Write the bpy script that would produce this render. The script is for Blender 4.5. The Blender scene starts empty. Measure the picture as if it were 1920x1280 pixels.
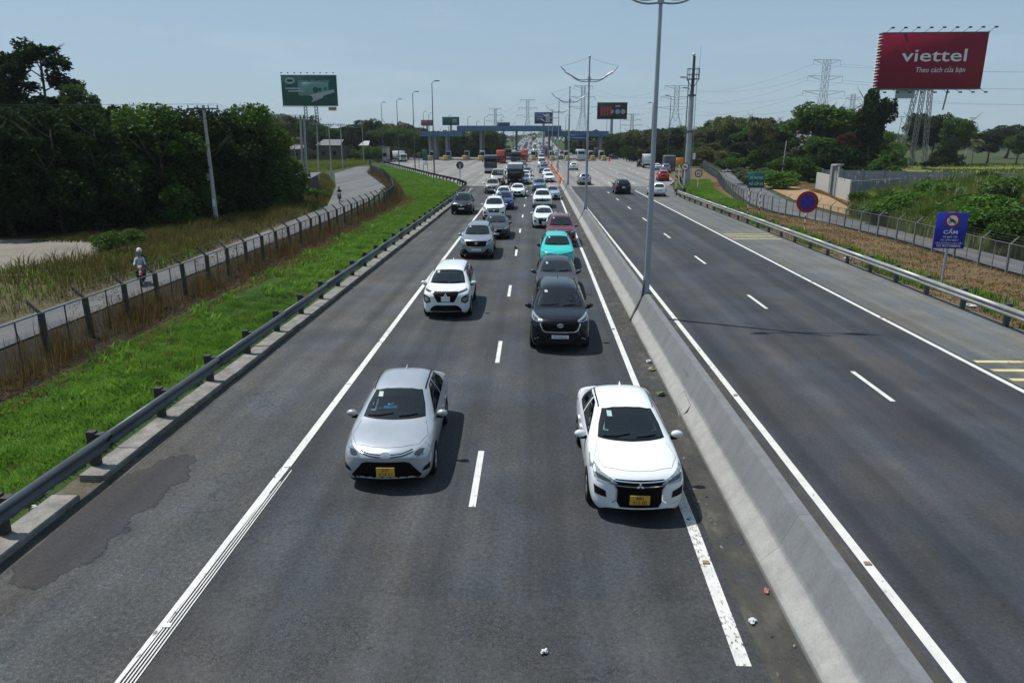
import bpy, bmesh, math, random
import numpy as np
from mathutils import Vector, Matrix
from mathutils.bvhtree import BVHTree

S = bpy.context.scene
C = S.collection
R = math.radians
random.seed(7)

# ------------------------------------------------------------------ camera
F_PX, CAM_H = 1360.0, 6.35
PITCH = math.atan(378 / F_PX)
YAW = math.atan(45 * math.cos(PITCH) / F_PX)
cam_data = bpy.data.cameras.new('camera')
cam_data.sensor_width = 36.0
cam_data.lens = 36.0 * F_PX / 1920.0
cam_data.clip_start = 0.1
cam_data.clip_end = 8000.0
cam = bpy.data.objects.new('camera', cam_data)
C.objects.link(cam)
cam.location = (0, 0, CAM_H)
cam.rotation_euler = (math.pi / 2 - PITCH, 0, YAW)
S.camera = cam

# ------------------------------------------------------------------ sky, sun
SUN_DIR = Vector((-0.46, 0.20, 1.0)).normalized()
SUN_EL = math.asin(SUN_DIR.z)
SUN_AZ = math.atan2(SUN_DIR.x, SUN_DIR.y)
world = bpy.data.worlds.new('World')
S.world = world
world.use_nodes = True
wt = world.node_tree
wt.nodes.clear()
sky = wt.nodes.new('ShaderNodeTexSky')
sky.sky_type = 'NISHITA'
sky.sun_disc = False
sky.sun_elevation = SUN_EL
sky.sun_rotation = SUN_AZ
sky.altitude = 0
sky.air_density = 1.0
sky.dust_density = 0.7
sky.ozone_density = 3.0
hsv = wt.nodes.new('ShaderNodeHueSaturation')
hsv.inputs['Saturation'].default_value = 0.72
bg = wt.nodes.new('ShaderNodeBackground')
bg.inputs['Strength'].default_value = 0.095
wo = wt.nodes.new('ShaderNodeOutputWorld')
wt.links.new(sky.outputs[0], hsv.inputs['Color'])
veil = wt.nodes.new('ShaderNodeMix')          # thin even haze over the whole sky
veil.data_type = 'RGBA'
veil.inputs[0].default_value = 0.62
veil.inputs[7].default_value = (3.05, 4.65, 6.15, 1)
wt.links.new(hsv.outputs[0], veil.inputs[6])
tc = wt.nodes.new('ShaderNodeTexCoord')        # a few faint wisps of high cloud
mp = wt.nodes.new('ShaderNodeMapping')
mp.inputs['Scale'].default_value = (1.2, 1.2, 6.0)
nz = wt.nodes.new('ShaderNodeTexNoise')
nz.inputs['Scale'].default_value = 3.2
nz.inputs['Detail'].default_value = 6
nz.inputs['Roughness'].default_value = 0.62
mr = wt.nodes.new('ShaderNodeMapRange')
mr.inputs[1].default_value, mr.inputs[2].default_value = 0.52, 0.85
mr.inputs[3].default_value, mr.inputs[4].default_value = 0.0, 0.35
wisp = wt.nodes.new('ShaderNodeMix')
wisp.data_type = 'RGBA'
wisp.inputs[7].default_value = (6.2, 7.2, 7.9, 1)
wt.links.new(tc.outputs['Generated'], mp.inputs['Vector'])
wt.links.new(mp.outputs[0], nz.inputs['Vector'])
wt.links.new(nz.outputs['Fac'], mr.inputs[0])
wt.links.new(mr.outputs[0], wisp.inputs[0])
wt.links.new(veil.outputs[2], wisp.inputs[6])
wt.links.new(wisp.outputs[2], bg.inputs['Color'])
wt.links.new(bg.outputs[0], wo.inputs['Surface'])
sun_data = bpy.data.lights.new('sun', 'SUN')
sun_data.energy = 4.7
sun_data.angle = R(0.53)
sun_data.color = (1.0, 0.98, 0.945)
sun = bpy.data.objects.new('sun', sun_data)
C.objects.link(sun)
sun.location = (-40, 30, 60)
sun.rotation_euler = SUN_DIR.to_track_quat('Z', 'Y').to_euler()
S.view_settings.view_transform = 'Standard'
S.view_settings.look = 'None'
S.view_settings.exposure = 0.08
S.view_settings.gamma = 1.0
S.view_settings.use_curve_mapping = False

# ------------------------------------------------------------------ helpers
cp_, sp_, cy_, sy_ = math.cos(PITCH), math.sin(PITCH), math.cos(YAW), math.sin(YAW)
FW = Vector((-sy_ * cp_, cy_ * cp_, -sp_))
RT = Vector((cy_, sy_, 0))
UP = Vector((-sy_ * sp_, cy_ * sp_, cp_))


def at(px, py, z=0.0):
    """the point of the plane at height z that the surveyed photo point (1920 x 1280) shows"""
    d = FW + RT * ((px - 960) / F_PX) + UP * (-(py - 640) / F_PX)
    t = (z - CAM_H) / d.z
    return Vector((d.x * t, d.y * t, z))


def at_far(px, py, depth):
    """the point at a known distance down the road that the surveyed photo point shows"""
    d = FW + RT * ((px - 960) / F_PX) + UP * (-(py - 640) / F_PX)
    t = depth / d.y
    return Vector((d.x * t, depth, CAM_H + d.z * t))


KIDS = {}


def tag(o, label=None, cat=None, group=None, kind=None):
    if label: o['label'] = label
    if cat: o['category'] = cat
    if group: o['group'] = group
    if kind: o['kind'] = kind
    return o


def empty(name, loc=(0, 0, 0), rz=0.0, label=None, cat=None, group=None):
    o = bpy.data.objects.new(name, None)
    C.objects.link(o)
    o.location = loc
    o.rotation_euler = (0, 0, rz)
    o.empty_display_size = 0.2
    return tag(o, label, cat, group)


class MB:
    def __init__(self):
        self.v, self.f = [], []

    def add(self, vs, fs):
        n = len(self.v)
        self.v += [tuple(p) for p in vs]
        self.f += [tuple(i + n for i in q) for q in fs]
        return self

    def box(self, c, s, rz=0.0, m=None):
        x, y, z = s[0] / 2, s[1] / 2, s[2] / 2
        vs = [Vector(p) for p in ((-x, -y, -z), (x, -y, -z), (x, y, -z), (-x, y, -z),
                                  (-x, -y, z), (x, -y, z), (x, y, z), (-x, y, z))]
        if m is None: m = Matrix.Rotation(rz, 3, 'Z')
        vs = [m @ p + Vector(c) for p in vs]
        return self.add(vs, [(0, 3, 2, 1), (4, 5, 6, 7), (0, 1, 5, 4), (1, 2, 6, 5), (2, 3, 7, 6), (3, 0, 4, 7)])

    def tube(self, p, q, r0, r1=None, n=8, caps=True):
        p, q = Vector(p), Vector(q)
        if r1 is None: r1 = r0
        d = (q - p)
        if d.length < 1e-6: return self
        d.normalize()
        a = d.orthogonal().normalized()
        b = d.cross(a)
        vs = []
        for c, r in ((p, r0), (q, r1)):
            for k in range(n):
                t = 2 * math.pi * k / n
                vs.append(c + (a * math.cos(t) + b * math.sin(t)) * r)
        fs = [(k, (k + 1) % n, n + (k + 1) % n, n + k) for k in range(n)]
        if caps: fs += [tuple(range(n - 1, -1, -1)), tuple(range(n, 2 * n))]
        return self.add(vs, fs)

    def path(self, pts, r, n=6):
        pts = [Vector(p) for p in pts]
        rr = r if isinstance(r, (list, tuple)) else [r] * len(pts)
        vs, fs = [], []
        ref = None
        for i, p in enumerate(pts):
            d = (pts[min(i + 1, len(pts) - 1)] - pts[max(i - 1, 0)]).normalized()
            if ref is None: ref = d.orthogonal().normalized()
            a = (ref - d * ref.dot(d)).normalized()
            ref = a
            b = d.cross(a)
            for k in range(n):
                t = 2 * math.pi * k / n
                vs.append(p + (a * math.cos(t) + b * math.sin(t)) * rr[i])
        for i in range(len(pts) - 1):
            for k in range(n):
                fs.append((i * n + k, i * n + (k + 1) % n, (i + 1) * n + (k + 1) % n, (i + 1) * n + k))
        fs += [tuple(range(n - 1, -1, -1)), tuple(range((len(pts) - 1) * n, len(pts) * n))]
        return self.add(vs, fs)

    def lathe(self, prof, c=(0, 0, 0), axis='Z', n=20):
        """prof = list of (radius, height)"""
        vs, fs = [], []
        for r, h in prof:
            for k in range(n):
                t = 2 * math.pi * k / n
                a, b = r * math.cos(t), r * math.sin(t)
                p = (a, b, h) if axis == 'Z' else ((h, a, b) if axis == 'X' else (a, h, b))
                vs.append((p[0] + c[0], p[1] + c[1], p[2] + c[2]))
        for i in range(len(prof) - 1):
            for k in range(n):
                fs.append((i * n + k, i * n + (k + 1) % n, (i + 1) * n + (k + 1) % n, (i + 1) * n + k))
        return self.add(vs, fs)

    def ball(self, c, r, n=10, m=6):
        r = r if isinstance(r, (list, tuple)) else (r, r, r)
        vs, fs = [], []
        for i in range(m + 1):
            ph = math.pi * i / m
            for k in range(n):
                t = 2 * math.pi * k / n
                vs.append((c[0] + r[0] * math.sin(ph) * math.cos(t), c[1] + r[1] * math.sin(ph) * math.sin(t), c[2] + r[2] * math.cos(ph)))
        for i in range(m):
            for k in range(n):
                fs.append((i * n + k, (i + 1) * n + k, (i + 1) * n + (k + 1) % n, i * n + (k + 1) % n))
        return self.add(vs, fs)

    def prism(self, poly, h, m=None, o=(0, 0, 0)):
        """poly in local XY extruded along local Z by h, placed by matrix m"""
        m = m or Matrix.Identity(3)
        n = len(poly)
        vs = [m @ Vector((x, y, 0)) + Vector(o) for x, y in poly] + [m @ Vector((x, y, h)) + Vector(o) for x, y in poly]
        fs = [tuple(range(n - 1, -1, -1)), tuple(range(n, 2 * n))]
        fs += [(k, (k + 1) % n, n + (k + 1) % n, n + k) for k in range(n)]
        return self.add(vs, fs)

    def sweep(self, prof, line, up=Vector((0, 0, 1)), closed=False, caps=False):
        """prof = (offset to the right, height) pairs swept along a polyline"""
        line = [Vector(p) for p in line]
        n = len(prof)
        vs, fs = [], []
        for i, p in enumerate(line):
            d = line[min(i + 1, len(line) - 1)] - line[max(i - 1, 0)]
            d.z = 0
            d.normalize()
            rt = Vector((d.y, -d.x, 0))
            for o, h in prof:
                vs.append(p + rt * o + up * h)
        for i in range(len(line) - 1):
            for k in range(n if closed else n - 1):
                fs.append((i * n + k, (i + 1) * n + k, (i + 1) * n + (k + 1) % n, i * n + (k + 1) % n))
        if caps:
            fs += [tuple(range(n)), tuple(range(len(line) * n - 1, (len(line) - 1) * n - 1, -1))]
        return self.add(vs, fs)

    def mesh(self, name, m=None, smooth=False):
        me = bpy.data.meshes.new(name)
        me.from_pydata(self.v, [], self.f)
        if m: me.materials.append(m)
        if smooth: me.polygons.foreach_set('use_smooth', [True] * len(me.polygons))
        me.update()
        return me

    def build(self, name, m, parent=None, smooth=False):
        return obj(name, self.mesh(name, m, smooth), parent)


def obj(name, me, parent=None, loc=(0, 0, 0), rot=(0, 0, 0), label=None, cat=None, group=None, kind=None):
    o = bpy.data.objects.new(name, me)
    C.objects.link(o)
    if parent is not None:
        o.parent = parent
        KIDS.setdefault(parent.name, []).append(o)
    o.location = loc
    o.rotation_euler = rot
    return tag(o, label, cat, group, kind)




def copy_tree(o, parent=None):
    c = o.copy()
    C.objects.link(c)
    if parent is not None: c.parent = parent
    for ch in KIDS.get(o.name, ()):
        KIDS.setdefault(c.name, []).append(copy_tree(ch, c))
    return c


def np_mesh(name, co, quads=None, tris=None, m=None, smooth=False):
    """fast mesh from arrays"""
    me = bpy.data.meshes.new(name)
    idx = quads if quads is not None else tris
    k = idx.shape[1]
    me.vertices.add(len(co))
    me.vertices.foreach_set('co', np.ascontiguousarray(co, dtype=np.float32).ravel())
    me.loops.add(idx.size)
    me.loops.foreach_set('vertex_index', np.ascontiguousarray(idx, dtype=np.int32).ravel())
    me.polygons.add(len(idx))
    me.polygons.foreach_set('loop_start', np.arange(0, idx.size, k, dtype=np.int32))
    me.update(calc_edges=True)
    if m: me.materials.append(m)
    if smooth: me.polygons.foreach_set('use_smooth', [True] * len(idx))
    return me


def text_mesh(body, height, m, width=None, shear=0.0, depth=0.0, spacing=1.0, bold=0.0):
    """flat lettering in local XY, centred, as a mesh"""
    cu = bpy.data.curves.new('lettering', 'FONT')
    cu.body = body
    cu.align_x = 'CENTER'
    cu.align_y = 'CENTER'
    cu.shear = shear
    cu.space_character = spacing
    cu.resolution_u = 3
    cu.offset = bold
    cu.extrude = depth
    o = bpy.data.objects.new('lettering', cu)
    C.objects.link(o)
    dg = bpy.context.evaluated_depsgraph_get()
    me = bpy.data.meshes.new_from_object(o.evaluated_get(dg))
    bpy.data.objects.remove(o)
    bpy.data.curves.remove(cu)
    xs = [v.co.x for v in me.vertices]
    ys = [v.co.y for v in me.vertices]
    cx, cyy = (min(xs) + max(xs)) / 2, (min(ys) + max(ys)) / 2
    sy = height / (max(ys) - min(ys))
    sx = sy if width is None else width / (max(xs) - min(xs))
    for v in me.vertices:
        v.co.x = (v.co.x - cx) * sx
        v.co.y = (v.co.y - cyy) * sy
    me.materials.clear()
    me.materials.append(m)
    me.name = 'lettering'
    return me


# ------------------------------------------------------------------ materials
def nt(name):
    m = bpy.data.materials.new(name)
    m.use_nodes = True
    t = m.node_tree
    return m, t, t.nodes['Principled BSDF'], t.nodes['Material Output']


def N(t, typ, **kw):
    n = t.nodes.new(typ)
    for k, v in kw.items(): setattr(n, k, v)
    return n


def math_n(t, op, a, b=None, clamp=False):
    n = N(t, 'ShaderNodeMath', operation=op, use_clamp=clamp)
    for i, x in enumerate((a, b)):
        if x is None: continue
        if isinstance(x, (int, float)): n.inputs[i].default_value = x
        else: t.links.new(x, n.inputs[i])
    return n.outputs[0]


def mix_n(t, fac, a, b, mode='MIX'):
    n = N(t, 'ShaderNodeMix', data_type='RGBA', blend_type=mode)
    for sock, x in ((n.inputs[0], fac), (n.inputs[6], a), (n.inputs[7], b)):
        if isinstance(x, (int, float)): sock.default_value = x
        elif isinstance(x, (tuple, list)): sock.default_value = (x[0], x[1], x[2], 1)
        else: t.links.new(x, sock)
    return n.outputs[2]


def noise_n(t, scale, detail=2.0, rough=0.5, vec=None, dist=0.0, mapscale=None):
    if vec is None:
        vec = N(t, 'ShaderNodeNewGeometry').outputs['Position']
    if mapscale is not None:
        mp = N(t, 'ShaderNodeMapping')
        mp.inputs['Scale'].default_value = mapscale
        t.links.new(vec, mp.inputs['Vector'])
        vec = mp.outputs[0]
    n = N(t, 'ShaderNodeTexNoise')
    n.inputs['Scale'].default_value = scale
    n.inputs['Detail'].default_value = detail
    n.inputs['Roughness'].default_value = rough
    n.inputs['Distortion'].default_value = dist
    t.links.new(vec, n.inputs['Vector'])
    return n.outputs['Fac']


def ramp_n(t, fac, lo, hi, a=0.0, b=1.0):
    n = N(t, 'ShaderNodeMapRange')
    n.inputs[1].default_value, n.inputs[2].default_value = lo, hi
    n.inputs[3].default_value, n.inputs[4].default_value = a, b
    t.links.new(fac, n.inputs[0])
    return n.outputs[0]


def objco(t):
    return N(t, 'ShaderNodeTexCoord').outputs['Object']


def pm(name, col, rough=0.6, metal=0.0, var=0.2, scale=6.0, bump=0.0, coat=0.0, spec=0.5, local=True, fine=0.0):
    """plain procedural material: base colour broken up by two noises"""
    m, t, b, o = nt(name)
    vec = objco(t) if local else None
    f = noise_n(t, scale, 4, 0.6, vec)
    k = ramp_n(t, f, 0.25, 0.75, 1 - var, 1 + var)
    if fine:
        k = math_n(t, 'MULTIPLY', k, ramp_n(t, noise_n(t, scale * 9, 2, 0.5, vec), 0.25, 0.75, 1 - fine, 1 + fine))
    c = N(t, 'ShaderNodeCombineColor')
    t.links.new(k, c.inputs[0]); t.links.new(k, c.inputs[1]); t.links.new(k, c.inputs[2])
    t.links.new(mix_n(t, 1.0, tuple(col), c.outputs[0], 'MULTIPLY'), b.inputs['Base Color'])
    b.inputs['Roughness'].default_value = rough
    b.inputs['Metallic'].default_value = metal
    b.inputs['Specular IOR Level'].default_value = spec
    if coat:
        b.inputs['Coat Weight'].default_value = coat
        b.inputs['Coat Roughness'].default_value = 0.06
    if bump:
        bn = N(t, 'ShaderNodeBump')
        bn.inputs['Strength'].default_value = bump
        bn.inputs['Distance'].default_value = 0.02
        t.links.new(noise_n(t, scale * 5, 3, 0.6, vec), bn.inputs['Height'])
        t.links.new(bn.outputs[0], b.inputs['Normal'])
    return m


def leaf_mat(name, cols, rough=0.8, trans=0.25, pscale=0.45, pw=.45):
    """foliage: colour per leaf and per patch, some light coming through"""
    m, t, b, o = nt(name)
    g = N(t, 'ShaderNodeNewGeometry')
    cr = N(t, 'ShaderNodeValToRGB')
    e = cr.color_ramp.elements
    while len(e) < len(cols): e.new(0.5)
    for i, c in enumerate(cols):
        e[i].position = i / max(1, len(cols) - 1)
        e[i].color = (c[0], c[1], c[2], 1)
    pat = noise_n(t, pscale, 4, 0.6)
    f = math_n(t, 'ADD', math_n(t, 'MULTIPLY', g.outputs['Random Per Island'], 1 - pw), math_n(t, 'MULTIPLY', ramp_n(t, pat, 0.3, 0.7), pw))
    oi = N(t, 'ShaderNodeObjectInfo')
    f = math_n(t, 'ADD', math_n(t, 'MULTIPLY', f, 0.8), math_n(t, 'MULTIPLY', oi.outputs['Random'], 0.2))
    t.links.new(f, cr.inputs[0])
    t.links.new(cr.outputs[0], b.inputs['Base Color'])
    b.inputs['Roughness'].default_value = rough
    b.inputs['Specular IOR Level'].default_value = 0.08
    tr = N(t, 'ShaderNodeBsdfTranslucent')
    t.links.new(cr.outputs[0], tr.inputs['Color'])
    mx = N(t, 'ShaderNodeMixShader')
    mx.inputs[0].default_value = trans
    t.links.new(b.outputs[0], mx.inputs[1]); t.links.new(tr.outputs[0], mx.inputs[2])
    t.links.new(mx.outputs[0], o.inputs['Surface'])
    return m


def paint_mat(name, col, metal=0.0, rough=0.35, film=.4):
    m, t, b, o = nt(name)
    vec = objco(t)
    f = ramp_n(t, noise_n(t, 3.0, 4, 0.6, vec), 0.3, 0.7, 0.93, 1.05)
    fl = ramp_n(t, noise_n(t, 400.0, 1, 0.5, vec), 0.3, 0.7, 0.95, 1.05)
    k = math_n(t, 'MULTIPLY', f, fl)
    # road film low on the body
    sep = N(t, 'ShaderNodeSeparateXYZ')
    t.links.new(vec, sep.inputs[0])
    dirt = math_n(t, 'MULTIPLY', ramp_n(t, sep.outputs[2], 0.55, 0.2, 0, film), ramp_n(t, noise_n(t, 5.0, 4, 0.6, vec), 0.35, 0.65, 0.2, 1), True)
    c = N(t, 'ShaderNodeCombineColor')
    for i in range(3): t.links.new(k, c.inputs[i])
    base = mix_n(t, 1.0, tuple(col), c.outputs[0], 'MULTIPLY')
    t.links.new(mix_n(t, dirt, base, (0.16, 0.14, 0.115)), b.inputs['Base Color'])
    b.inputs['Metallic'].default_value = metal
    t.links.new(math_n(t, 'ADD', math_n(t, 'MULTIPLY', dirt, 0.5), rough, True), b.inputs['Roughness'])
    b.inputs['Specular IOR Level'].default_value = 0.15
    b.inputs['Coat Weight'].default_value = 0.75 if max(col) > .1 else 0.45
    b.inputs['Coat Roughness'].default_value = 0.07
    return m
# ================================================================== vehicles
def glass_mat():
    m, t, b, o = nt('car_glass')
    t.nodes.remove(b)
    tr = N(t, 'ShaderNodeBsdfTransparent')
    gl = N(t, 'ShaderNodeBsdfGlossy')
    gl.inputs['Roughness'].default_value = 0.03
    fr = N(t, 'ShaderNodeFresnel')
    fr.inputs['IOR'].default_value = 1.5
    f = ramp_n(t, noise_n(t, 2.0, 3, 0.5, objco(t)), 0.3, 0.7, 0.9, 1.1)
    c = N(t, 'ShaderNodeCombineColor')
    for i, k in enumerate((0.46, 0.56, 0.59)): t.links.new(math_n(t, 'MULTIPLY', f, k), c.inputs[i])
    t.links.new(c.outputs[0], tr.inputs['Color'])
    mx = N(t, 'ShaderNodeMixShader')
    t.links.new(math_n(t, 'ADD', math_n(t, 'MULTIPLY', fr.outputs[0], 1.2), 0.055, True), mx.inputs[0])
    t.links.new(tr.outputs[0], mx.inputs[1]); t.links.new(gl.outputs[0], mx.inputs[2])
    t.links.new(mx.outputs[0], o.inputs['Surface'])
    return m


PAINT = {
    'silver': paint_mat('silver_paint', (0.40, 0.425, 0.46), 0.45, 0.32),
    'white': paint_mat('white_paint', (0.70, 0.725, 0.74), 0.0, 0.25),
    'black': paint_mat('black_paint', (0.006, 0.008, 0.013), 0.0, 0.22, .05),
    'navy': paint_mat('dark_navy_paint', (0.009, 0.012, 0.022), 0.1, 0.25, .05),
    'graphite': paint_mat('graphite_paint', (0.060, 0.061, 0.074), 0.5, 0.35, .15),
    'teal': paint_mat('teal_paint', (0.02, 0.47, 0.43), 0.0, 0.28),
    'maroon': paint_mat('maroon_paint', (0.13, 0.016, 0.026), 0.2, 0.28),
    'blue': paint_mat('blue_paint', (0.015, 0.03, 0.16), 0.2, 0.28),
    'beige': paint_mat('beige_silver_paint', (0.42, 0.38, 0.33), 0.4, 0.35),
    'steel': paint_mat('steel_grey_paint', (0.27, 0.30, 0.34), 0.5, 0.32),
    'red': paint_mat('red_paint', (0.42, 0.03, 0.018), 0.1, 0.3),
    'orange': paint_mat('orange_paint', (0.55, 0.12, 0.03), 0.0, 0.3),
    'iceblue': paint_mat('pale_blue_silver_paint', (0.40, 0.47, 0.56), 0.4, 0.32),
    'darkgreen': paint_mat('dark_green_paint', (0.03, 0.06, 0.045), 0.0, 0.4),
    'bluegrey': paint_mat('blue_grey_paint', (0.10, 0.16, 0.24), 0.1, 0.3),
}
M = {}
M['glass'] = glass_mat()
M['frit'] = pm('window_seal_black', (0.006, 0.006, 0.007), 0.4, spec=.15)
M['trim'] = pm('black_plastic', (0.009, 0.009, 0.010), 0.6, fine=0.2, spec=.12)
M['grille'] = pm('grille_black', (0.004, 0.004, 0.005), 0.5, spec=.08)
M['seam'] = pm('panel_gap', (0.05, 0.05, 0.053), 0.8)
M['tyre'] = pm('tyre_rubber', (0.014, 0.014, 0.014), 0.9, spec=.1)
M['alloy'] = pm('alloy_rim', (0.38, 0.39, 0.40), 0.35, 0.7)
M['chrome'] = pm('chrome', (0.75, 0.76, 0.78), 0.15, 0.95, var=0.05)
M['lamp'] = pm('headlamp_lens', (0.30, 0.33, 0.36), 0.08, 0.35, var=0.55, scale=14, coat=1.0)
M['lampdark'] = pm('headlamp_housing', (0.035, 0.037, 0.042), 0.1, 0.2, var=0.5, scale=14, coat=1.0)
M['drl'] = pm('lamp_bright', (0.85, 0.88, 0.92), 0.1, 0.1, var=0.05)
M['tail'] = pm('tail_lamp_red', (0.30, 0.008, 0.010), 0.12, 0.0, coat=1.0)
M['seat'] = pm('seat_cloth', (0.20, 0.19, 0.18), 0.9)
M['dash'] = pm('dashboard_plastic', (0.022, 0.023, 0.026), 0.75, spec=.15)
M['plate_y'] = pm('plate_yellow', (0.60, 0.35, 0.05), 0.45, var=0.1)
M['plate_w'] = pm('plate_white', (0.72, 0.73, 0.74), 0.45, var=0.1)
M['ink'] = pm('plate_ink', (0.015, 0.015, 0.015), 0.5)
M['sticker'] = pm('sticker_pale', (0.34, 0.44, 0.41), 0.5)
M['under'] = pm('underbody', (0.006, 0.006, 0.006), 0.9, spec=.05)


def shell_mesh(P):
    """loft a car shell; front towards -Y"""
    L, W, H, c = P['L'], P['W'], P['H'], P['clear']
    h = W / 2
    hl, cz, cyl = P['hood'], P['cowl_z'], P['cowl_y']
    b0, b1 = P['belt0'], P['belt1']
    wr, wc = P['w_roof'], P['w_cowl']
    r0, r1 = P['roof0'], P['roof1']
    st = [  # y from the nose, zlow, w, zbelt, wt, zt, zc, bow
        (0.00, c + .07, .82, hl * .74, .60, hl * .82, hl * .84, .20),
        (0.05, c + .00, .92, hl * .83, .62, hl * .91, hl * .94, .20),
        (0.20, c - .02, .975, hl * .93, .68, hl * .985, hl * 1.015, .15),
        (0.50, c - .02, .99, hl * .93 + (b0 - hl * .93) * .35, .72, hl + (cz - hl) * .36, hl + (cz - hl) * .40 + .02, .05),
        ((0.5 + cyl) / 2 + .05, c, 1.0, hl * .93 + (b0 - hl * .93) * .7, .74, hl + (cz - hl) * .68, hl + (cz - hl) * .74 + .02, .0),
        (cyl, c, 1.0, b0, wc, cz - .01, cz + .02, .0),
        (cyl + (r0 - cyl) * .5, c, 1.0, b0 + .01, (wc + wr) / 2 + .005, cz + (H - .05 - cz) * .52, cz + (H - .03 - cz) * .54, .0),
        (r0, c, 1.0, b0 + (b1 - b0) * .3, wr, H - .085, H - .045, .0),
        (r0 + (r1 - r0) * .4, c, 1.0, b0 + (b1 - b0) * .5, wr, H - .05, H, .0),
        (r1, c, 1.0, b0 + (b1 - b0) * .85, wr - .02, H - .085 - P.get('drop', 0), H - .04 - P.get('drop', 0), .0),
    ]
    if P['rear'] == 'sedan':
        d0, dz = P['deck_y'], P['deck_z']
        st += [(d0, c + .01, .99, b1, wr + .05, dz, dz + .02, .0),
               ((d0 + L) / 2, c + .02, .97, dz - .06, wr + .06, dz - .005, dz + .015, .0),
               (L - .07, c + .04, .93, dz - .10, wr + .04, dz - .03, dz, -.10),
               (L, c + .14, .86, dz - .30, wr, dz - .22, dz - .20, -.13)]
    else:
        st += [(L - P['hatch'], c + .01, .985, b1, wr - .015, H - .15 - P.get('drop', 0), H - .10 - P.get('drop', 0), -.02),
               (L - .14, c + .02, .96, b1 - .02, wc - .04, b1 + .06, b1 + .07, -.06),
               (L - .04, c + .04, .93, b1 - .22, wc - .06, b1 - .14, b1 - .12, -.09),
               (L, c + .12, .87, b1 - .42, wc - .10, b1 - .36, b1 - .34, -.12)]
    rows = []
    for (y, zl, w, zb, wt, zt, zc, bow) in st:
        w *= h; wt *= h
        wb = w - .035
        mx, mz = (wb + wt) / 2 + .012, (zb + zt) / 2 + .008
        pts = [(w - .11, zl), (w - .03, zl + .10 * (zb - zl)), (w, zl + .42 * (zb - zl)), (w - .004, zl + .78 * (zb - zl)), (wb, zb),
               (mx, mz), (wt, zt), (wt * .55, zt + (zc - zt) * .78), (0, zc)]
        rows.append([(x, y - L / 2 + bow * (x / h) ** 2, z) for x, z in pts])
    vs, fs = [], []
    nc = 17
    for r in rows:
        full = r + [(-x, y, z) for x, y, z in r[-2::-1]]
        vs += full
    for i in range(len(rows) - 1):
        for k in range(nc - 1):
            a = i * nc + k
            fs.append((a, a + nc, a + nc + 1, a + 1))
    # end caps with a curved grid
    for i, sgn in ((0, 1), (len(rows) - 1, -1)):
        bow = st[i][7]
        ids = []
        for k in range(8):
            a, b = i * nc + k, i * nc + 16 - k
            x, y, z = rows[i][k]
            y0 = y - bow * (x / h) ** 2
            row = [b]
            for tt in (-.66, -.33, 0, .33, .66):
                xx = x * tt
                vs.append((xx, y0 + bow * (xx / h) ** 2, z))
                row.append(len(vs) - 1)
            row.append(a)
            ids.append(row)
        for k in range(7):
            for q in range(6):
                f = (ids[k][q], ids[k][q + 1], ids[k + 1][q + 1], ids[k + 1][q])
                fs.append(f if sgn > 0 else f[::-1])
        top = i * nc + 8
        for q in range(6):
            f = (ids[7][q], ids[7][q + 1], top)
            fs.append(f if sgn > 0 else f[::-1])
    me = bpy.data.meshes.new('body')
    me.from_pydata(vs, [], fs)
    o = bpy.data.objects.new('body', me)
    C.objects.link(o)
    sm = o.modifiers.new('s', 'SUBSURF')
    sm.levels = sm.render_levels = 2
    dg = bpy.context.evaluated_depsgraph_get()
    out = bpy.data.meshes.new_from_object(o.evaluated_get(dg))
    bpy.data.objects.remove(o)
    bm = bmesh.new()
    bm.from_mesh(out)
    bmesh.ops.recalc_face_normals(bm, faces=bm.faces)
    bm.to_mesh(out)
    bm.free()
    out.polygons.foreach_set('use_smooth', [True] * len(out.polygons))
    out.name = 'body'
    return out


VIEW = {'front': (lambda u, v: Vector((u, -9, v)), Vector((0, 1, 0))),
        'rear': (lambda u, v: Vector((u, 9, v)), Vector((0, -1, 0))),
        'right': (lambda u, v: Vector((9, u, v)), Vector((-1, 0, 0))),
        'left': (lambda u, v: Vector((-9, u, v)), Vector((1, 0, 0))),
        'top': (lambda u, v: Vector((u, v, 9)), Vector((0, 0, -1)))}


def project(bvh, view, u, v, off):
    mk, d = VIEW[view]
    hit, nrm, _, _ = bvh.ray_cast(mk(u, v), d)
    if hit is None:
        hit, nrm, _, _ = bvh.find_nearest(mk(u, v) + d * 8.2)
    if nrm.dot(d) > 0: nrm = -nrm
    return hit + nrm * off


def decal(bvh, poly, view, off=0.004, fine=0.10, hole=None):
    """a thin skin of the outline poly laid over the shell"""
    bm = bmesh.new()
    vs = [bm.verts.new((u, v, 0)) for u, v in poly]
    if hole is None:
        bm.faces.new(vs)
        bmesh.ops.triangulate(bm, faces=bm.faces[:])
    else:
        ws = [bm.verts.new((u, v, 0)) for u, v in hole]
        n = len(vs)
        for k in range(n):
            bm.faces.new((vs[k], vs[(k + 1) % n], ws[(k + 1) % n], ws[k]))
    for _ in range(6):
        es = [e for e in bm.edges if e.calc_length() > fine]
        if not es or len(bm.verts) > 1500: break
        bmesh.ops.subdivide_edges(bm, edges=es, cuts=1, use_grid_fill=True)
        bmesh.ops.triangulate(bm, faces=[f for f in bm.faces if len(f.verts) > 4])
    for w in bm.verts: w.co = project(bvh, view, w.co.x, w.co.y, off)
    d = VIEW[view][1]
    bm.normal_update()
    if sum(f.normal.dot(d) for f in bm.faces) > 0: bmesh.ops.reverse_faces(bm, faces=bm.faces[:])
    me = bpy.data.meshes.new('skin')
    bm.to_mesh(me)
    bm.free()
    me.polygons.foreach_set('use_smooth', [True] * len(me.polygons))
    return me


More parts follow.
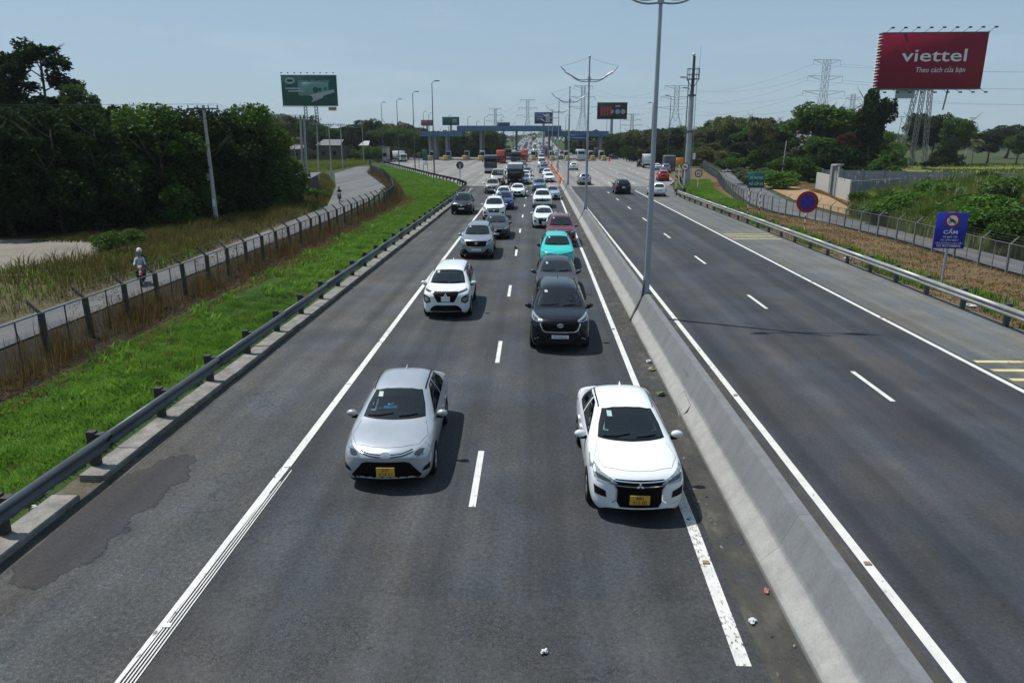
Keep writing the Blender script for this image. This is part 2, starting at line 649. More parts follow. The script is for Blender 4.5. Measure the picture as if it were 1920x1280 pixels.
def strip(bvh, line, view, width, off=0.004):
    """a narrow band along a line laid over the shell"""
    pts = []
    for i in range(len(line) - 1):
        a, b = Vector(line[i]), Vector(line[i + 1])
        n = max(1, int((b - a).length / 0.07))
        pts += [a.lerp(b, k / n) for k in range(n)]
    pts.append(Vector(line[-1]))
    vs = []
    for i, p in enumerate(pts):
        d = (pts[min(i + 1, len(pts) - 1)] - pts[max(i - 1, 0)]).normalized()
        q = Vector((-d.y, d.x)) * width / 2
        vs += [project(bvh, view, p.x + q.x, p.y + q.y, off), project(bvh, view, p.x - q.x, p.y - q.y, off)]
    fs = [(2 * i, 2 * i + 1, 2 * i + 3, 2 * i + 2) for i in range(len(pts) - 1)]
    return vs, fs


def mirror(poly): return [(-u, v) for u, v in poly][::-1]


def inset(poly, d):
    cx = sum(p[0] for p in poly) / len(poly)
    cyy = sum(p[1] for p in poly) / len(poly)
    n = len(poly)
    area = sum(poly[i][0] * poly[(i + 1) % n][1] - poly[(i + 1) % n][0] * poly[i][1] for i in range(n))
    s = 1 if area > 0 else -1
    out = []
    for i in range(n):
        a, b, c = Vector(poly[i - 1]), Vector(poly[i]), Vector(poly[(i + 1) % n])
        e1, e2 = (b - a).normalized(), (c - b).normalized()
        n1, n2 = Vector((-e1.y, e1.x)) * s, Vector((-e2.y, e2.x)) * s
        bis = (n1 + n2)
        k = d / max(0.35, bis.length / 2) / max(bis.length, 1e-6)
        out.append(tuple(b + bis * k))
    return out


def in_poly(p, poly):
    x, y = p
    r = False
    n = len(poly)
    for i in range(n):
        x1, y1 = poly[i]
        x2, y2 = poly[(i + 1) % n]
        if (y1 > y) != (y2 > y) and x < (x2 - x1) * (y - y1) / (y2 - y1) + x1: r = not r
    return r


def cut(me, bvh, holes):
    bm = bmesh.new()
    bm.from_mesh(me)
    kill = []
    for f in bm.faces:
        c = f.calc_center_median()
        for poly, view in holes:
            d = VIEW[view][1]
            if f.normal.dot(d) > -0.12: continue
            uv = (c.x, c.z) if view in ('front', 'rear') else ((c.y, c.z) if view in ('left', 'right') else (c.x, c.y))
            if not in_poly(uv, poly): continue
            if view in ('left', 'right') and (c.x > 0) != (view == 'right'): continue
            if view in ('front', 'rear') and abs(c.y) > 9: continue
            if all(in_poly(((v.co.x, v.co.z) if view in ('front', 'rear') else (v.co.y, v.co.z)), poly) for v in f.verts):
                kill.append(f)
                break
    bmesh.ops.delete(bm, geom=kill, context='FACES')
    bm.to_mesh(me)
    bm.free()


def plate_group(parent, text, y, z, m, w=0.36, h=0.17, facing=-1, x=0.0, tilt=0.12):
    """number plate with raised lettering; text may have two lines"""
    o = MB().box((0, 0, 0), (w, 0.012, h)).build('number_plate', m, parent)
    o.location = (x, y, z)
    o.rotation_euler = (tilt if facing < 0 else -tilt, 0, 0 if facing < 0 else math.pi)
    if text:
        lines = text.split('\n')
        for i, s in enumerate(lines):
            hh = h * (0.36 if len(lines) > 1 else 0.6)
            me = text_mesh(s, hh, M['ink'], width=min(w * .86, hh * .62 * len(s)), bold=0.012)
            zz = 0 if len(lines) == 1 else (h * .23 if i == 0 else -h * .23)
            obj('lettering', me, o, (0, -0.009, zz), (math.pi / 2, 0, 0))
    return o


WHEELS = {}


def wheel_meshes(r, w=0.19):
    k = (round(r, 3),)
    if k in WHEELS: return WHEELS[k]
    ty = MB().lathe([(r * .66, -w / 2), (r * .93, -w / 2), (r, -w / 2 + .03), (r, w / 2 - .03), (r * .93, w / 2), (r * .66, w / 2)], axis='X', n=24).mesh('tyre', M['tyre'], True)
    b = MB()
    b.lathe([(r * .66, w / 2 - .01), (r * .63, w / 2 - .005), (r * .60, w / 2 - .05), (r * .60, -w / 2 + .02), (r * .05, -w / 2 + .02)], axis='X', n=24)
    for k5 in range(5):
        a = 2 * math.pi * k5 / 5
        for da in (-.16, .16):
            p = (w / 2 - .02, math.cos(a + da * .6) * r * .1, math.sin(a + da * .6) * r * .1)
            q = (w / 2 - .03, math.cos(a + da) * r * .62, math.sin(a + da) * r * .62)
            b.tube(p, q, .026, .022, 5)
    b.lathe([(0.001, w / 2 - .004), (r * .13, w / 2 - .008), (r * .15, w / 2 - .04)], axis='X', n=12)
    WHEELS[k] = (ty, b.mesh('rim', M['alloy'], True))
    return WHEELS[k]


def build_car(P):
    """one finished car at the origin, front towards -Y; returns its Empty"""
    L, W, H = P['L'], P['W'], P['H']
    h = W / 2
    root = empty(P.get('name', 'car'))
    me = shell_mesh(P)
    bm = bmesh.new(); bm.from_mesh(me)
    bvh = BVHTree.FromBMesh(bm); bm.free()
    y0 = -L / 2
    cyl, r0, r1, wr, wc = P['cowl_y'], P['roof0'], P['roof1'], P['w_roof'] * h, P['w_cowl'] * h
    b0, b1, cz = P['belt0'], P['belt1'], P['cowl_z']
    drop = P.get('drop', 0)
    pn = P.get('paint', PAINT['white'])
    # window outlines
    zt = H - .135
    ws = [(-wc + .03, cz + .03), (-wc * .5, cz + .02), (0, cz + .016), (wc * .5, cz + .02), (wc - .03, cz + .03),
          ((wc + wr) / 2 - .015, (cz + zt) / 2), (wr - .045, zt - .015), (wr * .5, zt + .012), (0, zt + .018), (-wr * .5, zt + .012), (-wr + .045, zt - .015), (-(wc + wr) / 2 + .015, (cz + zt) / 2)]
    if P['rear'] == 'sedan':
        dz = P['deck_z']
        rw = [(-wr - .0, dz + .05), (0, dz + .03), (wr + .0, dz + .05), (wr - .07, H - .15), (0, H - .12), (-wr + .07, H - .15)]
        ye = y0 + P['deck_y'] - .18
    else:
        rw = [(-wc + .12, b1 + .10), (0, b1 + .08), (wc - .12, b1 + .10), (wr - .08, H - .18 - drop), (0, H - .15 - drop), (-wr + .08, H - .18 - drop)]
        ye = y0 + L - P['hatch'] - .12
    yb = y0 + P.get('bpillar', r0 + (r1 - r0) * .42)
    ya = y0 + cyl
    yr0, yr1 = y0 + r0, y0 + r1
    top = H - .145
    bl = lambda y: b0 + .045 + (b1 - b0) * (y - ya) / (ye - ya)
    yc = y0 + P.get('cpillar', r1 - .12) if P['rear'] != 'sedan' else y0 + P.get('cpillar', r1 + .05)
    fw = [(ya + .34, bl(ya + .3)), (yb - .03, bl(yb)), (yb - .03, top), (yr0 + .16, top - .01), (ya + (yr0 - ya) * .62 + .22, (bl(ya) + top) / 2 + .06)]
    if P['rear'] == 'sedan':
        mw = [(yb + .04, bl(yb)), (yc, bl(yc)), (yc + .10, bl(yc) + .10), (yr1 + .02, top - .05 - drop), (yb + .04, top)]
        sides = [fw, mw]
    else:
        mw = [(yb + .04, bl(yb)), (yc - .03, bl(yc)), (yc - .03, top - drop * .5), (yb + .04, top)]
        qw = [(yc + .03, bl(yc)), (ye - .04, bl(ye) + .02), (ye - .16, top - .04 - drop), (yc + .03, top - drop * .5)]
        sides = [fw, mw, qw]
    wins = [('windshield', ws, 'front', .035), ('rear_window', rw, 'rear', .03)]
    for q in sides:
        wins += [('side_window', q, 'right', .022), ('side_window', q, 'left', .022)]
    holes = [(inset(q, .045), v) for _, q, v, _ in wins]
    body_me = me
    cut(body_me, bvh, holes)
    body_me.materials.append(pn)
    body = obj('body', body_me, root)
    body.material_slots[0].link = 'OBJECT'
    body.material_slots[0].material = pn
    for nm, q, v, k in wins:
        fr = decal(bvh, q, v, .003, .08, inset(q, k + .045))
        fr.materials.append(M['frit'])
        g = decal(bvh, inset(q, k * .5), v, .007, .10)
        g.materials.append(M['glass'])
        w = obj(nm, g, root)
        obj('seal', fr, w)
    st = decal(bvh, [(-wr + .13, zt - .085), (-wr + .22, zt - .085), (-wr + .215, zt - .03), (-wr + .125, zt - .03)], 'front', .016, .2)
    st.materials.append(M['sticker'])
    obj('windscreen_sticker', st, root)
    # interior
    it = obj('interior', MB().box((0, y0 + L * .5, P['clear'] + .18), (W * .80, L * .60, .06)).mesh('interior', M['dash']), root)
    MB().box((0, ya + .42, cz - .12), (W * .70, .50, .14)).build('dashboard', M['dash'], it)
    s = MB()
    for sx in (-.36, .36):
        for yy, zz in ((yb - .25, b0 - .93), (yb + .48, b0 - .98)):
            s.box((sx, yy - .12, .50 + P['clear'] + zz), (.48, .5, .16))
            s.box((sx, yy + .14, .74 + P['clear'] + zz), (.46, .14, .50), m=Matrix.Rotation(-.25, 3, 'X'))
            s.box((sx, yy + .22, 1.06 + P['clear'] + zz), (.24, .09, .15))
    s.build('seat', M['seat'], it)
    MB().lathe([(.165, -.012), (.18, 0), (.165, .012), (.15, 0), (.165, -.012)], axis='Y', n=18).build('steering_wheel', M['trim'], it).location = (.36, ya + .78, cz - .02)
    KIDS[it.name][-1].rotation_euler = (-.45, 0, 0)
    # wheels
    r = P['wheel_r']
    yf, yrr = y0 + P['axle_f'], y0 + P['axle_f'] + P['wb']
    ty, rim = wheel_meshes(r)
    for yy in (yf, yrr):
        for sx in (-1, 1):
            w = empty('wheel')
            w.parent = root
            KIDS.setdefault(root.name, []).append(w)
            w.location = (sx * (h - .095 + .004), yy, r)
            w.rotation_euler = (0, 0, 0 if sx > 0 else math.pi)
            obj('tyre', ty, w); obj('rim', rim, w)
    ar = MB()
    for sx, v in ((1, 'right'), (-1, 'left')):
        for yy in (yf, yrr):
            pts = [(yy + (r + .055) * math.cos(t), r + .0 + (r + .055) * math.sin(t)) for t in [math.pi * k / 12 for k in range(13)]]
            pts = [(yy + r + .055, P['clear'] + .02)] + pts + [(yy - r - .055, P['clear'] + .02)]
            dm = decal(bvh, pts, v, .003, .12)
            n = len(ar.v)
            ar.v += [tuple(q.co) for q in dm.vertices]
            ar.f += [tuple(i + n for i in p.vertices) for p in dm.polygons]
            bpy.data.meshes.remove(dm)
    ar.build('wheel_arch', M['trim'] if P.get('clad') else M['under'], root)
    MB().box((0, 0, P['clear'] + .04), (W * .80, L * .84, .10)).build('underbody', M['under'], root)
    # seams, roof strips
    sm = MB()
    for v in ('right', 'left'):
        sm.add(*strip(bvh, [(yb, P['clear'] + .16), (yb, b0 + .03)], v, .009))
        sm.add(*strip(bvh, [(ya + .16, P['clear'] + .30), (ya + .10, b0 - .12), (ya + .22, b0 + .03)], v, .009))
        sm.add(*strip(bvh, [(yc - .02, b1 + .0), (yc + .02, b1 - .2), (min(yc - .02, yrr - r - .08), .62), (min(yc - .02, yrr - r - .12), P['clear'] + .18)], v, .009))
        sm.add(*strip(bvh, [(ya + .2, P['clear'] + .14), (yrr - r - .14, P['clear'] + .14)], v, .009))
    hy = y0 + P.get('hood_y', .20)
    sm.add(*strip(bvh, [(-wc * .98, ya - .02), (-h * .86, hy + .50), (-h * .70, hy + .14), (-h * .3, hy + .01), (0, hy - .02), (h * .3, hy + .01), (h * .70, hy + .14), (h * .86, hy + .50), (wc * .98, ya - .02)], 'top', .006))
    sm.build('panel_gap', M['seam'], root)
    rs = MB()
    for sx in (-1, 1):
        rs.add(*strip(bvh, [(sx * (wr + .005), yr0 - .1), (sx * (wr + .012), (yr0 + yr1) / 2), (sx * (wr - .01), yr1 + .1)], 'top', P.get('roof_strip', .028), .004))
    rs.build('roof_strip', M['frit'], root)
    if P.get('rails'):
        for sx in (-1, 1):
            pts = [(sx * (wr - .02), yr0 + .15, H - .07), (sx * (wr - .02), yr0 + .3, H - .005), (sx * (wr - .02), (yr0 + yr1) / 2, H + .02), (sx * (wr - .03), yr1 - .15, H - .02), (sx * (wr - .03), yr1, H - .08)]
            MB().path(pts, .018, 6).build('roof_rail', M['alloy'], root)
    # handles, mirrors, wipers, aerial
    for sx, v in ((1, 'right'), (-1, 'left')):
        for yy in (yb - .22, yc - .28 if P['rear'] != 'sedan' else yc - .42):
            p = project(bvh, v, yy, b0 - .13, .015)
            MB().box(p, (.03, .19, .03)).build('door_handle', pn if P.get('body_handles', True) else M['chrome'], root)
            ho = KIDS[root.name][-1]
            ho.material_slots[0].link = 'OBJECT'; ho.material_slots[0].material = pn; ho['painted'] = 1
        mx = MB()
        mx.ball((0, 0, 0), (.112, .075, .072), 14, 8)
        mo = mx.build('mirror', pn, root, True)
        mo.location = (sx * (h + .075), ya + .40, b0 + .075)
        mo.material_slots[0].link = 'OBJECT'; mo.material_slots[0].material = P.get('mirror_paint', pn)
        if 'mirror_paint' not in P: mo['painted'] = 1
        MB().box((-sx * .085, -.0, -.075), (.17, .07, .05)).build('mirror_foot', M['trim'], mo)
        MB().ball((.0, .03, 0), (.096, .06, .058), 12, 6).build('mirror_glass', M['frit'], mo)
    wp = MB()
    for x0, x1 in ((-wc * .80, -.02), (-.10 + wc * .3, wc * .72)):
        a = project(bvh, 'front', x0, cz + .045, .02)
        b = project(bvh, 'front', x1, cz + .075 if x1 < .1 else cz + .06, .02)
        mid = project(bvh, 'front', (x0 + x1) / 2, cz + .05, .022)
        wp.path([a, mid, b], .011, 5)
    wp.build('wiper', M['trim'], root)
    fin = project(bvh, 'top', 0, yr1 - .22, 0)
    MB().path([fin + Vector((0, -.14, -.01)), fin + Vector((0, -.02, .035)), fin + Vector((0, .07, .07)), fin + Vector((0, .09, -.01))], [.025, .018, .006, .018], 5).build('aerial', pn, root)
    ao = KIDS[root.name][-1]; ao.material_slots[0].link = 'OBJECT'; ao['painted'] = 1
    ao.material_slots[0].material = pn
    # face and tail pieces
    for nm, mk, poly, v, both, off in P['pieces']:
        for q in ([poly, mirror(poly)] if both else [poly]):
            dm = decal(bvh, q, v, off, .07)
            dm.materials.append(pn if mk == 'paint' else M[mk])
            dm.name = nm
            po = obj(nm, dm, root)
            if mk == 'paint':
                po.material_slots[0].link = 'OBJECT'; po.material_slots[0].material = pn; po['painted'] = 1
    for nm, mk, lines, v, wd, off in P.get('bars', []):
        b = MB()
        for ln in lines: b.add(*strip(bvh, ln, v, wd, off))
        b.build(nm, M[mk], root)
    if P.get('emblem'): emblem(root, bvh, *P['emblem'])
    for (txt, z, mk, w_, h_, facing) in P.get('plates', []):
        p = project(bvh, 'front' if facing < 0 else 'rear', 0, z, .02)
        plate_group(root, txt, p.y + (-.012 if facing < 0 else .012), z, M[mk], w_, h_, facing)
    return root


def emblem(root, bvh, kind, z, s):
    p = project(bvh, 'front', 0, z, .012)
    b = MB()
    if kind == 'ovals':
        def oval(cx, cz, rx, rz, r):
            b.path([(cx + rx * math.cos(t), 0, cz + rz * math.sin(t)) for t in [2 * math.pi * k / 18 for k in range(19)]], r, 5)
        oval(0, 0, s, s * .66, s * .09)
        oval(0, s * .02, s * .26, s * .6, s * .07)
        oval(0, s * .32, s * .62, s * .27, s * .07)
    elif kind == 'diamonds':
        for k in range(3):
            a = math.pi / 2 + k * 2 * math.pi / 3
            t = Vector((math.cos(a), 0, math.sin(a)))
            n = Vector((-t.z, 0, t.x))
            q = [t * 0, t * s * .5 + n * s * .29, t * s, t * s * .5 - n * s * .29]
            b.add([v + Vector((0, -.012, 0)) for v in q] + q, [(0, 1, 2, 3), (7, 6, 5, 4), (0, 4, 5, 1), (1, 5, 6, 2), (2, 6, 7, 3), (3, 7, 4, 0)])
    elif kind == 'vee':
        b.path([(-s, 0, s * .35), (0, 0, -s * .4), (s, 0, s * .35)], s * .12, 5)
    else:
        b.lathe([(s * .2, -.008), (s, -.006), (s, .006)], axis='Y', n=16)
    o = b.build('emblem', M['chrome'], root)
    o.location = p
    o.rotation_euler = (-.2, 0, 0)


def arcpoly(pts): return pts


def sedan(**k):
    P = dict(L=4.42, W=1.70, H=1.475, clear=.20, hood=.79, cowl_y=1.18, cowl_z=.99, belt0=.90, belt1=.98, w_roof=.62, w_cowl=.77, roof0=2.22, roof1=3.42,
             rear='sedan', deck_y=3.98, deck_z=1.03, wheel_r=.30, axle_f=.86, wb=2.55, paint=PAINT['white'], name='sedan_car', pieces=[])
    P.update(k)
    return P


def tall(**k):
    P = dict(L=4.6, W=1.82, H=1.70, clear=.24, hood=.98, cowl_y=1.15, cowl_z=1.14, belt0=1.04, belt1=1.12, w_roof=.64, w_cowl=.78, roof0=1.95, roof1=3.75,
             rear='hatch', hatch=.42, wheel_r=.35, axle_f=.92, wb=2.7, paint=PAINT['white'], name='suv_car', pieces=[], rails=True, cpillar=3.35)
    P.update(k)
    return P


def rear_pieces(h, zb, zt, kind='hatch'):
    """tail lamps, plate recess and bumper trim seen from behind"""
    return [('tail_light', 'tail', [(h - .34, zt - .16), (h - .02, zt - .20), (h - .03, zt + .02), (h - .16, zt + .03), (h - .30, zt - .04)], 'rear', True, .006),
            ('rear_bumper_trim', 'trim', [(-h * .8, zb), (h * .8, zb), (h * .84, zb + .16), (-h * .84, zb + .16)], 'rear', False, .006),
            ('plate_recess', 'trim', [(-.30, zt - .34), (.30, zt - .34), (.34, zt - .14), (-.34, zt - .14)], 'rear', False, .005)]
# ------------------------------------------------------------------ the kinds of car
SMALL_SEDAN = sedan(paint=PAINT['silver'], hood=.82, H=1.465, pieces=[
    ('headlight', 'lamp', [(.47, .70), (.58, .655), (.70, .68), (.80, .77), (.835, .85), (.81, .89), (.66, .81), (.50, .755)], 'front', True, .007),
    ('headlight_bowl', 'lampdark', [(.52, .71), (.60, .685), (.66, .70), (.70, .77), (.62, .775), (.54, .75)], 'front', True, .010),
    ('air_intake', 'grille', [(-.60, .265), (.60, .265), (.66, .31), (.44, .575), (.34, .605), (-.34, .605), (-.44, .575), (-.66, .31)], 'front', False, .008),
    ('upper_grille', 'grille', [(.09, .735), (.30, .75), (.49, .79), (.49, .745), (.30, .70), (.10, .685)], 'front', True, .006),
    ('fog_lamp', 'trim', [(.655, .375), (.79, .39), (.80, .51), (.70, .455)], 'front', True, .008)] + rear_pieces(.85, .30, .98),
    bars=[('grille_bar', 'chrome', [[(-.50, .765), (-.30, .725), (-.08, .71)], [(.50, .765), (.30, .725), (.08, .71)]], 'front', .018, .012),
          ('bumper_lip', 'silverlip', [[(-.64, .235), (-.40, .215), (0, .21), (.40, .215), (.64, .235)]], 'front', .035, .014)],
    emblem=('ovals', .725, .085), plates=[('51F\n624.51', .42, 'plate_y', .34, .19, -1)])
M['silverlip'] = PAINT['silver']
SHARP_SEDAN = sedan(L=4.31, W=1.67, H=1.49, roof1=3.3, deck_y=3.85, hood=.90, cowl_z=1.03, belt0=.93, belt1=1.0, deck_z=1.08, paint=PAINT['white'], roof_strip=.024, pieces=[
    ('grille', 'grille', [(-.41, .80), (.41, .80), (.46, .735), (.385, .62), (.39, .42), (.33, .30), (-.33, .30), (-.39, .42), (-.385, .62), (-.46, .735)], 'front', False, .008),
    ('headlight', 'lamp', [(.36, .70), (.41, .775), (.56, .83), (.73, .90), (.79, .90), (.805, .80), (.71, .72), (.58, .715)], 'front', True, .007),
    ('headlight_bowl', 'lampdark', [(.46, .735), (.57, .745), (.70, .765), (.74, .83), (.62, .81), (.50, .775)], 'front', True, .010),
    ('fog_recess', 'trim', [(.555, .455), (.745, .49), (.76, .645), (.57, .575)], 'front', True, .008)] + rear_pieces(.83, .30, 1.0),
    bars=[('grille_bar', 'chrome', [[(-.42, .775), (0, .765), (.42, .775)], [(-.40, .70), (0, .69), (.40, .70)]], 'front', .018, .014),
          ('bumper_blade', 'chrome', [[(.44, .73), (.385, .62), (.39, .43), (.46, .375)], [(-.44, .73), (-.385, .62), (-.39, .43), (-.46, .375)]], 'front', .022, .016),
          ('bumper_lip', 'whitelip', [[(-.70, .36), (-.45, .26), (-.2, .225), (.2, .225), (.45, .26), (.70, .36)]], 'front', .05, .016)],
    emblem=('diamonds', .715, .075), plates=[('84H\n015.00', .46, 'plate_y', .34, .18, -1)])
M['whitelip'] = PAINT['white']
CROSS_MPV = tall(L=4.48, W=1.75, H=1.70, hood=1.06, cowl_y=.95, cowl_z=1.16, belt0=1.06, roof0=1.75, paint=PAINT['white'], name='mpv_car', rails=False, pieces=[
    ('position_lamp', 'lampdark', [(.40, 1.01), (.74, 1.07), (.78, 1.03), (.44, .955)], 'front', True, .007),
    ('grille', 'grille', [(-.43, 1.03), (.43, 1.03), (.46, .95), (.31, .66), (-.31, .66), (-.46, .95)], 'front', False, .008),
    ('headlight_housing', 'lampdark', [(.55, .66), (.70, .60), (.81, .66), (.83, .92), (.66, .88), (.56, .80)], 'front', True, .008),
    ('headlight', 'lamp', [(.60, .70), (.70, .66), (.76, .70), (.77, .82), (.62, .80)], 'front', True, .011),
    ('air_intake', 'grille', [(-.60, .29), (.60, .29), (.53, .49), (.34, .55), (-.34, .55), (-.53, .49)], 'front', False, .008)] + rear_pieces(.875, .30, 1.12),
    bars=[('bumper_blade', 'whitelip', [[(.50, .94), (.36, .62), (.62, .40), (.74, .30)], [(-.50, .94), (-.36, .62), (-.62, .40), (-.74, .30)]], 'front', .045, .016)],
    emblem=('diamonds', .92, .07), plates=[('', .78, 'plate_w', .32, .18, -1)])
BIG_CROSSOVER = tall(L=4.76, W=1.85, H=1.79, hood=1.09, cowl_y=1.15, cowl_z=1.22, belt0=1.12, belt1=1.20, roof0=2.0, paint=PAINT['black'], rails=False, clad=True, body_handles=True, wheel_r=.36, pieces=[
    ('grille', 'grille', [(-.55, 1.01), (.55, 1.01), (.60, .91), (.52, .745), (.44, .70), (-.44, .70), (-.52, .745), (-.60, .91)], 'front', False, .008),
    ('headlight', 'lamp', [(.51, .985), (.70, .97), (.87, 1.02), (.885, 1.17), (.82, 1.14), (.54, 1.035)], 'front', True, .007),
    ('headlight_bowl', 'lampdark', [(.57, .995), (.70, .985), (.83, 1.03), (.84, 1.10), (.72, 1.06)], 'front', True, .010),
    ('bumper_trim', 'trim', [(-.80, .29), (.80, .29), (.86, .50), (.62, .60), (.40, .40), (-.40, .40), (-.62, .60), (-.86, .50)], 'front', False, .007)] + rear_pieces(.92, .32, 1.2),
    bars=[('grille_frame', 'chrome', [[(.60, .94), (.60, .90), (.53, .735), (.44, .69), (0, .685), (-.44, .69), (-.53, .735), (-.60, .90), (-.60, .94)]], 'front', .036, .014),
          ('grille_bar', 'trim', [[(-.52, .94), (0, .95), (.52, .94)], [(-.56, .87), (.56, .87)], [(-.52, .80), (.52, .80)]], 'front', .012, .014),
          ('fog_trim', 'alloy', [[(.66, .50), (.78, .44)], [(-.66, .50), (-.78, .44)]], 'front', .03, .012)],
    emblem=('ovals', .90, .085), plates=[('51L-622.23', .55, 'plate_w', .52, .11, -1)])
E_SEDAN = sedan(L=4.6, W=1.80, H=1.46, hood=.80, paint=PAINT['graphite'], wheel_r=.32, pieces=[
    ('headlight', 'lampdark', [(.42, .70), (.62, .69), (.80, .76), (.86, .87), (.72, .81), (.44, .75)], 'front', True, .007),
    ('headlight_glow', 'lamp', [(.52, .705), (.62, .70), (.76, .75), (.79, .79), (.60, .75)], 'front', True, .010),
    ('grille', 'grille', [(-.36, .68), (.36, .68), (.42, .62), (.34, .44), (-.34, .44), (-.42, .62)], 'front', False, .008),
    ('air_intake', 'grille', [(-.62, .27), (.62, .27), (.70, .40), (-.70, .40)], 'front', False, .008)] + rear_pieces(.90, .30, .96),
    bars=[('grille_bar', 'chrome', [[(-.46, .72), (0, .685), (.46, .72)]], 'front', .02, .012)],
    emblem=('round', .62, .06), plates=[('', .40, 'plate_w', .46, .11, -1), ('', .74, 'plate_w', .34, .17, 1)])
EV_HATCH = tall(L=4.3, W=1.77, H=1.61, hood=.93, cowl_y=1.05, cowl_z=1.08, belt0=.98, belt1=1.08, roof0=1.85, roof1=3.5, cpillar=3.2, paint=PAINT['teal'], rails=False, clad=True, mirror_paint=PAINT['black'], pieces=[
    ('headlight', 'lamp', [(.52, .66), (.72, .66), (.80, .78), (.60, .76)], 'front', True, .008),
    ('air_intake', 'grille', [(-.55, .28), (.55, .28), (.62, .44), (-.62, .44)], 'front', False, .008)] + rear_pieces(.88, .30, 1.06),
    bars=[('light_bar', 'trim', [[(-.82, .86), (-.30, .80), (0, .72), (.30, .80), (.82, .86)]], 'front', .035, .010),
          ('light_strip', 'chrome', [[(-.60, .845), (-.26, .80), (0, .725), (.26, .80), (.60, .845)]], 'front', .014, .014)],
    emblem=('vee', .77, .07), plates=[('', .36, 'plate_w', .46, .11, -1)])
E_SUV = tall(L=4.75, W=1.87, H=1.80, hood=1.05, cowl_z=1.20, belt0=1.10, belt1=1.18, paint=PAINT['white'], clad=False, wheel_r=.37, pieces=[
    ('headlight', 'lampdark', [(.46, .90), (.66, .88), (.88, .96), (.89, 1.07), (.70, 1.02), (.48, .98)], 'front', True, .007),
    ('headlight_glow', 'lamp', [(.54, .91), (.66, .90), (.82, .96), (.83, 1.0), (.62, .965)], 'front', True, .010),
    ('grille', 'grille', [(-.46, .98), (.46, .98), (.44, .74), (.36, .66), (-.36, .66), (-.44, .74)], 'front', False, .008),
    ('bumper_trim', 'trim', [(-.78, .30), (.78, .30), (.80, .44), (-.80, .44)], 'front', False, .007),
    ('fog_recess', 'trim', [(.58, .52), (.82, .56), (.80, .74), (.66, .66)], 'front', True, .007)] + rear_pieces(.93, .32, 1.18),
    bars=[('grille_bar', 'chrome', [[(-.46, .985), (.46, .985)], [(-.43, .88), (.43, .88)], [(-.42, .79), (.42, .79)]], 'front', .02, .014)],
    emblem=('round', .84, .07), plates=[('', .56, 'plate_w', .48, .11, -1), ('', .86, 'plate_w', .34, .17, 1)])
WIDE_GRILLE_SUV = tall(L=4.78, W=1.90, H=1.72, hood=1.0, cowl_z=1.16, belt0=1.06, belt1=1.14, paint=PAINT['white'], clad=True, wheel_r=.36, pieces=[
    ('grille', 'grille', [(-.66, .93), (.66, .93), (.74, .84), (.58, .66), (-.58, .66), (-.74, .84)], 'front', False, .008),
    ('headlight', 'lamp', [(.68, .70), (.84, .74), (.87, .96), (.78, .92)], 'front', True, .010),
    ('bumper_trim', 'trim', [(-.80, .29), (.80, .29), (.84, .42), (-.84, .42)], 'front', False, .007)] + rear_pieces(.95, .32, 1.14),
    bars=[('grille_bar', 'chrome', [[(x, .69), (x * 1.04, .91)] for x in (-.54, -.40, -.26, -.12, .12, .26, .40, .54)], 'front', .022, .014)],
    emblem=('round', .96, .06), plates=[('', .52, 'plate_w', .48, .11, -1)])
PANEL_VAN = tall(L=5.6, W=2.0, H=2.28, hood=1.12, cowl_y=.75, cowl_z=1.34, belt0=1.22, belt1=1.28, w_roof=.78, w_cowl=.84, roof0=1.55, roof1=4.8, hatch=.3, cpillar=4.0, bpillar=2.3, wb=3.3, paint=PAINT['beige'], name='passenger_van', rails=False, wheel_r=.36, pieces=[
    ('headlight', 'lamp', [(.66, .86), (.88, .90), (.92, 1.14), (.78, 1.06)], 'front', True, .008),
    ('grille', 'grille', [(-.55, .96), (.55, .96), (.48, .72), (-.48, .72)], 'front', False, .008),
    ('bumper_trim', 'trim', [(-.86, .32), (.86, .32), (.88, .56), (-.88, .56)], 'front', False, .007)] + rear_pieces(1.0, .34, 1.25),
    plates=[('', .46, 'plate_w', .48, .11, -1)])
WAGON = tall(L=4.5, W=1.72, H=1.58, hood=.94, cowl_z=1.04, cowl_y=1.2, belt0=.95, belt1=1.0, roof0=2.0, roof1=3.9, cpillar=3.3, hatch=.3, paint=PAINT['white'], name='minivan', rails=False, wheel_r=.31, pieces=[
    ('headlight', 'lamp', [(.5, .68), (.76, .68), (.82, .84), (.52, .80)], 'front', True, .008),
    ('grille', 'grille', [(-.4, .70), (.4, .70), (.38, .60), (-.38, .60)], 'front', False, .008),
    ('tail_light', 'tail', [(.70, .62), (.80, .60), (.80, 1.0), (.72, 1.0)], 'rear', True, .006),
    ('plate_recess', 'sticker', [(-.30, .62), (.30, .62), (.30, .82), (-.30, .82)], 'rear', False, .006)],
    bars=[('bumper_line', 'trim', [[(-.70, .44), (.70, .44)]], 'rear', .05, .01)])
# ------------------------------------------------------------------ buses and lorries
def rbox(c, s, r, seg=2, m=None, name='panel'):
    bm = bmesh.new()
    bmesh.ops.create_cube(bm, size=1)
    for v in bm.verts: v.co = Vector((v.co.x * s[0] + c[0], v.co.y * s[1] + c[1], v.co.z * s[2] + c[2]))
    bmesh.ops.bevel(bm, geom=bm.edges[:], offset=r, segments=seg, affect='EDGES', profile=.5)
    me = bpy.data.meshes.new(name)
    bm.to_mesh(me)
    bm.free()
    if m: me.materials.append(m)
    me.polygons.foreach_set('use_smooth', [True] * len(me.polygons))
    return me


def add_wheels(root, xs, ys, r, w=.28):
    ty, rim = wheel_meshes(r, w)
    for y in ys:
        for sx in (-1, 1):
            o = empty('wheel')
            o.parent = root
            KIDS.setdefault(root.name, []).append(o)
            o.location = (sx * xs, y, r)
            o.rotation_euler = (0, 0, 0 if sx > 0 else math.pi)
            obj('tyre', ty, o); obj('rim', rim, o)


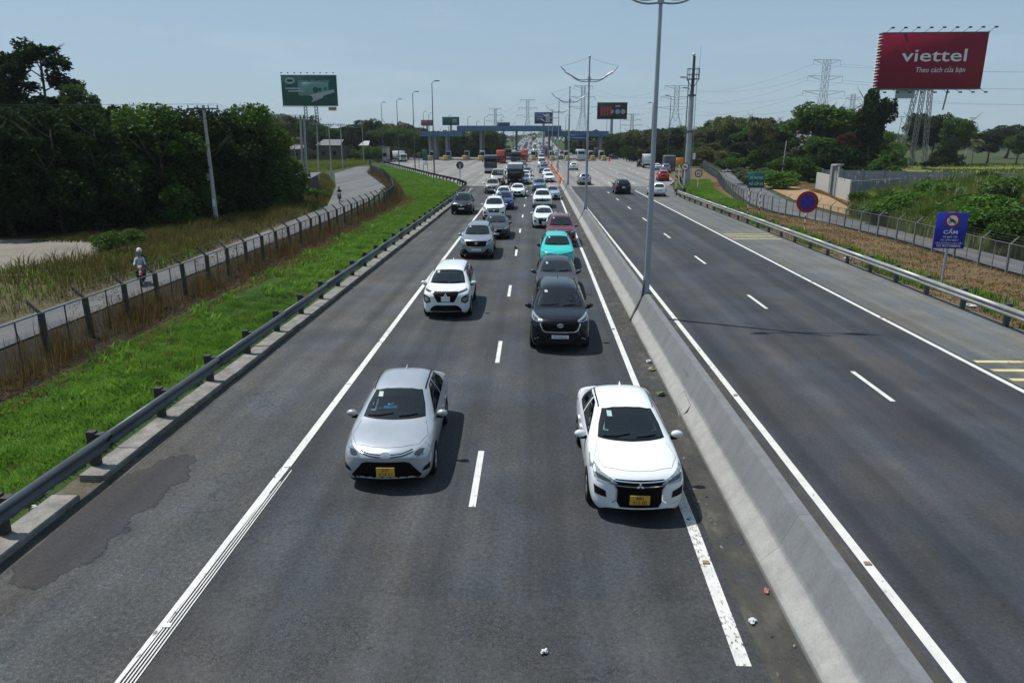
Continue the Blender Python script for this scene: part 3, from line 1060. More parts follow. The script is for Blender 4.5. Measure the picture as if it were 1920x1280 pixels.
def build_bus(paint, L=11.5, W=2.5, H=3.4, low=None):
    root = empty('coach_bus')
    y0 = -L / 2
    b = obj('body', rbox((0, 0, .35 + (H - .35) / 2), (W, L, H - .35), .22, 3, paint, 'body'), root)
    b.material_slots[0].link = 'OBJECT'; b.material_slots[0].material = paint
    if low: obj('lower_panel', rbox((0, y0 + .25, .75), (W + .02, .56, .80), .18, 3, low), root)
    obj('windshield', rbox((0, y0 + .10, 2.02), (W - .22, .26, 1.75), .12, 3, M['frit']), root)
    obj('windshield_glass', rbox((0, y0 + .055, 1.75), (W - .40, .2, 1.10), .09, 3, M['glass']), root)
    obj('rear_window', rbox((0, -y0 - .10, 2.45), (W - .5, .24, .85), .10, 2, M['frit']), root)
    for sx in (-1, 1):
        for k in range(6):
            obj('side_window', rbox((sx * (W / 2 - .02), y0 + 1.6 + k * 1.62, 2.3), (.07, 1.5, .95), .03, 1, M['frit']), root)
        obj('headlight', rbox((sx * (W / 2 - .36), y0 + .05, .80), (.42, .16, .18), .05, 2, M['lamp']), root)
        obj('tail_light', rbox((sx * (W / 2 - .16), -y0 - .03, 1.0), (.18, .1, .5), .04, 2, M['tail']), root)
        mb = MB().path([(sx * (W / 2 - .1), y0 + .1, H - .4), (sx * (W / 2 + .22), y0 - .18, H - .35), (sx * (W / 2 + .25), y0 - .2, H - .75)], .03, 6)
        mb.box((sx * (W / 2 + .25), y0 - .2, H - 1.0), (.22, .12, .5))
        mb.build('mirror', M['trim'], root)
    MB().box((0, y0 - .0, .42), (W - .3, .12, .22)).build('bumper', M['trim'], root)
    plate_group(root, '', y0 - .09, .62, M['plate_y'], .46, .12, -1)
    plate_group(root, '', -y0 + .03, .75, M['plate_y'], .36, .18, 1)
    add_wheels(root, W / 2 - .16, (y0 + 2.4, -y0 - 3.2), .50)
    MB().box((0, 0, .42), (W * .86, L * .9, .2)).build('underbody', M['under'], root)
    return root


def build_truck(cab, box, L=7.5, W=2.2, H=3.2, tarp=False, tank=False):
    """cab, cargo body, bumper, lamps, mirrors, wheels; front towards -Y"""
    root = empty('box_truck')
    y0 = -L / 2
    ch = min(2.35, H - .35)
    cb = obj('cab', rbox((0, y0 + .85, .5 + (ch - .5) / 2), (W - .08, 1.7, ch - .5), .14, 3, cab, 'cab'), root)
    cb.material_slots[0].link = 'OBJECT'; cb.material_slots[0].material = cab
    obj('windshield', rbox((0, y0 + .06, ch - .62), (W - .34, .2, .78), .08, 2, M['frit']), root)
    obj('windshield_glass', rbox((0, y0 + .03, ch - .62), (W - .46, .17, .66), .07, 2, M['glass']), root)
    obj('grille', rbox((0, y0 + .03, 1.08), (W - .7, .12, .30), .04, 2, M['grille']), root)
    for sx in (-1, 1):
        obj('headlight', rbox((sx * (W / 2 - .33), y0 + .02, .80), (.34, .12, .18), .04, 2, M['lamp']), root)
        obj('side_window', rbox((sx * (W / 2 - .05), y0 + .75, ch - .62), (.06, .9, .6), .02, 1, M['frit']), root)
        obj('tail_light', rbox((sx * (W / 2 - .25), -y0 - .0, .72), (.3, .08, .12), .02, 1, M['tail']), root)
        mb = MB().path([(sx * (W / 2 - .1), y0 + .1, ch - .3), (sx * (W / 2 + .2), y0 - .05, ch - .25), (sx * (W / 2 + .2), y0 - .05, ch - .8)], .02, 5)
        mb.box((sx * (W / 2 + .2), y0 - .05, ch - .6), (.18, .08, .36))
        mb.build('mirror', M['trim'], root)
    MB().box((0, y0 + .03, .52), (W - .1, .16, .26)).build('bumper', M['trim'], root)
    ly = L - 1.95
    if tank:
        t = MB().lathe([(.01, 0), (.8, .02), (1.08, .18), (1.12, .5), (1.12, ly - .5), (1.08, ly - .18), (.8, ly - .02), (.01, ly)], axis='Y', n=24)
        t.build('tank', box, root, True).location = (0, y0 + 1.9, 2.05)
    else:
        bx = obj('cargo_body', rbox((0, y0 + 1.9 + ly / 2, .95 + (H - .95) / 2), (W, ly, H - .95), .12 if tarp else .03, 3 if tarp else 1, box, 'cargo_body'), root)
        bx.material_slots[0].link = 'OBJECT'; bx.material_slots[0].material = box
        fr = MB()
        for k in range(int(ly // 1.0) + 1):
            yy = y0 + 1.95 + k * (ly - .1) / max(1, int(ly // 1.0))
            for sx in (-1, 1): fr.box((sx * (W / 2 + .01), yy, .95 + (H - 1.1) / 2), (.05, .06, H - 1.1))
        for zz in (1.0, 1.6):
            fr.box((0, -y0 - .04, zz), (W - .1, .06, .06))
        fr.build('frame', M['trim'], root)
    MB().box((0, y0 + L * .52, .72), (W * .5, L * .9, .26)).build('chassis', M['under'], root)
    plate_group(root, '', -y0 + .02, .62, M['plate_y'], .40, .18, 1)
    add_wheels(root, W / 2 - .15, (y0 + 1.0, -y0 - 1.5), .44)
    return root


def flatten(root, name):
    """one light mesh of a whole vehicle, for those too far away to show their parts"""
    mats, vs, fs, mi = [], [], [], []

    def walk(o, mw):
        if o.type == 'MESH':
            n = len(vs)
            vs.extend([mw @ v.co for v in o.data.vertices])
            mat = o.material_slots[0].material
            if mat not in mats: mats.append(mat)
            k = mats.index(mat)
            for p in o.data.polygons:
                fs.append(tuple(i + n for i in p.vertices)); mi.append(k)
        for ch in KIDS.get(o.name, ()):
            walk(ch, mw @ Matrix.LocRotScale(ch.location, ch.rotation_euler, ch.scale))
    walk(root, Matrix.Identity(4))
    me = bpy.data.meshes.new(name)
    me.from_pydata(vs, [], fs)
    for m in mats: me.materials.append(m)
    me.polygons.foreach_set('material_index', mi)
    me.polygons.foreach_set('use_smooth', [True] * len(fs))
    return me


# ------------------------------------------------------------------ people and motorbikes
def skin_body(name, joints, bones, mats_by_height=None, m=None, parent=None, root=0):
    """one continuous figure: joints = (x, y, z, radius), bones = index pairs"""
    me = bpy.data.meshes.new(name)
    me.from_pydata([j[:3] for j in joints], bones, [])
    o = bpy.data.objects.new(name, me)
    C.objects.link(o)
    sk = o.modifiers.new('skin', 'SKIN')
    o.modifiers.new('sub', 'SUBSURF').levels = 1
    for i, d in enumerate(me.skin_vertices[0].data):
        r = joints[i][3]
        d.radius = (r, r)
        d.use_root = (i == root)
    dg = bpy.context.evaluated_depsgraph_get()
    out = bpy.data.meshes.new_from_object(o.evaluated_get(dg))
    bpy.data.objects.remove(o)
    out.materials.clear()
    out.polygons.foreach_set('use_smooth', [True] * len(out.polygons))
    if m: out.materials.append(m)
    out.name = name
    return out


M['skin'] = pm('skin', (0.36, 0.20, 0.13), 0.6)
M['shirt_pale'] = pm('pale_jacket_cloth', (0.36, 0.39, 0.46), 0.85, bump=.3)
M['shirt_dark'] = pm('dark_jacket_cloth', (0.018, 0.020, 0.028), 0.85, bump=.3)
M['trousers'] = pm('dark_trousers', (0.02, 0.022, 0.03), 0.9, bump=.3)
M['helmet_pale'] = pm('cream_helmet', (0.62, 0.58, 0.46), 0.3, coat=.6)
M['helmet_grey'] = pm('grey_helmet', (0.10, 0.11, 0.11), 0.3, coat=.6)
M['shoe'] = pm('shoe', (0.03, 0.028, 0.025), 0.8)


def seated_person(shirt, helmet, label, group=None, riding=True, zoff=0.0):
    """a person sitting astride, front towards -Y; the origin is under the seat on the ground"""
    root = empty('person', label=label, cat='person', group=group)
    z = zoff
    J = [(0, .02, .80 + z, .15), (0, .0, 1.0 + z, .135), (0, -.03, 1.20 + z, .15), (0, -.04, 1.34 + z, .13), (0, -.05, 1.44 + z, .055), (0, -.07, 1.55 + z, .085), (0, -.075, 1.66 + z, .09),
         (.17, -.03, 1.36 + z, .07), (.24, -.20, 1.16 + z, .05), (.26, -.46, 1.08 + z, .036), (.25, -.54, 1.07 + z, .038),
         (-.17, -.03, 1.36 + z, .07), (-.24, -.20, 1.16 + z, .05), (-.26, -.46, 1.08 + z, .036), (-.25, -.54, 1.07 + z, .038),
         (.11, -.02, .79 + z, .10), (.17, -.40, .74 + z, .085), (.16, -.36, .36 + z, .055), (.16, -.46, .30 + z, .042),
         (-.11, -.02, .79 + z, .10), (-.17, -.40, .74 + z, .085), (-.16, -.36, .36 + z, .055), (-.16, -.46, .30 + z, .042)]
    B = [(0, 1), (1, 2), (2, 3), (3, 4), (4, 5), (5, 6), (3, 7), (7, 8), (8, 9), (9, 10), (3, 11), (11, 12), (12, 13), (13, 14),
         (0, 15), (15, 16), (16, 17), (17, 18), (0, 19), (19, 20), (20, 21), (21, 22)]
    me = skin_body('body', J, B, m=M['skin'])
    me.materials.append(shirt); me.materials.append(M['trousers']); me.materials.append(M['shoe'])
    for p in me.polygons:
        c = p.center
        if c.z > 1.43 + z or (abs(c.x) > .18 and c.y < -.44 and c.z > .95 + z): k = 0
        elif c.z > .88 + z: k = 1
        elif c.z < .345 + z and c.y < -.36: k = 3
        else: k = 2
        p.material_index = k
    obj('body', me, root)
    MB().lathe([(.135, -.06), (.142, .02), (.12, .10), (.07, .145), (.001, .16)], n=16).build('helmet', helmet, root, True).location = (0, -.07, 1.66 + z)
    return root


def build_motorbike(paint, label):
    root = empty('motorbike', label=label, cat='motorbike')
    ty = MB().lathe([(.19, -.03), (.26, -.045), (.295, -.02), (.295, .02), (.26, .045), (.19, .03)], axis='X', n=22).mesh('tyre', M['tyre'], True)
    rim = MB().lathe([(.195, -.025), (.205, 0), (.195, .025), (.04, .03), (.04, -.03), (.195, -.025)], axis='X', n=18).mesh('rim', M['alloy'], True)
    for y in (-.62, .62):
        w = empty('wheel'); w.parent = root
        KIDS.setdefault(root.name, []).append(w)
        w.location = (0, y, .295)
        obj('tyre', ty, w); obj('rim', rim, w)
    MB().path([(0, -.62, .30), (0, -.50, .62), (0, -.40, .98)], [.045, .05, .04], 8).build('fork', M['alloy'], root)
    obj('front_fender', rbox((0, -.62, .60), (.12, .46, .08), .035, 2, paint), root)
    b = MB()
    prof = [(-.50, .62), (-.44, 1.02), (-.34, 1.02), (-.26, .60), (-.10, .42), (.30, .46), (.72, .70), (.86, .82), (.70, .80), (.25, .72), (-.05, .66), (-.2, .50), (-.32, .40)]
    leg = MB().prism([(-.17, .50), (.17, .50), (.23, .78), (.16, 1.02), (-.16, 1.02), (-.23, .78)], .07, Matrix.Rotation(math.pi / 2 - .18, 3, 'X'), (0, -.40, 0))
    leg.build('leg_shield', paint, root)
    obj('body', rbox((0, .35, .60), (.30, .95, .30), .10, 3, paint, 'body'), root)
    obj('floorboard', rbox((0, -.12, .36), (.28, .55, .10), .04, 2, M['trim']), root)
    obj('seat', rbox((0, .28, .775), (.27, .82, .11), .05, 3, M['trim']), root)
    obj('headlight', rbox((0, -.53, .99), (.20, .12, .14), .05, 3, M['drl']), root)
    obj('front_badge', rbox((0, -.56, .72), (.12, .05, .10), .02, 2, M['drl']), root)
    MB().path([(-.34, -.30, 1.06), (-.16, -.38, 1.03), (0, -.40, 1.02), (.16, -.38, 1.03), (.34, -.30, 1.06)], .022, 6).build('handlebar', M['trim'], root)
    for sx in (-1, 1):
        mm = MB().path([(sx * .26, -.35, 1.05), (sx * .33, -.40, 1.24)], .009, 5)
        mm.ball((sx * .35, -.40, 1.28), (.07, .02, .045), 10, 6)
        mm.build('mirror', M['trim'], root)
    MB().path([(.16, .15, .33), (.18, .5, .36), (.18, .82, .42)], [.03, .045, .05], 8).build('exhaust', M['alloy'], root)
    MB().box((0, .95, .62), (.16, .02, .14)).build('number_plate', M['plate_w'], root)
    obj('tail_light', rbox((0, .86, .78), (.16, .07, .07), .02, 2, M['tail']), root)
    return root
# ================================================================== ground and roads
def asphalt(name, base, coarse=.28, streak=.18, rough=.85, warm=(1.05, 1.0, .95), cracks=True, resurfaced=None):
    m, t, b, o = nt(name)
    pos = N(t, 'ShaderNodeNewGeometry').outputs['Position']
    agg = ramp_n(t, noise_n(t, 55, 3, .7, pos), .25, .75, 1 - coarse, 1 + coarse)
    agg2 = ramp_n(t, noise_n(t, 14, 3, .6, pos), .3, .7, 1 - coarse * .5, 1 + coarse * .5)
    agg = math_n(t, 'MULTIPLY', agg, ramp_n(t, noise_n(t, 26, 2, .6, pos), .60, .74, 1, 1 + coarse * 1.6))
    lane = noise_n(t, 1.0, 3, .5, pos, mapscale=(1.15, .012, 1))
    st = ramp_n(t, lane, .30, .70, 1 - streak, 1 + streak * 1.3)
    blot = ramp_n(t, noise_n(t, .35, 5, .65, pos), .3, .7, 1 - streak * .8, 1 + streak * .8)
    k = math_n(t, 'MULTIPLY', math_n(t, 'MULTIPLY', agg, agg2), math_n(t, 'MULTIPLY', st, blot))
    if cracks:
        v = N(t, 'ShaderNodeTexVoronoi', feature='DISTANCE_TO_EDGE')
        v.inputs['Scale'].default_value = 2.6
        wv = N(t, 'ShaderNodeVectorMath', operation='ADD')
        nz = N(t, 'ShaderNodeTexNoise'); nz.inputs['Scale'].default_value = 2.5; nz.inputs['Detail'].default_value = 4
        t.links.new(pos, nz.inputs['Vector'])
        sc = N(t, 'ShaderNodeVectorMath', operation='SCALE'); sc.inputs['Scale'].default_value = .5
        t.links.new(nz.outputs['Color'], sc.inputs[0])
        t.links.new(pos, wv.inputs[0]); t.links.new(sc.outputs[0], wv.inputs[1])
        t.links.new(wv.outputs[0], v.inputs['Vector'])
        cr = ramp_n(t, v.outputs['Distance'], .0, .045, .55, 1)
        mask = ramp_n(t, noise_n(t, .22, 3, .6, pos), .50, .62, 0, 1)
        cr = math_n(t, 'ADD', math_n(t, 'MULTIPLY', cr, mask), math_n(t, 'SUBTRACT', 1.0, mask))
        k = math_n(t, 'MULTIPLY', k, cr)
        # tar patches and dropped oil
        oil = ramp_n(t, noise_n(t, 1.7, 4, .6, pos, mapscale=(1, .6, 1)), .68, .76, 1, .62)
        k = math_n(t, 'MULTIPLY', k, oil)
    c = N(t, 'ShaderNodeCombineColor')
    for i in range(3): t.links.new(k, c.inputs[i])
    hue = ramp_n(t, noise_n(t, .55, 3, .6, pos, mapscale=(1, .45, 1)), .35, .65)
    bcol = mix_n(t, hue, (base[0] * .90, base[1] * .98, base[2] * 1.06), (base[0] * 1.12, base[1] * 1.03, base[2] * .90))
    col = mix_n(t, 1.0, bcol, c.outputs[0], 'MULTIPLY')
    tint = ramp_n(t, lane, .45, .75, 0, .8)
    col = mix_n(t, tint, col, mix_n(t, 1.0, col, warm, 'MULTIPLY'))
    if resurfaced:
        sep = N(t, 'ShaderNodeSeparateXYZ'); t.links.new(pos, sep.inputs[0])
        edge = math_n(t, 'ADD', sep.outputs[1], math_n(t, 'MULTIPLY', noise_n(t, 3, 3, .6, pos), .25))
        f = ramp_n(t, edge, resurfaced, resurfaced + .12, 1, 0)
        ink = math_n(t, 'MULTIPLY', f, ramp_n(t, noise_n(t, 9, 4, .75, pos), .35, .65, .15, 1))
        col = mix_n(t, math_n(t, 'MULTIPLY', ink, .40), col, (.078, .077, .072))
        v2 = N(t, 'ShaderNodeTexVoronoi', feature='DISTANCE_TO_EDGE')
        v2.inputs['Scale'].default_value = 17
        wv2 = N(t, 'ShaderNodeVectorMath', operation='ADD')
        sc2 = N(t, 'ShaderNodeVectorMath', operation='SCALE'); sc2.inputs['Scale'].default_value = .12
        nz2 = N(t, 'ShaderNodeTexNoise'); nz2.inputs['Scale'].default_value = 12
        t.links.new(pos, nz2.inputs['Vector']); t.links.new(nz2.outputs['Color'], sc2.inputs[0])
        t.links.new(pos, wv2.inputs[0]); t.links.new(sc2.outputs[0], wv2.inputs[1]); t.links.new(wv2.outputs[0], v2.inputs['Vector'])
        pit = math_n(t, 'MULTIPLY', math_n(t, 'MULTIPLY', ramp_n(t, v2.outputs['Distance'], .0, .13, 1, 0), f), ramp_n(t, noise_n(t, .8, 4, .6, pos), .42, .58))
        col = mix_n(t, math_n(t, 'MULTIPLY', pit, .75), col, (.012, .012, .013))
    t.links.new(col, b.inputs['Base Color'])
    b.inputs['Roughness'].default_value = rough
    b.inputs['Specular IOR Level'].default_value = .3
    bn = N(t, 'ShaderNodeBump'); bn.inputs['Strength'].default_value = .5; bn.inputs['Distance'].default_value = .01
    t.links.new(noise_n(t, 70, 3, .7, pos), bn.inputs['Height'])
    t.links.new(bn.outputs[0], b.inputs['Normal'])
    return m


def earth(name, cols, scale=.8, rough=.95, bump=.6, fine=18):
    m, t, b, o = nt(name)
    pos = N(t, 'ShaderNodeNewGeometry').outputs['Position']
    f = math_n(t, 'ADD', math_n(t, 'MULTIPLY', noise_n(t, scale, 5, .65, pos), .6), math_n(t, 'MULTIPLY', noise_n(t, fine, 3, .7, pos), .4))
    cr = N(t, 'ShaderNodeValToRGB')
    e = cr.color_ramp.elements
    while len(e) < len(cols): e.new(.5)
    for i, c in enumerate(cols):
        e[i].position = .3 + .4 * i / max(1, len(cols) - 1)
        e[i].color = (*c, 1)
    t.links.new(f, cr.inputs[0])
    t.links.new(cr.outputs[0], b.inputs['Base Color'])
    b.inputs['Roughness'].default_value = rough
    b.inputs['Specular IOR Level'].default_value = .15
    bn = N(t, 'ShaderNodeBump'); bn.inputs['Strength'].default_value = bump; bn.inputs['Distance'].default_value = .05
    t.links.new(noise_n(t, fine, 4, .7, pos), bn.inputs['Height'])
    t.links.new(bn.outputs[0], b.inputs['Normal'])
    return m


def frayed(name, col):
    # a poured patch whose rim breaks up into the old surface
    m = asphalt(name, col, coarse=.4, streak=.3, cracks=False)
    t = m.node_tree
    b, o = t.nodes['Principled BSDF'], t.nodes['Material Output']
    at_ = N(t, 'ShaderNodeAttribute', attribute_name='rim')
    f = math_n(t, 'ADD', at_.outputs['Fac'], math_n(t, 'MULTIPLY', math_n(t, 'SUBTRACT', noise_n(t, 5, 5, .7), .5), .9))
    tr = N(t, 'ShaderNodeBsdfTransparent')
    mx = N(t, 'ShaderNodeMixShader')
    t.links.new(ramp_n(t, f, .28, .42), mx.inputs[0])
    t.links.new(tr.outputs[0], mx.inputs[1]); t.links.new(b.outputs[0], mx.inputs[2])
    t.links.new(mx.outputs[0], o.inputs['Surface'])
    return m


def barrier_mat():
    # cast concrete: smooth grey faces, a foot coloured paler than the faces above, drip streaks and tyre scuffs
    m, t, b, o = nt('barrier_concrete')
    pos = N(t, 'ShaderNodeNewGeometry').outputs['Position']
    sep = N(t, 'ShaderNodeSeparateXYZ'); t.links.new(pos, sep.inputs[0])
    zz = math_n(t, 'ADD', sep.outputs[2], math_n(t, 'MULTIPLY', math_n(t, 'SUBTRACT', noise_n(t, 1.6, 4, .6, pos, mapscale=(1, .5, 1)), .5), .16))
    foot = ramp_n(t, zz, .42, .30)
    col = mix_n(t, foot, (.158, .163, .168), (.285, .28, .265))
    run = ramp_n(t, noise_n(t, 3.2, 4, .65, pos, mapscale=(1, 1, .12)), .3, .7, .86, 1.10)
    spk = ramp_n(t, noise_n(t, 24, 3, .6, pos), .3, .7, .90, 1.08)
    scuff = ramp_n(t, noise_n(t, 2.4, 5, .7, pos, mapscale=(1, .28, 2.5)), .66, .74, 1, .55)
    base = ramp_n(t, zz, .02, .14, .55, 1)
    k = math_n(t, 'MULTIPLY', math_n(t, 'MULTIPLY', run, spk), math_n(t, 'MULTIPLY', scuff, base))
    c = N(t, 'ShaderNodeCombineColor')
    for i in range(3): t.links.new(k, c.inputs[i])
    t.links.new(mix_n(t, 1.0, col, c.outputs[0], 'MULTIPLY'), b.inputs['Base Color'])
    b.inputs['Roughness'].default_value = .85
    b.inputs['Specular IOR Level'].default_value = .2
    bn = N(t, 'ShaderNodeBump'); bn.inputs['Strength'].default_value = .25; bn.inputs['Distance'].default_value = .02
    t.links.new(noise_n(t, 12, 4, .6, pos), bn.inputs['Height'])
    t.links.new(bn.outputs[0], b.inputs['Normal'])
    return m


def road_paint(name, col, wear=.5, scale=9, soft=.10):
    """thermoplastic paint worn through to the asphalt in places"""
    m, t, b, o = nt(name)
    pos = N(t, 'ShaderNodeNewGeometry').outputs['Position']
    n1 = noise_n(t, scale, 5, .7, pos, mapscale=(1, .5, 1))
    n2 = noise_n(t, .7, 2, .5, pos)
    w = math_n(t, 'ADD', n1, math_n(t, 'MULTIPLY', n2, .35))
    hide = ramp_n(t, w, wear, wear + soft, 0, 1)
    dirt = ramp_n(t, noise_n(t, 2.5, 4, .6, pos), .3, .7, .78, 1.04)
    c = N(t, 'ShaderNodeCombineColor')
    for i in range(3): t.links.new(dirt, c.inputs[i])
    t.links.new(mix_n(t, 1.0, tuple(col), c.outputs[0], 'MULTIPLY'), b.inputs['Base Color'])
    b.inputs['Roughness'].default_value = .7
    tr = N(t, 'ShaderNodeBsdfTransparent')
    mx = N(t, 'ShaderNodeMixShader')
    t.links.new(hide, mx.inputs[0])
    t.links.new(tr.outputs[0], mx.inputs[1]); t.links.new(b.outputs[0], mx.inputs[2])
    t.links.new(mx.outputs[0], o.inputs['Surface'])
    return m


M['asphalt_left'] = asphalt('asphalt_old', (.037, .040, .045), coarse=.66, streak=.38, resurfaced=9.1)
M['asphalt_right'] = asphalt('asphalt_dark', (.035, .0375, .044), coarse=.42, streak=.36, warm=(1.12, 1.03, .97), cracks=False)
M['shoulder_left'] = asphalt('asphalt_shoulder', (.046, .048, .050), coarse=.7, streak=.42)
M['shoulder_right'] = asphalt('asphalt_pale', (.098, .101, .100), coarse=.3, streak=.24)
M['plaza'] = asphalt('concrete_paving', (.165, .162, .157), coarse=.18, streak=.28, cracks=False)
M['tar'] = frayed('tar_patch', (.030, .0295, .033))
M['line'] = road_paint('white_road_paint', (.60, .59, .56), .46)
M['line_worn'] = road_paint('worn_white_road_paint', (.60, .59, .56), .50, 22, .12)
M['line_yellow'] = road_paint('yellow_road_paint', (.55, .48, .20), .50)
M['dust'] = road_paint('road_dust', (.072, .066, .054), .50, 2.2, .35)
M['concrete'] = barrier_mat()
M['kerb'] = pm('kerb_concrete', (.165, .155, .14), .9, var=.5, scale=2.6, bump=.4, local=False, fine=.2)
M['steel'] = pm('galvanised_steel', (.30, .30, .29), .5, .35, var=.25, scale=1.5, local=False)
M['steel_dark'] = pm('weathered_steel', (.075, .085, .095), .5, .25, var=.25, scale=2, local=False)
M['post_dark'] = pm('dark_post_steel', (.028, .028, .030), .7, .1, fine=.2)
M['side_road'] = asphalt('side_road_concrete', (.105, .106, .112), coarse=.2, streak=.25)
M['earth_far'] = earth('ground_soil', [(.022, .036, .012), (.04, .055, .02), (.06, .055, .03)], .06)
M['verge_green'] = earth('verge_soil', [(.016, .036, .009), (.034, .068, .016), (.055, .058, .026)], 1.4)
M['verge_dry'] = earth('dry_verge_soil', [(.05, .036, .020), (.12, .082, .044), (.19, .135, .075)], 1.6)
M['clearing'] = earth('bare_dirt', [(.13, .115, .095), (.19, .17, .14), (.24, .22, .19)], .5)
M['litter_soil'] = earth('leaf_litter', [(.008, .007, .005), (.020, .016, .010), (.045, .034, .022)], 2.4)
M['rice'] = earth('rice_field', [(.09, .12, .022), (.13, .15, .03), (.16, .165, .05)], .12)
M['kerb_soil'] = earth('gritty_soil', [(.045, .036, .024), (.10, .085, .062), (.17, .15, .12)], 3.5)
M['hay'] = earth('dry_hay_ground', [(.16, .10, .05), (.28, .19, .10), (.36, .26, .15)], .5)


def zr(y):
    """the road climbs a long ramp far beyond the toll plaza"""
    k = min(1, max(0, (y - 330) / 520))
    return 8.0 * k * k * (3 - 2 * k)


def sheet(name, left, right, z, m, parent=None, kind='structure', step=12):
    """a ribbon between two polylines given as (x, y)"""
    def dens(pl):
        ys = np.array([p[1] for p in pl]); xs = np.array([p[0] for p in pl])
        return lambda y: float(np.interp(y, ys, xs))
    fl, fr = dens(left), dens(right)
    y0, y1 = max(left[0][1], right[0][1]), min(left[-1][1], right[-1][1])
    n = max(2, int((y1 - y0) / step) + 1)
    ys = sorted(set([y0 + (y1 - y0) * k / (n - 1) for k in range(n)] + [p[1] for p in left + right if y0 <= p[1] <= y1]))
    b = MB()
    for y in ys:
        b.v += [(fl(y), y, z + zr(y)), (fr(y), y, z + zr(y))]
    b.f = [(2 * i, 2 * i + 1, 2 * i + 3, 2 * i + 2) for i in range(len(ys) - 1)]
    o = b.build(name, m, parent)
    if parent is None: tag(o, kind=kind)
    return o


def patch(name, pts, z, m, parent=None, kind='structure'):
    b = MB().add([(p[0], p[1], z) for p in pts], [tuple(range(len(pts)))])
    me = b.mesh(name, m)
    if sum((pts[i - 1][0] * pts[i][1] - pts[i][0] * pts[i - 1][1]) for i in range(len(pts))) < 0: me.flip_normals()
    o = obj(name, me, parent)
    if parent is None: tag(o, kind=kind)
    return o


# the ground sheet reaches the horizon
gb = MB()
gx = [-4000, -1200, -400, -150, -60, 0, 60, 150, 400, 1200, 4000]
gy = [-200, -20, 60, 160, 330, 500, 900, 1600, 3000, 7000]
for y in gy:
    for x in gx: gb.v.append((x, y, -.14))
for j in range(len(gy) - 1):
    for i in range(len(gx) - 1):
        a = j * len(gx) + i
        gb.f.append((a, a + 1, a + 1 + len(gx), a + len(gx)))
tag(gb.build('ground', M['earth_far']), kind='structure')

RAIL_L = [(-8.47, -6), (-8.47, 60), (-8.55, 80), (-8.9, 95), (-9.5, 102), (-11.4, 110), (-16.6, 125), (-28.8, 163), (-40.5, 199), (-46, 240), (-46, 262)]
PLZ_R = [(16.4, 88), (17.6, 96), (22, 118), (29.3, 175), (31, 216), (30, 265), (20, 330), (15, 360)]
PLZ_L = [(-10.8, 104.5), (-11.8, 110), (-17, 125), (-29.2, 163), (-41, 199), (-46.4, 240), (-46.4, 262), (-20, 330), (-15, 360)]
road_l = sheet('road', [(-8.28, -8), (-8.28, 82), (-9.6, 99), (-11, 107)], [(4.1, -8), (4.1, 107)], 0, M['asphalt_left'])
sh_l = sheet('road_shoulder', [(-8.3, -8), (-8.3, 82), (-9.6, 99), (-10.7, 105)], [(-5.0, -8), (-5.0, 105)], .004, M['shoulder_left'])
road_r = sheet('road', [(4.1, -8), (4.1, 107)], [(13.0, -8), (13.0, 107)], 0, M['asphalt_right'])
sh_r = sheet('road_shoulder', [(12.9, -8), (12.9, 107)], [(16.9, -8), (16.9, 90), (19.6, 107)], -.004, M['shoulder_right'])
plaza = sheet('toll_plaza_paving', PLZ_L, [(18.5, 104.5)] + PLZ_R[2:], .004, M['plaza'])
sheet('road', [(-14, 358), (-13, 900), (-13, 1500)], [(14, 358), (13, 900), (13, 1500)], .012, M['plaza'])
# a bank under the climbing ramp
for sx in (-1, 1):
    b = MB()
    ys = list(range(340, 1500, 20))
    for y in ys: b.v += [(sx * 14.2, y, zr(y) - .02), (sx * (14.2 + 2 * zr(y) + .5), y, -.13)]
    b.f = [(2 * i, 2 * i + 1, 2 * i + 3, 2 * i + 2) for i in range(len(ys) - 1)]
    tag(b.build('road_bank', M['verge_green']), kind='structure')


def line_strip(name, parent, pts, w, m, z=.008):
    b = MB()
    for x, y in pts: b.v += [(x - w / 2, y, z), (x + w / 2, y, z)]
    b.f = [(2 * i, 2 * i + 1, 2 * i + 3, 2 * i + 2) for i in range(len(pts) - 1)]
    return b.build(name, m, parent)


# painted lines
line_strip('edge_line', road_l, [(-4.97, 13.2), (-5.03, 30), (-5.07, 60), (-5.05, 104)], .17, M['line'])
b = MB()
b.add([(-5.06, 6.0, .008), (-5.02, 6.0, .008), (-4.90, 13.2, .008), (-5.06, 13.2, .008)], [(0, 1, 2, 3)])
b.build('edge_line', M['line'], road_l)
for k in range(4):
    line_strip('grooved_line', road_l, [(-4.955 + k * .047, 4), (-4.955 + k * .047, 11.6 + k * .5)], .020, M['line'], .012)
line_strip('edge_line', road_l, [(2.66, 7.75), (2.72, 11.4), (2.75, 18)], .19, M['line_worn'])
line_strip('edge_line', road_l, [(2.75, 18.0), (2.80, 40), (2.82, 104)], .16, M['line'])
line_strip('edge_line', road_r, [(5.20, -6), (5.20, 15), (5.14, 33), (4.95, 75), (4.85, 104)], .165, M['line'])
line_strip('edge_line', road_r, [(12.80, -6), (12.82, 40), (12.86, 96)], .16, M['line'])
for y0, y1 in [(2.6, 5), (11.72, 14.15), (20.45, 22.85), (29.85, 32.3), (40.9, 43.4), (51.5, 53.9), (62, 64.4), (72.4, 74.8), (82.8, 85.2), (93.2, 95.6)]:
    line_strip('lane_dash', road_l, [(-1.09, y0), (-1.10, y1)], .125, M['line'])
for y0, y1 in [(-3.2, -.8), (7.1, 9.5), (17.5, 19.95), (27.9, 30.5), (38.5, 41.2), (49.0, 51.5), (59.6, 62), (70.1, 72.5), (80.6, 83), (91, 93.4)]:
    line_strip('lane_dash', road_r, [(9.05, y0), (9.05, y1)], .13, M['line'])
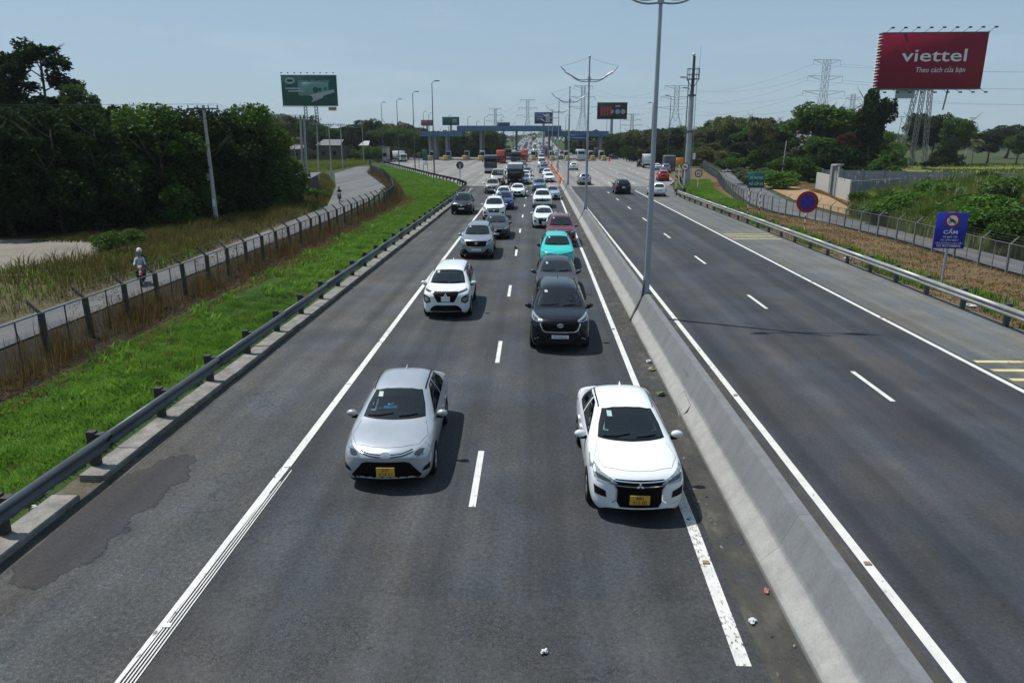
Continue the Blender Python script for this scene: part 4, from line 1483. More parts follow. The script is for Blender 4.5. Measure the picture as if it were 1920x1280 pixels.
for k in range(4):
    for yy in (18.4, 48.6):
        y = yy + k * .85
        MB().add([(13.1, y, .002), (16.3, y, .002), (16.3, y + .22, .002), (13.1, y + .22, .002)], [(0, 1, 2, 3)]).build('rumble_strip', M['line_yellow'], sh_r)
# faint arrows and dashes on the plaza
for x in (-8, -4.2, -.6, 7.5, 11.2, 14.8, 18.5):
    for y in (112, 128, 146, 168, 195, 222):
        if x < 0 and y > 165: continue
        line_strip('lane_dash', plaza, [(x * (1 + (y - 110) / 420), y), (x * (1 + (y - 110) / 420), y + 3.2)], .18, M['line_worn'], .010)
# tar patch on the near shoulder, dust by the barrier
tp = [at(x, y) for x, y in ((368, 842), (330, 845), (250, 905), (180, 968), (120, 1020), (55, 1075), (15, 1118), (70, 1128), (115, 1090), (160, 1052), (205, 1020), (240, 985), (275, 955), (290, 925), (318, 900), (352, 868), (370, 855))]
c0, c1, c2 = at(356, 848), at(190, 965), at(35, 1112)
axis = [c0.lerp(c1, k / 8) for k in range(8)] + [c1.lerp(c2, k / 8) for k in range(9)]
b = MB()
rim = []
for k, c in enumerate(axis):
    w = .62 * min(1, .25 + k * .22, .25 + (16 - k) * .22) * (1 + .18 * math.sin(k * 2.1))
    for u in (-1.35, -.8, 0, .8, 1.35):
        b.v.append((c.x + u * w, c.y + .12 * math.sin(3 * u + k), .008))
        rim.append(0.0 if abs(u) > 1 or k in (0, 16) else (.62 if abs(u) > .5 else 1.0))
for k in range(16):
    for u in range(4): b.f.append((k * 5 + u, k * 5 + u + 1, k * 5 + u + 6, k * 5 + u + 5))
tpo = b.build('tar_patch', M['tar'], sh_l)
ra = tpo.data.attributes.new('rim', 'FLOAT', 'POINT')
ra.data.foreach_set('value', rim)
sheet('road_dust', [(2.92, -8), (2.92, 104)], [(3.52, -8), (3.52, 104)], .010, M['dust'])
sheet('road_dust', [(4.66, -8), (4.66, 100)], [(5.05, -8), (5.00, 100)], .010, M['dust'])
sheet('road_dust', [(-8.3, -8), (-8.3, 100)], [(-8.0, -8), (-8.0, 100)], .012, M['dust'])
sheet('verge_edge_soil', [(-9.25, -8), (-9.25, 90)], [(-8.25, -8), (-8.25, 90)], -.035, M['kerb_soil'])
# studs let into the lines
M['stud_white'] = pm('stud_white', (.72, .72, .70), .4)
M['stud_red'] = pm('stud_red', (.26, .155, .115), .5, var=.4, scale=40)
stm = {}
for k in ('stud_white', 'stud_red'):
    b = MB(); b.prism([(-.055, -.04), (.055, -.04), (.045, .04), (-.045, .04)], .02)
    stm[k] = b.mesh('road_stud', M[k])
for x, y, k, par in [(-4.93, 8.28, 'stud_white', road_l), (-4.95, 13.25, 'stud_white', road_l), (-5.0, 18.4, 'stud_white', road_l), (-5.02, 24, 'stud_white', road_l),
                     (2.70, 10.05, 'stud_red', road_l), (2.74, 24.5, 'stud_red', road_l), (5.20, 10.1, 'stud_red', road_r), (5.19, 17.8, 'stud_red', road_r), (5.14, 26, 'stud_red', road_r), (12.81, 26.5, 'stud_red', road_r), (12.83, 33.5, 'stud_red', road_r)]:
    obj('road_stud', stm[k], par, (x, y, .012))

# kerb slabs under the near guardrail
kb = empty('kerb'); tag(kb, kind='structure')
random.seed(3)
y = -6.0
while y < 98:
    ln = 2.45 + random.uniform(-.2, .5)
    if not (11.2 < y + ln and y < 12.1 and False):
        e0, e1 = y + .01, y + ln - .01
        if abs(e0 - 11.9) < 1.3: e0 = 12.55
        if abs(e1 - 11.9) < 1.3: e1 = 11.75
        w = random.uniform(-.04, .04)
        MB().prism([(-8.78, e0), (-8.28 + w, e0), (-8.29 + w, e1), (-8.78, e1)], .22, o=(0, 0, -.12 + random.uniform(-.01, .012))).build('kerb_slab', M['kerb'], kb)
    y += ln

# verges, side roads, fields
FENCE_L = [(-14.9, 6), (-14.85, 40), (-15.0, 60), (-15.1, 74), (-16.2, 84), (-19.5, 100), (-25.5, 125), (-33, 148), (-40, 180)]
FENCE_R = [(23.6, 14), (23.2, 38), (23.4, 48), (22.6, 59), (21.1, 67), (21.2, 76), (24.5, 97), (30.7, 127), (41.9, 193)]
sheet('grass_verge', [(-13.4, -8), (-13.4, 74), (-14.4, 84), (-18.0, 100), (-24, 125), (-40, 190)], [(-8.95, -8), (-8.95, 82), (-9.7, 98), (-12, 110), (-17, 125), (-29, 163), (-40, 190)], -.03, M['verge_green'])
sheet('leaf_litter', [(-16.8, -8), (-16.8, 74), (-18.2, 90), (-23, 112), (-36, 150)], [(-13.3, -8), (-13.3, 74), (-14.3, 84), (-19, 103), (-33, 150)], -.05, M['litter_soil'])
sheet('side_road', [(-19.3, -8), (-19.1, 25), (-19.0, 36), (-19.5, 53), (-20.8, 73), (-28, 103), (-39.5, 145), (-44, 183)],
      [(-16.6, -8), (-16.9, 22), (-18.0, 42) if False else (-16.9, 42), (-17.0, 60), (-18.0, 80), (-21.0, 103), (-33.0, 145), (-41, 183)], -.02, M['side_road'])
pc = [at(x, y) for x, y in ((-260, 590), (0, 516), (60, 515), (120, 500), (185, 480), (195, 455), (150, 447), (0, 447), (-300, 470))]
patch('dirt_clearing', [(p.x, p.y) for p in pc], -.06, M['clearing'])
M['weedy'] = earth('weedy_soil', [(.035, .034, .014), (.075, .066, .032), (.13, .105, .06)], .9)
patch('weedy_ground', [(-60, -8), (-19, -8), (-19, 60), (-22, 78), (-60, 78)], -.10, M['weedy'])
patch('rice_field', [(-70, 116), (-34, 116), (-44, 150), (-47, 190), (-46, 236), (-120, 236)], -.07, M['rice'])
sheet('grass_verge', [(16.9, -8), (16.9, 90), (22, 118), (29.6, 175)], [(23.5, -8), (23.2, 60), (21.1, 67), (21.2, 76), (24.5, 97), (30.7, 127), (38, 175)], -.03, M['verge_dry'])
sheet('side_road', [(24.0, -8), (23.9, 38), (24.1, 50), (23.3, 60), (22.0, 68), (22.2, 77), (25.6, 97), (31.8, 127), (43, 193)],
      [(27.0, -8), (26.5, 42), (26.4, 55), (26.2, 66), (27.2, 80), (32.5, 111), (40.0, 147), (48, 193)], -.02, M['side_road'])
patch('hay_ground', [(27.4, 62), (34.0, 80), (37.4, 99), (42, 118), (34.5, 117), (28.2, 80)], -.06, M['hay'])
patch('rice_field', [(66, 135), (230, 110), (330, 205), (130, 205), (90, 190)], -.07, M['rice'])
# ================================================================== barrier, guardrails, fences
def poly_len(pl):
    return [(Vector(pl[i]), Vector(pl[i + 1]), (Vector(pl[i + 1]) - Vector(pl[i])).length) for i in range(len(pl) - 1)]


def along(pl, start, step, end=None):
    """points every step metres along a polyline: (point, direction, distance)"""
    out = []
    d = start
    acc = 0
    for a, b, l in poly_len(pl):
        while d <= acc + l and (end is None or d <= end):
            k = (d - acc) / l
            out.append((a.lerp(b, k), (b - a).normalized(), d))
            d += step
        acc += l
    return out


med = empty('median_barrier', (0, 0, 0), 0, 'long grey concrete barrier between the two carriageways, its foot sloping out', 'barrier')
PROF = [(-.62, 0), (-.61, .07), (-.34, .34), (-.10, .88), (-.085, .90), (.085, .90), (.10, .88), (.34, .34), (.61, .07), (.62, 0)]
y = -8.0
while y < 104:
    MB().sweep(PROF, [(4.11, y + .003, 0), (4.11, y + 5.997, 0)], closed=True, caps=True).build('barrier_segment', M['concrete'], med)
    y += 6.0
# a broken lump of the foot near the white saloon
lump = MB().add([(3.46, 16.2, .0), (3.60, 16.1, .22), (3.75, 17.2, .33), (3.50, 17.3, .07), (3.62, 16.6, .02), (3.72, 16.3, .30)],
                [(0, 4, 1), (1, 4, 5), (5, 4, 2), (4, 0, 3), (4, 3, 2)])
lump.build('broken_foot', M['kerb'], med)

WB = [(0.0, .44), (.03, .455), (.085, .50), (.085, .545), (.03, .585), (.03, .625), (.085, .665), (.085, .71), (.03, .755), (0, .77)]


def guardrail(line, label, m, side, first, step, y_end, post_m, post_h=.82, off=-.0):
    """beam sections, posts and spacer blocks; side = +1 when the beam faces +X"""
    root = empty('guardrail', label=label, cat='guardrail')
    prof = [(side * o, h) for o, h in WB]
    pts = along([(x, yy) for x, yy in line], first, step)
    pts = [p for p in pts if p[0].y <= y_end]
    for i in range(0, len(pts) - 2, 2):
        q = [pts[i][0], pts[i + 1][0], pts[i + 2][0]]
        d0 = pts[i][1] * .12
        seg = [Vector((q[0].x, q[0].y, .003 * (i % 4))), Vector((q[1].x, q[1].y, .003 * (i % 4))), Vector((q[2].x + d0.x, q[2].y + d0.y, .003 * (i % 4)))]
        me = MB().sweep(prof, seg).mesh('rail', m, True)
        o = obj('rail', me, root)
        sd = o.modifiers.new('t', 'SOLIDIFY'); sd.thickness = .006
    pm_ = MB().box((0, 0, post_h / 2 - .1), (.16, .14, post_h + .2)).mesh('post', post_m)
    bl = MB().box((0, 0, 0), (.13, .17, .36)).mesh('spacer_block', post_m)
    for p, d, _ in pts:
        rt = Vector((d.y, -d.x)) * side
        a = math.atan2(d.y, d.x) - math.pi / 2
        obj('post', pm_, root, (p.x - rt.x * .24, p.y - rt.y * .24, 0), (0, 0, a))
        obj('spacer_block', bl, root, (p.x - rt.x * .075, p.y - rt.y * .075, .60), (0, 0, a))
    return root


RAIL_R = [(16.42, -8), (16.45, 60), (16.3, 84), (16.5, 90)]
guardrail(RAIL_L, 'dark guardrail on black posts along the grass verge, bending away towards the toll plaza', M['steel_dark'], 1, 6 + 2.55, 2.62, 262, M['post_dark'])
guardrail(RAIL_R, 'bright double-ridged guardrail on grey posts beside the pale hard shoulder', M['steel'], -1, .8, 2.72, 90, M['steel_dark'])
# the bent end of the right rail
rb = empty('guardrail', label='short dark guardrail behind the bright one, running up to the sign poles', cat='guardrail')
seg = [(17.5, 88), (19.3, 100), (22.3, 116), (25, 135)]
me = MB().sweep([(-o, h) for o, h in WB], [(x, yy, .1) for x, yy in seg]).mesh('rail', M['steel_dark'], True)
obj('rail', me, rb).modifiers.new('t', 'SOLIDIFY').thickness = .006
pmm = MB().box((0, 0, .35), (.14, .14, .9)).mesh('post', M['post_dark'])
for p, d, _ in along(seg, 1, 3.4): obj('post', pmm, rb, (p.x + .2, p.y, 0))


def mesh_mat():
    m, t, b, o = nt('chain_link_wire')
    b.inputs['Base Color'].default_value = (.10, .10, .10, 1)
    b.inputs['Metallic'].default_value = .3
    b.inputs['Roughness'].default_value = .6
    uv = N(t, 'ShaderNodeTexCoord').outputs['Object']
    sep = N(t, 'ShaderNodeSeparateXYZ'); t.links.new(uv, sep.inputs[0])
    s = math_n(t, 'ADD', sep.outputs[0], sep.outputs[2])
    d = math_n(t, 'SUBTRACT', sep.outputs[0], sep.outputs[2])
    def wires(v):
        f = math_n(t, 'FRACT', math_n(t, 'MULTIPLY', v, 12.0))
        return math_n(t, 'LESS_THAN', math_n(t, 'ABSOLUTE', math_n(t, 'SUBTRACT', f, .5)), .05)
    fac = math_n(t, 'MAXIMUM', wires(s), wires(d))
    tr = N(t, 'ShaderNodeBsdfTransparent')
    mx = N(t, 'ShaderNodeMixShader')
    t.links.new(fac, mx.inputs[0]); t.links.new(tr.outputs[0], mx.inputs[1]); t.links.new(b.outputs[0], mx.inputs[2])
    t.links.new(mx.outputs[0], o.inputs['Surface'])
    return m


M['wire_mesh'] = mesh_mat()
M['fence_post_dark'] = pm('dark_fence_concrete', (.045, .044, .042), .9, var=.3, scale=4)
M['fence_post_grey'] = pm('grey_fence_steel', (.15, .155, .15), .7, .2, var=.3, scale=4)
M['rail_pipe'] = pm('fence_pipe', (.11, .11, .108), .6, .3)


def wire_fence(line, label, side, start, step, h, post_m, pr=.05, end=None, arms=True):
    """posts with leaning arms, a top pipe, mid stays, barbed strands, wire mesh panels; side = which way the arms lean"""
    root = empty('chain_link_fence', label=label, cat='fence')
    pts = along(line, start, step, end)
    post = MB().box((0, 0, h / 2 - .1), (pr * 2, pr * 2, h + .2))
    if arms: post.tube((0, 0, h - .03), (side * .38, 0, h + .36), pr * .8, pr * .55, 6)
    post = post.mesh('post', post_m)
    stay = MB().tube((0, 0, -.1), (0, 0, h), .022, .022, 6).mesh('stay', post_m)
    rng = random.Random(len(pts))
    for i, (p, d, _) in enumerate(pts):
        a = math.atan2(d.y, d.x) - math.pi / 2
        obj('post', post, root, (p.x, p.y, 0), (rng.uniform(-.03, .03), rng.uniform(-.03, .03), a))
        if i + 1 < len(pts):
            q = pts[i + 1][0]
            c = (p + q) / 2
            L = (q - p).length
            obj('stay', stay, root, (c.x, c.y, 0), (0, 0, a))
            pan = MB().add([(-L / 2, 0, .04), (L / 2, 0, .04), (L / 2, 0, h - .02), (-L / 2, 0, h - .02)], [(0, 1, 2, 3)]).mesh('mesh_panel', M['wire_mesh'])
            obj('mesh_panel', pan, root, (c.x, c.y, 0), (0, 0, math.atan2(q.y - p.y, q.x - p.x)))
    b = MB()
    n = Vector((0, 0, 0))
    b.path([(p.x, p.y, h) for p, d, _ in pts], .024, 6)
    b.build('top_pipe', M['rail_pipe'], root)
    if arms:
        for k, (o_, z_) in enumerate(((.12, .13), (.24, .24), (.37, .35))):
            pl = []
            for p, d, _ in pts:
                rt = Vector((d.y, -d.x)) * side
                pl.append((p.x + rt.x * o_, p.y + rt.y * o_, h + z_))
            MB().path(pl, .006, 4).build('barbed_wire', M['rail_pipe'], root)
    return root


wire_fence(FENCE_L, 'chain-link fence with dark leaning arms between the green verge and the scooter lane', -1, 1.2, 2.27, 1.32, M['fence_post_dark'], .07)
wire_fence(FENCE_R, 'grey chain-link fence with leaning arms above the brown verge', 1, 1.0, 2.35, 1.45, M['fence_post_grey'], .045)

# orange plastic barriers carrying the median on through the plaza
M['orange_plastic'] = pm('faded_orange_plastic', (.56, .25, .16), .6, var=.3, scale=2)
wbm = MB().prism([(-.26, 0), (.26, 0), (.22, .22), (.10, .48), (.08, .92), (-.08, .92), (-.10, .48), (-.22, .22)], 1.9, Matrix.Rotation(math.pi / 2, 3, 'X')).mesh('water_barrier', M['orange_plastic'])
for k in range(62):
    yy = 106 + k * 2.35
    obj('water_barrier', wbm, None, (3.95 - k * .012 + random.uniform(-.06, .06), yy, 0), (0, 0, random.uniform(-.05, .05)),
        'faded orange plastic barrier in the row carrying the median on into the plaza', 'traffic barrier', 'orange barriers of the median row')
# ================================================================== vegetation
M['bark'] = pm('bark', (.10, .08, .06), .95, var=.35, scale=3, bump=.5, local=False)
M['bark_pale'] = pm('pale_bark', (.22, .20, .17), .95, var=.3, scale=3, local=False)
M['leaf_dark'] = leaf_mat('leaves_dark', [(.006, .015, .005), (.013, .028, .008), (.026, .047, .012), (.050, .074, .020)])
M['leaf_mid'] = leaf_mat('leaves_mid', [(.022, .052, .012), (.045, .092, .018), (.075, .135, .026), (.12, .175, .04)])
M['leaf_light'] = leaf_mat('leaves_light', [(.035, .075, .014), (.06, .13, .022), (.095, .18, .03), (.14, .22, .045)])
M['leaf_olive'] = leaf_mat('leaves_olive', [(.035, .045, .014), (.065, .078, .022), (.10, .11, .036), (.14, .13, .05)])
M['leaf_rust'] = leaf_mat('leaves_rust', [(.035, .018, .012), (.07, .028, .018), (.10, .045, .025)])
M['leaf_pale'] = leaf_mat('leaves_greygreen', [(.05, .065, .035), (.09, .11, .06), (.13, .15, .09)])
M['grass'] = leaf_mat('grass_blades', [(.036, .082, .010), (.095, .200, .024), (.18, .32, .045), (.31, .42, .10)], trans=.35, pscale=1.1, pw=.6)
M['grass_dry'] = leaf_mat('dry_grass_blades', [(.085, .056, .026), (.17, .112, .052), (.26, .18, .085), (.35, .26, .14)], trans=.3, pscale=.8, pw=.6)
M['grass_brown'] = leaf_mat('brown_weed_stems', [(.05, .032, .014), (.115, .075, .030), (.20, .135, .055), (.29, .215, .10)], trans=.3, pscale=.8)
M['grass_olive'] = leaf_mat('olive_weed_stems', [(.035, .040, .010), (.085, .080, .022), (.15, .125, .040), (.23, .18, .07)], trans=.3, pscale=.5, pw=.6)
M['grass_reed'] = leaf_mat('tall_grass_blades', [(.050, .078, .016), (.10, .145, .028), (.17, .215, .045), (.28, .29, .09)], trans=.35, pscale=.6, pw=.6)
M['grass_rice'] = leaf_mat('rice_blades', [(.09, .13, .02), (.14, .17, .03), (.19, .19, .05)], trans=.35)
M['plume'] = leaf_mat('grass_plumes', [(.26, .24, .19), (.34, .32, .26), (.44, .42, .36)], trans=.4)
rs = np.random.RandomState(11)


def leaf_quads(c, size, rng, flat=.35):
    """one leaf-shaped quad per centre"""
    n = len(c)
    d = rng.normal(size=(n, 3)); d[:, 2] *= flat
    d /= np.linalg.norm(d, axis=1)[:, None] + 1e-9
    u = rng.normal(size=(n, 3))
    s = np.cross(d, u); s /= np.linalg.norm(s, axis=1)[:, None] + 1e-9
    ln = size * rng.uniform(.6, 1.4, n)[:, None]
    w = ln * rng.uniform(.28, .45, n)[:, None]
    droop = np.zeros((n, 3)); droop[:, 2] = -.18
    p0 = c - d * ln * .5
    p1 = c + s * w
    p2 = c + d * ln * .5 + droop * ln
    p3 = c - s * w
    co = np.stack([p0, p1, p2, p3], 1).reshape(-1, 3)
    return co


def crown_mesh(name, blobs, n, size, m, seed, hollow=.55):
    """leaves spread through a crown made of uneven clumps (x, y, z, rx, ry, rz)"""
    rng = np.random.RandomState(seed)
    b = np.array(blobs)
    wgt = (b[:, 3] * b[:, 4] + b[:, 4] * b[:, 5]); wgt /= wgt.sum()
    k = rng.choice(len(b), n, p=wgt)
    d = rng.normal(size=(n, 3)); d /= np.linalg.norm(d, axis=1)[:, None]
    r = rng.uniform(hollow, 1.08, n) ** .7
    # twig clusters: leaves gather round random twig ends
    tw = rng.normal(size=(len(b), 26, 3)); tw /= np.linalg.norm(tw, axis=2)[..., None]
    t = tw[k, rng.randint(0, 26, n)]
    d = d * .42 + t * .8
    d /= np.maximum(np.linalg.norm(d, axis=1)[:, None], .55)
    c = b[k, :3] + d * r[:, None] * b[k, 3:6]
    co = leaf_quads(c, size, rng)
    return np_mesh(name, co, quads=np.arange(4 * n).reshape(-1, 4), m=m)


def trunk_mesh(name, h, r, limbs, m, seed, lean=.03, split=.45, lim=1.0):
    rng = random.Random(seed)
    b = MB()
    pts, rr = [], []
    x = y = 0
    for k in range(7):
        pts.append((x, y, h * k / 6)); rr.append(r * (1 - .72 * k / 6) * (1.35 if k == 0 else 1))
        x += rng.uniform(-lean, lean) * h; y += rng.uniform(-lean, lean) * h
    b.path(pts, rr, 7)
    for k in range(limbs):
        f = split + (1 - split) * k / max(1, limbs)
        i = min(5, int(f * 6)); t = f * 6 - i
        p = Vector(pts[i]).lerp(Vector(pts[i + 1]), t)
        a = rng.uniform(0, 6.28) if k % 2 else rng.uniform(0, 6.28)
        l = h * rng.uniform(.22, .42) * lim
        q = p + Vector((math.cos(a) * l * .6, math.sin(a) * l * .6, l * .45))
        e = q + Vector((math.cos(a) * l * .5, math.sin(a) * l * .5, l * .5))
        b.path([p, q, e], [r * .38, r * .22, r * .07], 5)
        for _ in range(2):
            a2 = a + rng.uniform(-1, 1)
            b.path([q, q + Vector((math.cos(a2) * l * .5, math.sin(a2) * l * .5, l * .4))], [r * .16, r * .04], 4)
    return b.mesh(name, m, True)


def blobs_round(rng, n, cz, rx, rz, br):
    out = []
    for _ in range(n):
        d = rng.normal(size=3); d /= np.linalg.norm(d)
        k = rng.uniform(.45, 1)
        s = br * rng.uniform(.65, 1.25)
        out.append((d[0] * rx * k, d[1] * rx * k, cz + d[2] * rz * k, s, s, s * rng.uniform(.6, .9)))
    return out


CROWNS, TRUNKS = {}, {}
for v in range(3):
    g = np.random.RandomState(40 + v)
    # dense thicket: leaves from the ground up
    bl = []
    for _ in range(26):
        z = g.uniform(.4, 8.2)
        w = 3.1 * (1 - (z / 10.5) ** 2) + .3
        a = g.uniform(0, 6.28)
        s = g.uniform(.9, 1.7)
        bl.append((math.cos(a) * w * g.uniform(.3, 1), math.sin(a) * w * g.uniform(.3, 1), z, s, s, s * .8))
    CROWNS['thicket', v] = crown_mesh('crown', bl, 15000, .26, M['leaf_dark'], v, .45)
    TRUNKS['thicket', v] = trunk_mesh('trunk', 7.5, .16, 6, M['bark'], v)
    CROWNS['broad', v] = crown_mesh('crown', blobs_round(g, 20, 6.6, 2.9, 2.4, 1.35) + blobs_round(g, 5, 4.2, 2.4, .8, 1.0), 9500, .34, M['leaf_mid'], 10 + v)
    TRUNKS['broad', v] = trunk_mesh('trunk', 7.8, .22, 8, M['bark'], 20 + v, .03, .32)
    CROWNS['airy', v] = crown_mesh('crown', blobs_round(g, 36, 10.6, 2.7, 4.4, 1.0), 12000, .28, M['leaf_dark'], 30 + v, .2)
    TRUNKS['airy', v] = trunk_mesh('trunk', 14.5, .19, 14, M['bark'], 30 + v, .012, .42, .30)
    fl = []
    for _ in range(20):
        a, k = g.uniform(0, 6.28), math.sqrt(g.uniform(.02, 1))
        s = g.uniform(.9, 1.6)
        fl.append((math.cos(a) * 3.6 * k, math.sin(a) * 3.6 * k, 7.4 - k * 1.6 + g.uniform(-.7, .5), s * 1.2, s * 1.2, s * .42))
    CROWNS['flat', v] = crown_mesh('crown', fl, 9000, .29, M['leaf_mid'], 50 + v)
    TRUNKS['flat', v] = trunk_mesh('trunk', 7.2, .20, 10, M['bark_pale'], 60 + v, .04, .30)
    CROWNS['shrub', v] = crown_mesh('crown', blobs_round(g, 12, 1.3, 1.5, .9, .8), 8000, .15, M['leaf_mid'], 70 + v)
    TRUNKS['shrub', v] = trunk_mesh('trunk', 1.6, .07, 5, M['bark'], 80 + v, .05, .15)


AVG = {}
AUTO = {'trees of the dark thicket': ' in the thicket', 'ragged trees along the thicket top': ' topping the thicket', 'bright trees at the thicket end': ' at thicket end', 'tree belt behind the yellow field': ' behind the field', 'shrubs along the field edge': ' at the field edge',
        'tree belt along the lane': ' in the belt', 'undergrowth of the lane tree belt': ' under the belt', 'trees behind the higher toll canopies': ' behind the canopies', 'trees behind the low toll canopy': ' behind low canopy'}


def tree(kind, x, y, hgt, label, group=None, wide=1.0, leaf=None, cat='tree', v=None, name=None, z=-.1):
    base = {'thicket': 9.4, 'broad': 9.6, 'airy': 15.2, 'flat': 8.6, 'shrub': 2.7}[kind]
    v = random.randrange(3) if v is None else v
    r = empty(name or {'thicket': 'bushy_tree', 'broad': 'broadleaf_tree', 'airy': 'tall_tree', 'flat': 'spreading_tree', 'shrub': 'shrub'}[kind],
              (x, y, z), random.uniform(0, 6.28), label, cat, group)
    s = hgt / base
    r.scale = (s * wide, s * wide, s)
    if group and AUTO.get(group):
        r['label'] = placed('%s %s %s' % ('tall' if hgt > AVG.setdefault(group, hgt) else 'lower', LW.get(leaf, 'green'), KW[kind]), px_of(x, y), AUTO[group])
    c = obj('crown', CROWNS[kind, v], r)
    if leaf:
        c.material_slots[0].link = 'OBJECT'
        c.material_slots[0].material = M[leaf]
    obj('trunk', TRUNKS[kind, v], r)
    return r


def palm_mesh(seed, m):
    rng = np.random.RandomState(seed)
    co = []
    for k in range(17):
        a = 2 * math.pi * k / 17 + rng.uniform(-.15, .15)
        L = rng.uniform(2.6, 3.4); up = rng.uniform(.1, 1.0)
        d = np.array([math.cos(a), math.sin(a), 0]); s = np.array([-d[1], d[0], 0])
        for q in range(26):
            t = (q + 1) / 26
            p = d * L * t * (.75 + .25 * (1 - t)) + np.array([0, 0, L * (up * t - (up + .55) * t * t)])
            w = .75 * math.sin(math.pi * min(1, t * .85 + .12)) + .08
            for sg in (-1, 1):
                e = p + s * sg * w + d * w * .45 + np.array([0, 0, -w * .55])
                f = d * .055
                co += [p - f, p + f, e + f * .3, e - f * .3]
    co = np.array(co)
    return np_mesh('crown', co, quads=np.arange(len(co)).reshape(-1, 4), m=m)


PALM = [palm_mesh(s, M['leaf_olive']) for s in (1, 2)]
PTRUNK = trunk_mesh('trunk', 6.0, .14, 0, M['bark_pale'], 5, .02)


def palm(x, y, h, label, v=0, group=None):
    r = empty('palm_tree', (x, y, -.1), random.uniform(0, 6), label, 'palm tree', group)
    r.scale = (h / 6.6,) * 3
    obj('crown', PALM[v], r, (0, 0, 5.9))
    obj('trunk', PTRUNK, r)


MARKS_L = [(26, 'the airy tree'), (104, 'the twiggy tree'), (176, 'the round-headed tree'), (267, 'the red scooter'), (330, 'the bare dirt'), (395, 'the wooden pole'), (470, 'the roadside shed'), (548, 'the palm'), (580, 'the green billboard'), (604, 'the slim pole'),
           (640, 'the third pole'), (684, 'the gabled house'), (720, 'the shortest lamp'), (749, 'the third lamp'), (779, 'the second lamp'), (814, 'the tallest lamp'), (865, 'the low canopy'), (900, 'the pale column'), (968, 'the dark column')]
MARKS_R = [(1070, 'the third lamp'), (1105, 'the second lamp'), (1146, 'the black hoarding'), (1183, 'the waisted pylon'), (1225, 'the big lamp'), (1263, 'the lattice pylon'), (1290, 'the camera mast'), (1330, 'the bend pole'), (1352, 'the sheet wall'), (1412, 'the green sign'),
           (1468, 'the leaning pole'), (1508, 'the no-parking sign'), (1535, 'the largest pylon'), (1566, 'the gate posts'), (1600, 'the red-brown tree'), (1627, 'the round-crowned tree')]


def placed(what, px, row=''):
    marks = MARKS_L if px < 1010 else MARKS_R
    lo = [q for q in marks if q[0] <= px]
    hi = [q for q in marks if q[0] > px]
    if not lo or not hi:
        return '%s%s beyond %s' % (what, row, (lo or hi)[-1 if lo else 0][1])
    a, b = lo[-1], hi[0]
    f = (px - a[0]) / (b[0] - a[0])
    return '%s%s between %s and %s' % (what, row, *((a[1], b[1]) if f < .5 else (b[1], a[1])))


def px_of(x, y):
    v = Vector((x, y, -CAM_H))
    return 960 + F_PX * v.dot(RT) / v.dot(FW)


LW = {'leaf_dark': 'dark green', 'leaf_mid': 'mid green', 'leaf_olive': 'olive', 'leaf_light': 'bright green', None: 'mid green'}
KW = {'thicket': 'bushy tree', 'broad': 'rounded tree', 'flat': 'spreading tree', 'airy': 'airy tree', 'shrub': 'shrub'}


def zdist(px, z):  # a point at camera depth z in the column px, on the ground
    y = 262 + 8968 / z
    return at(px, y)


random.seed(21)
# --- the dark thicket on the left
front = [(-66, 40), (-50, 45), (-40, 49), (-34, 52), (-29.5, 58), (-27.2, 66), (-26.5, 74)]
rows = [(0, 9.0), (3.6, 8.6), (7.5, 8.9), (12, 9.1)]
for off, hh in rows:
    for p, d, _ in along([(x - off * .75, y + off * .8) for x, y in front], random.uniform(0, 1), 3.4):
        h = hh * random.uniform(.88, 1.10)
        tree('thicket', p.x + random.uniform(-.8, .8), p.y + random.uniform(-.8, .8), h, 'dark bushy tree in the dense thicket behind the bare dirt', 'trees of the dark thicket', random.uniform(.95, 1.25),
             random.choice(['leaf_dark', 'leaf_dark', 'leaf_dark', 'leaf_mid']))
for px, top, z, w, lab, v in [(26, 86, 80, 1.1, 'fuller-crowned of the two tall airy trees rising over the dark thicket', 0), (104, 78, 82, 1.3, 'tall airy tree with a bare twiggy side above the thicket', 1)]:
    p = zdist(px, z)
    tree('airy', p.x, p.y, 6.35 + (262 - top) * z / 1412, lab, None, w, 'leaf_dark', v=v)
p = zdist(176, 80)
tree('airy', p.x, p.y, 6.35 + (262 - 150) * 80 / 1412, 'shorter round-headed tree beside the two tall airy trees', None, .8, 'leaf_mid', v=2)
for px, top, z in [(205, 190, 84), (232, 196, 84), (262, 192, 86), (300, 198, 84), (345, 205, 86)]:
    p = zdist(px, z)
    tree('airy', p.x, p.y, 6.35 + (262 - top) * z / 1412, 'thin ragged tree top showing along the upper edge of the thicket', 'ragged trees along the thicket top', .55, 'leaf_dark')
for px, top, z in [(408, 222, 78), (432, 214, 84), (456, 226, 80), (478, 232, 86), (496, 240, 84)]:
    p = zdist(px, z)
    tree('broad', p.x, p.y, 6.35 + (262 - top) * z / 1412, 'bright green broadleaf tree at the pole end of the thicket behind the wooden pole', 'bright trees at the thicket end', .9, random.choice(['leaf_light', 'leaf_mid']))

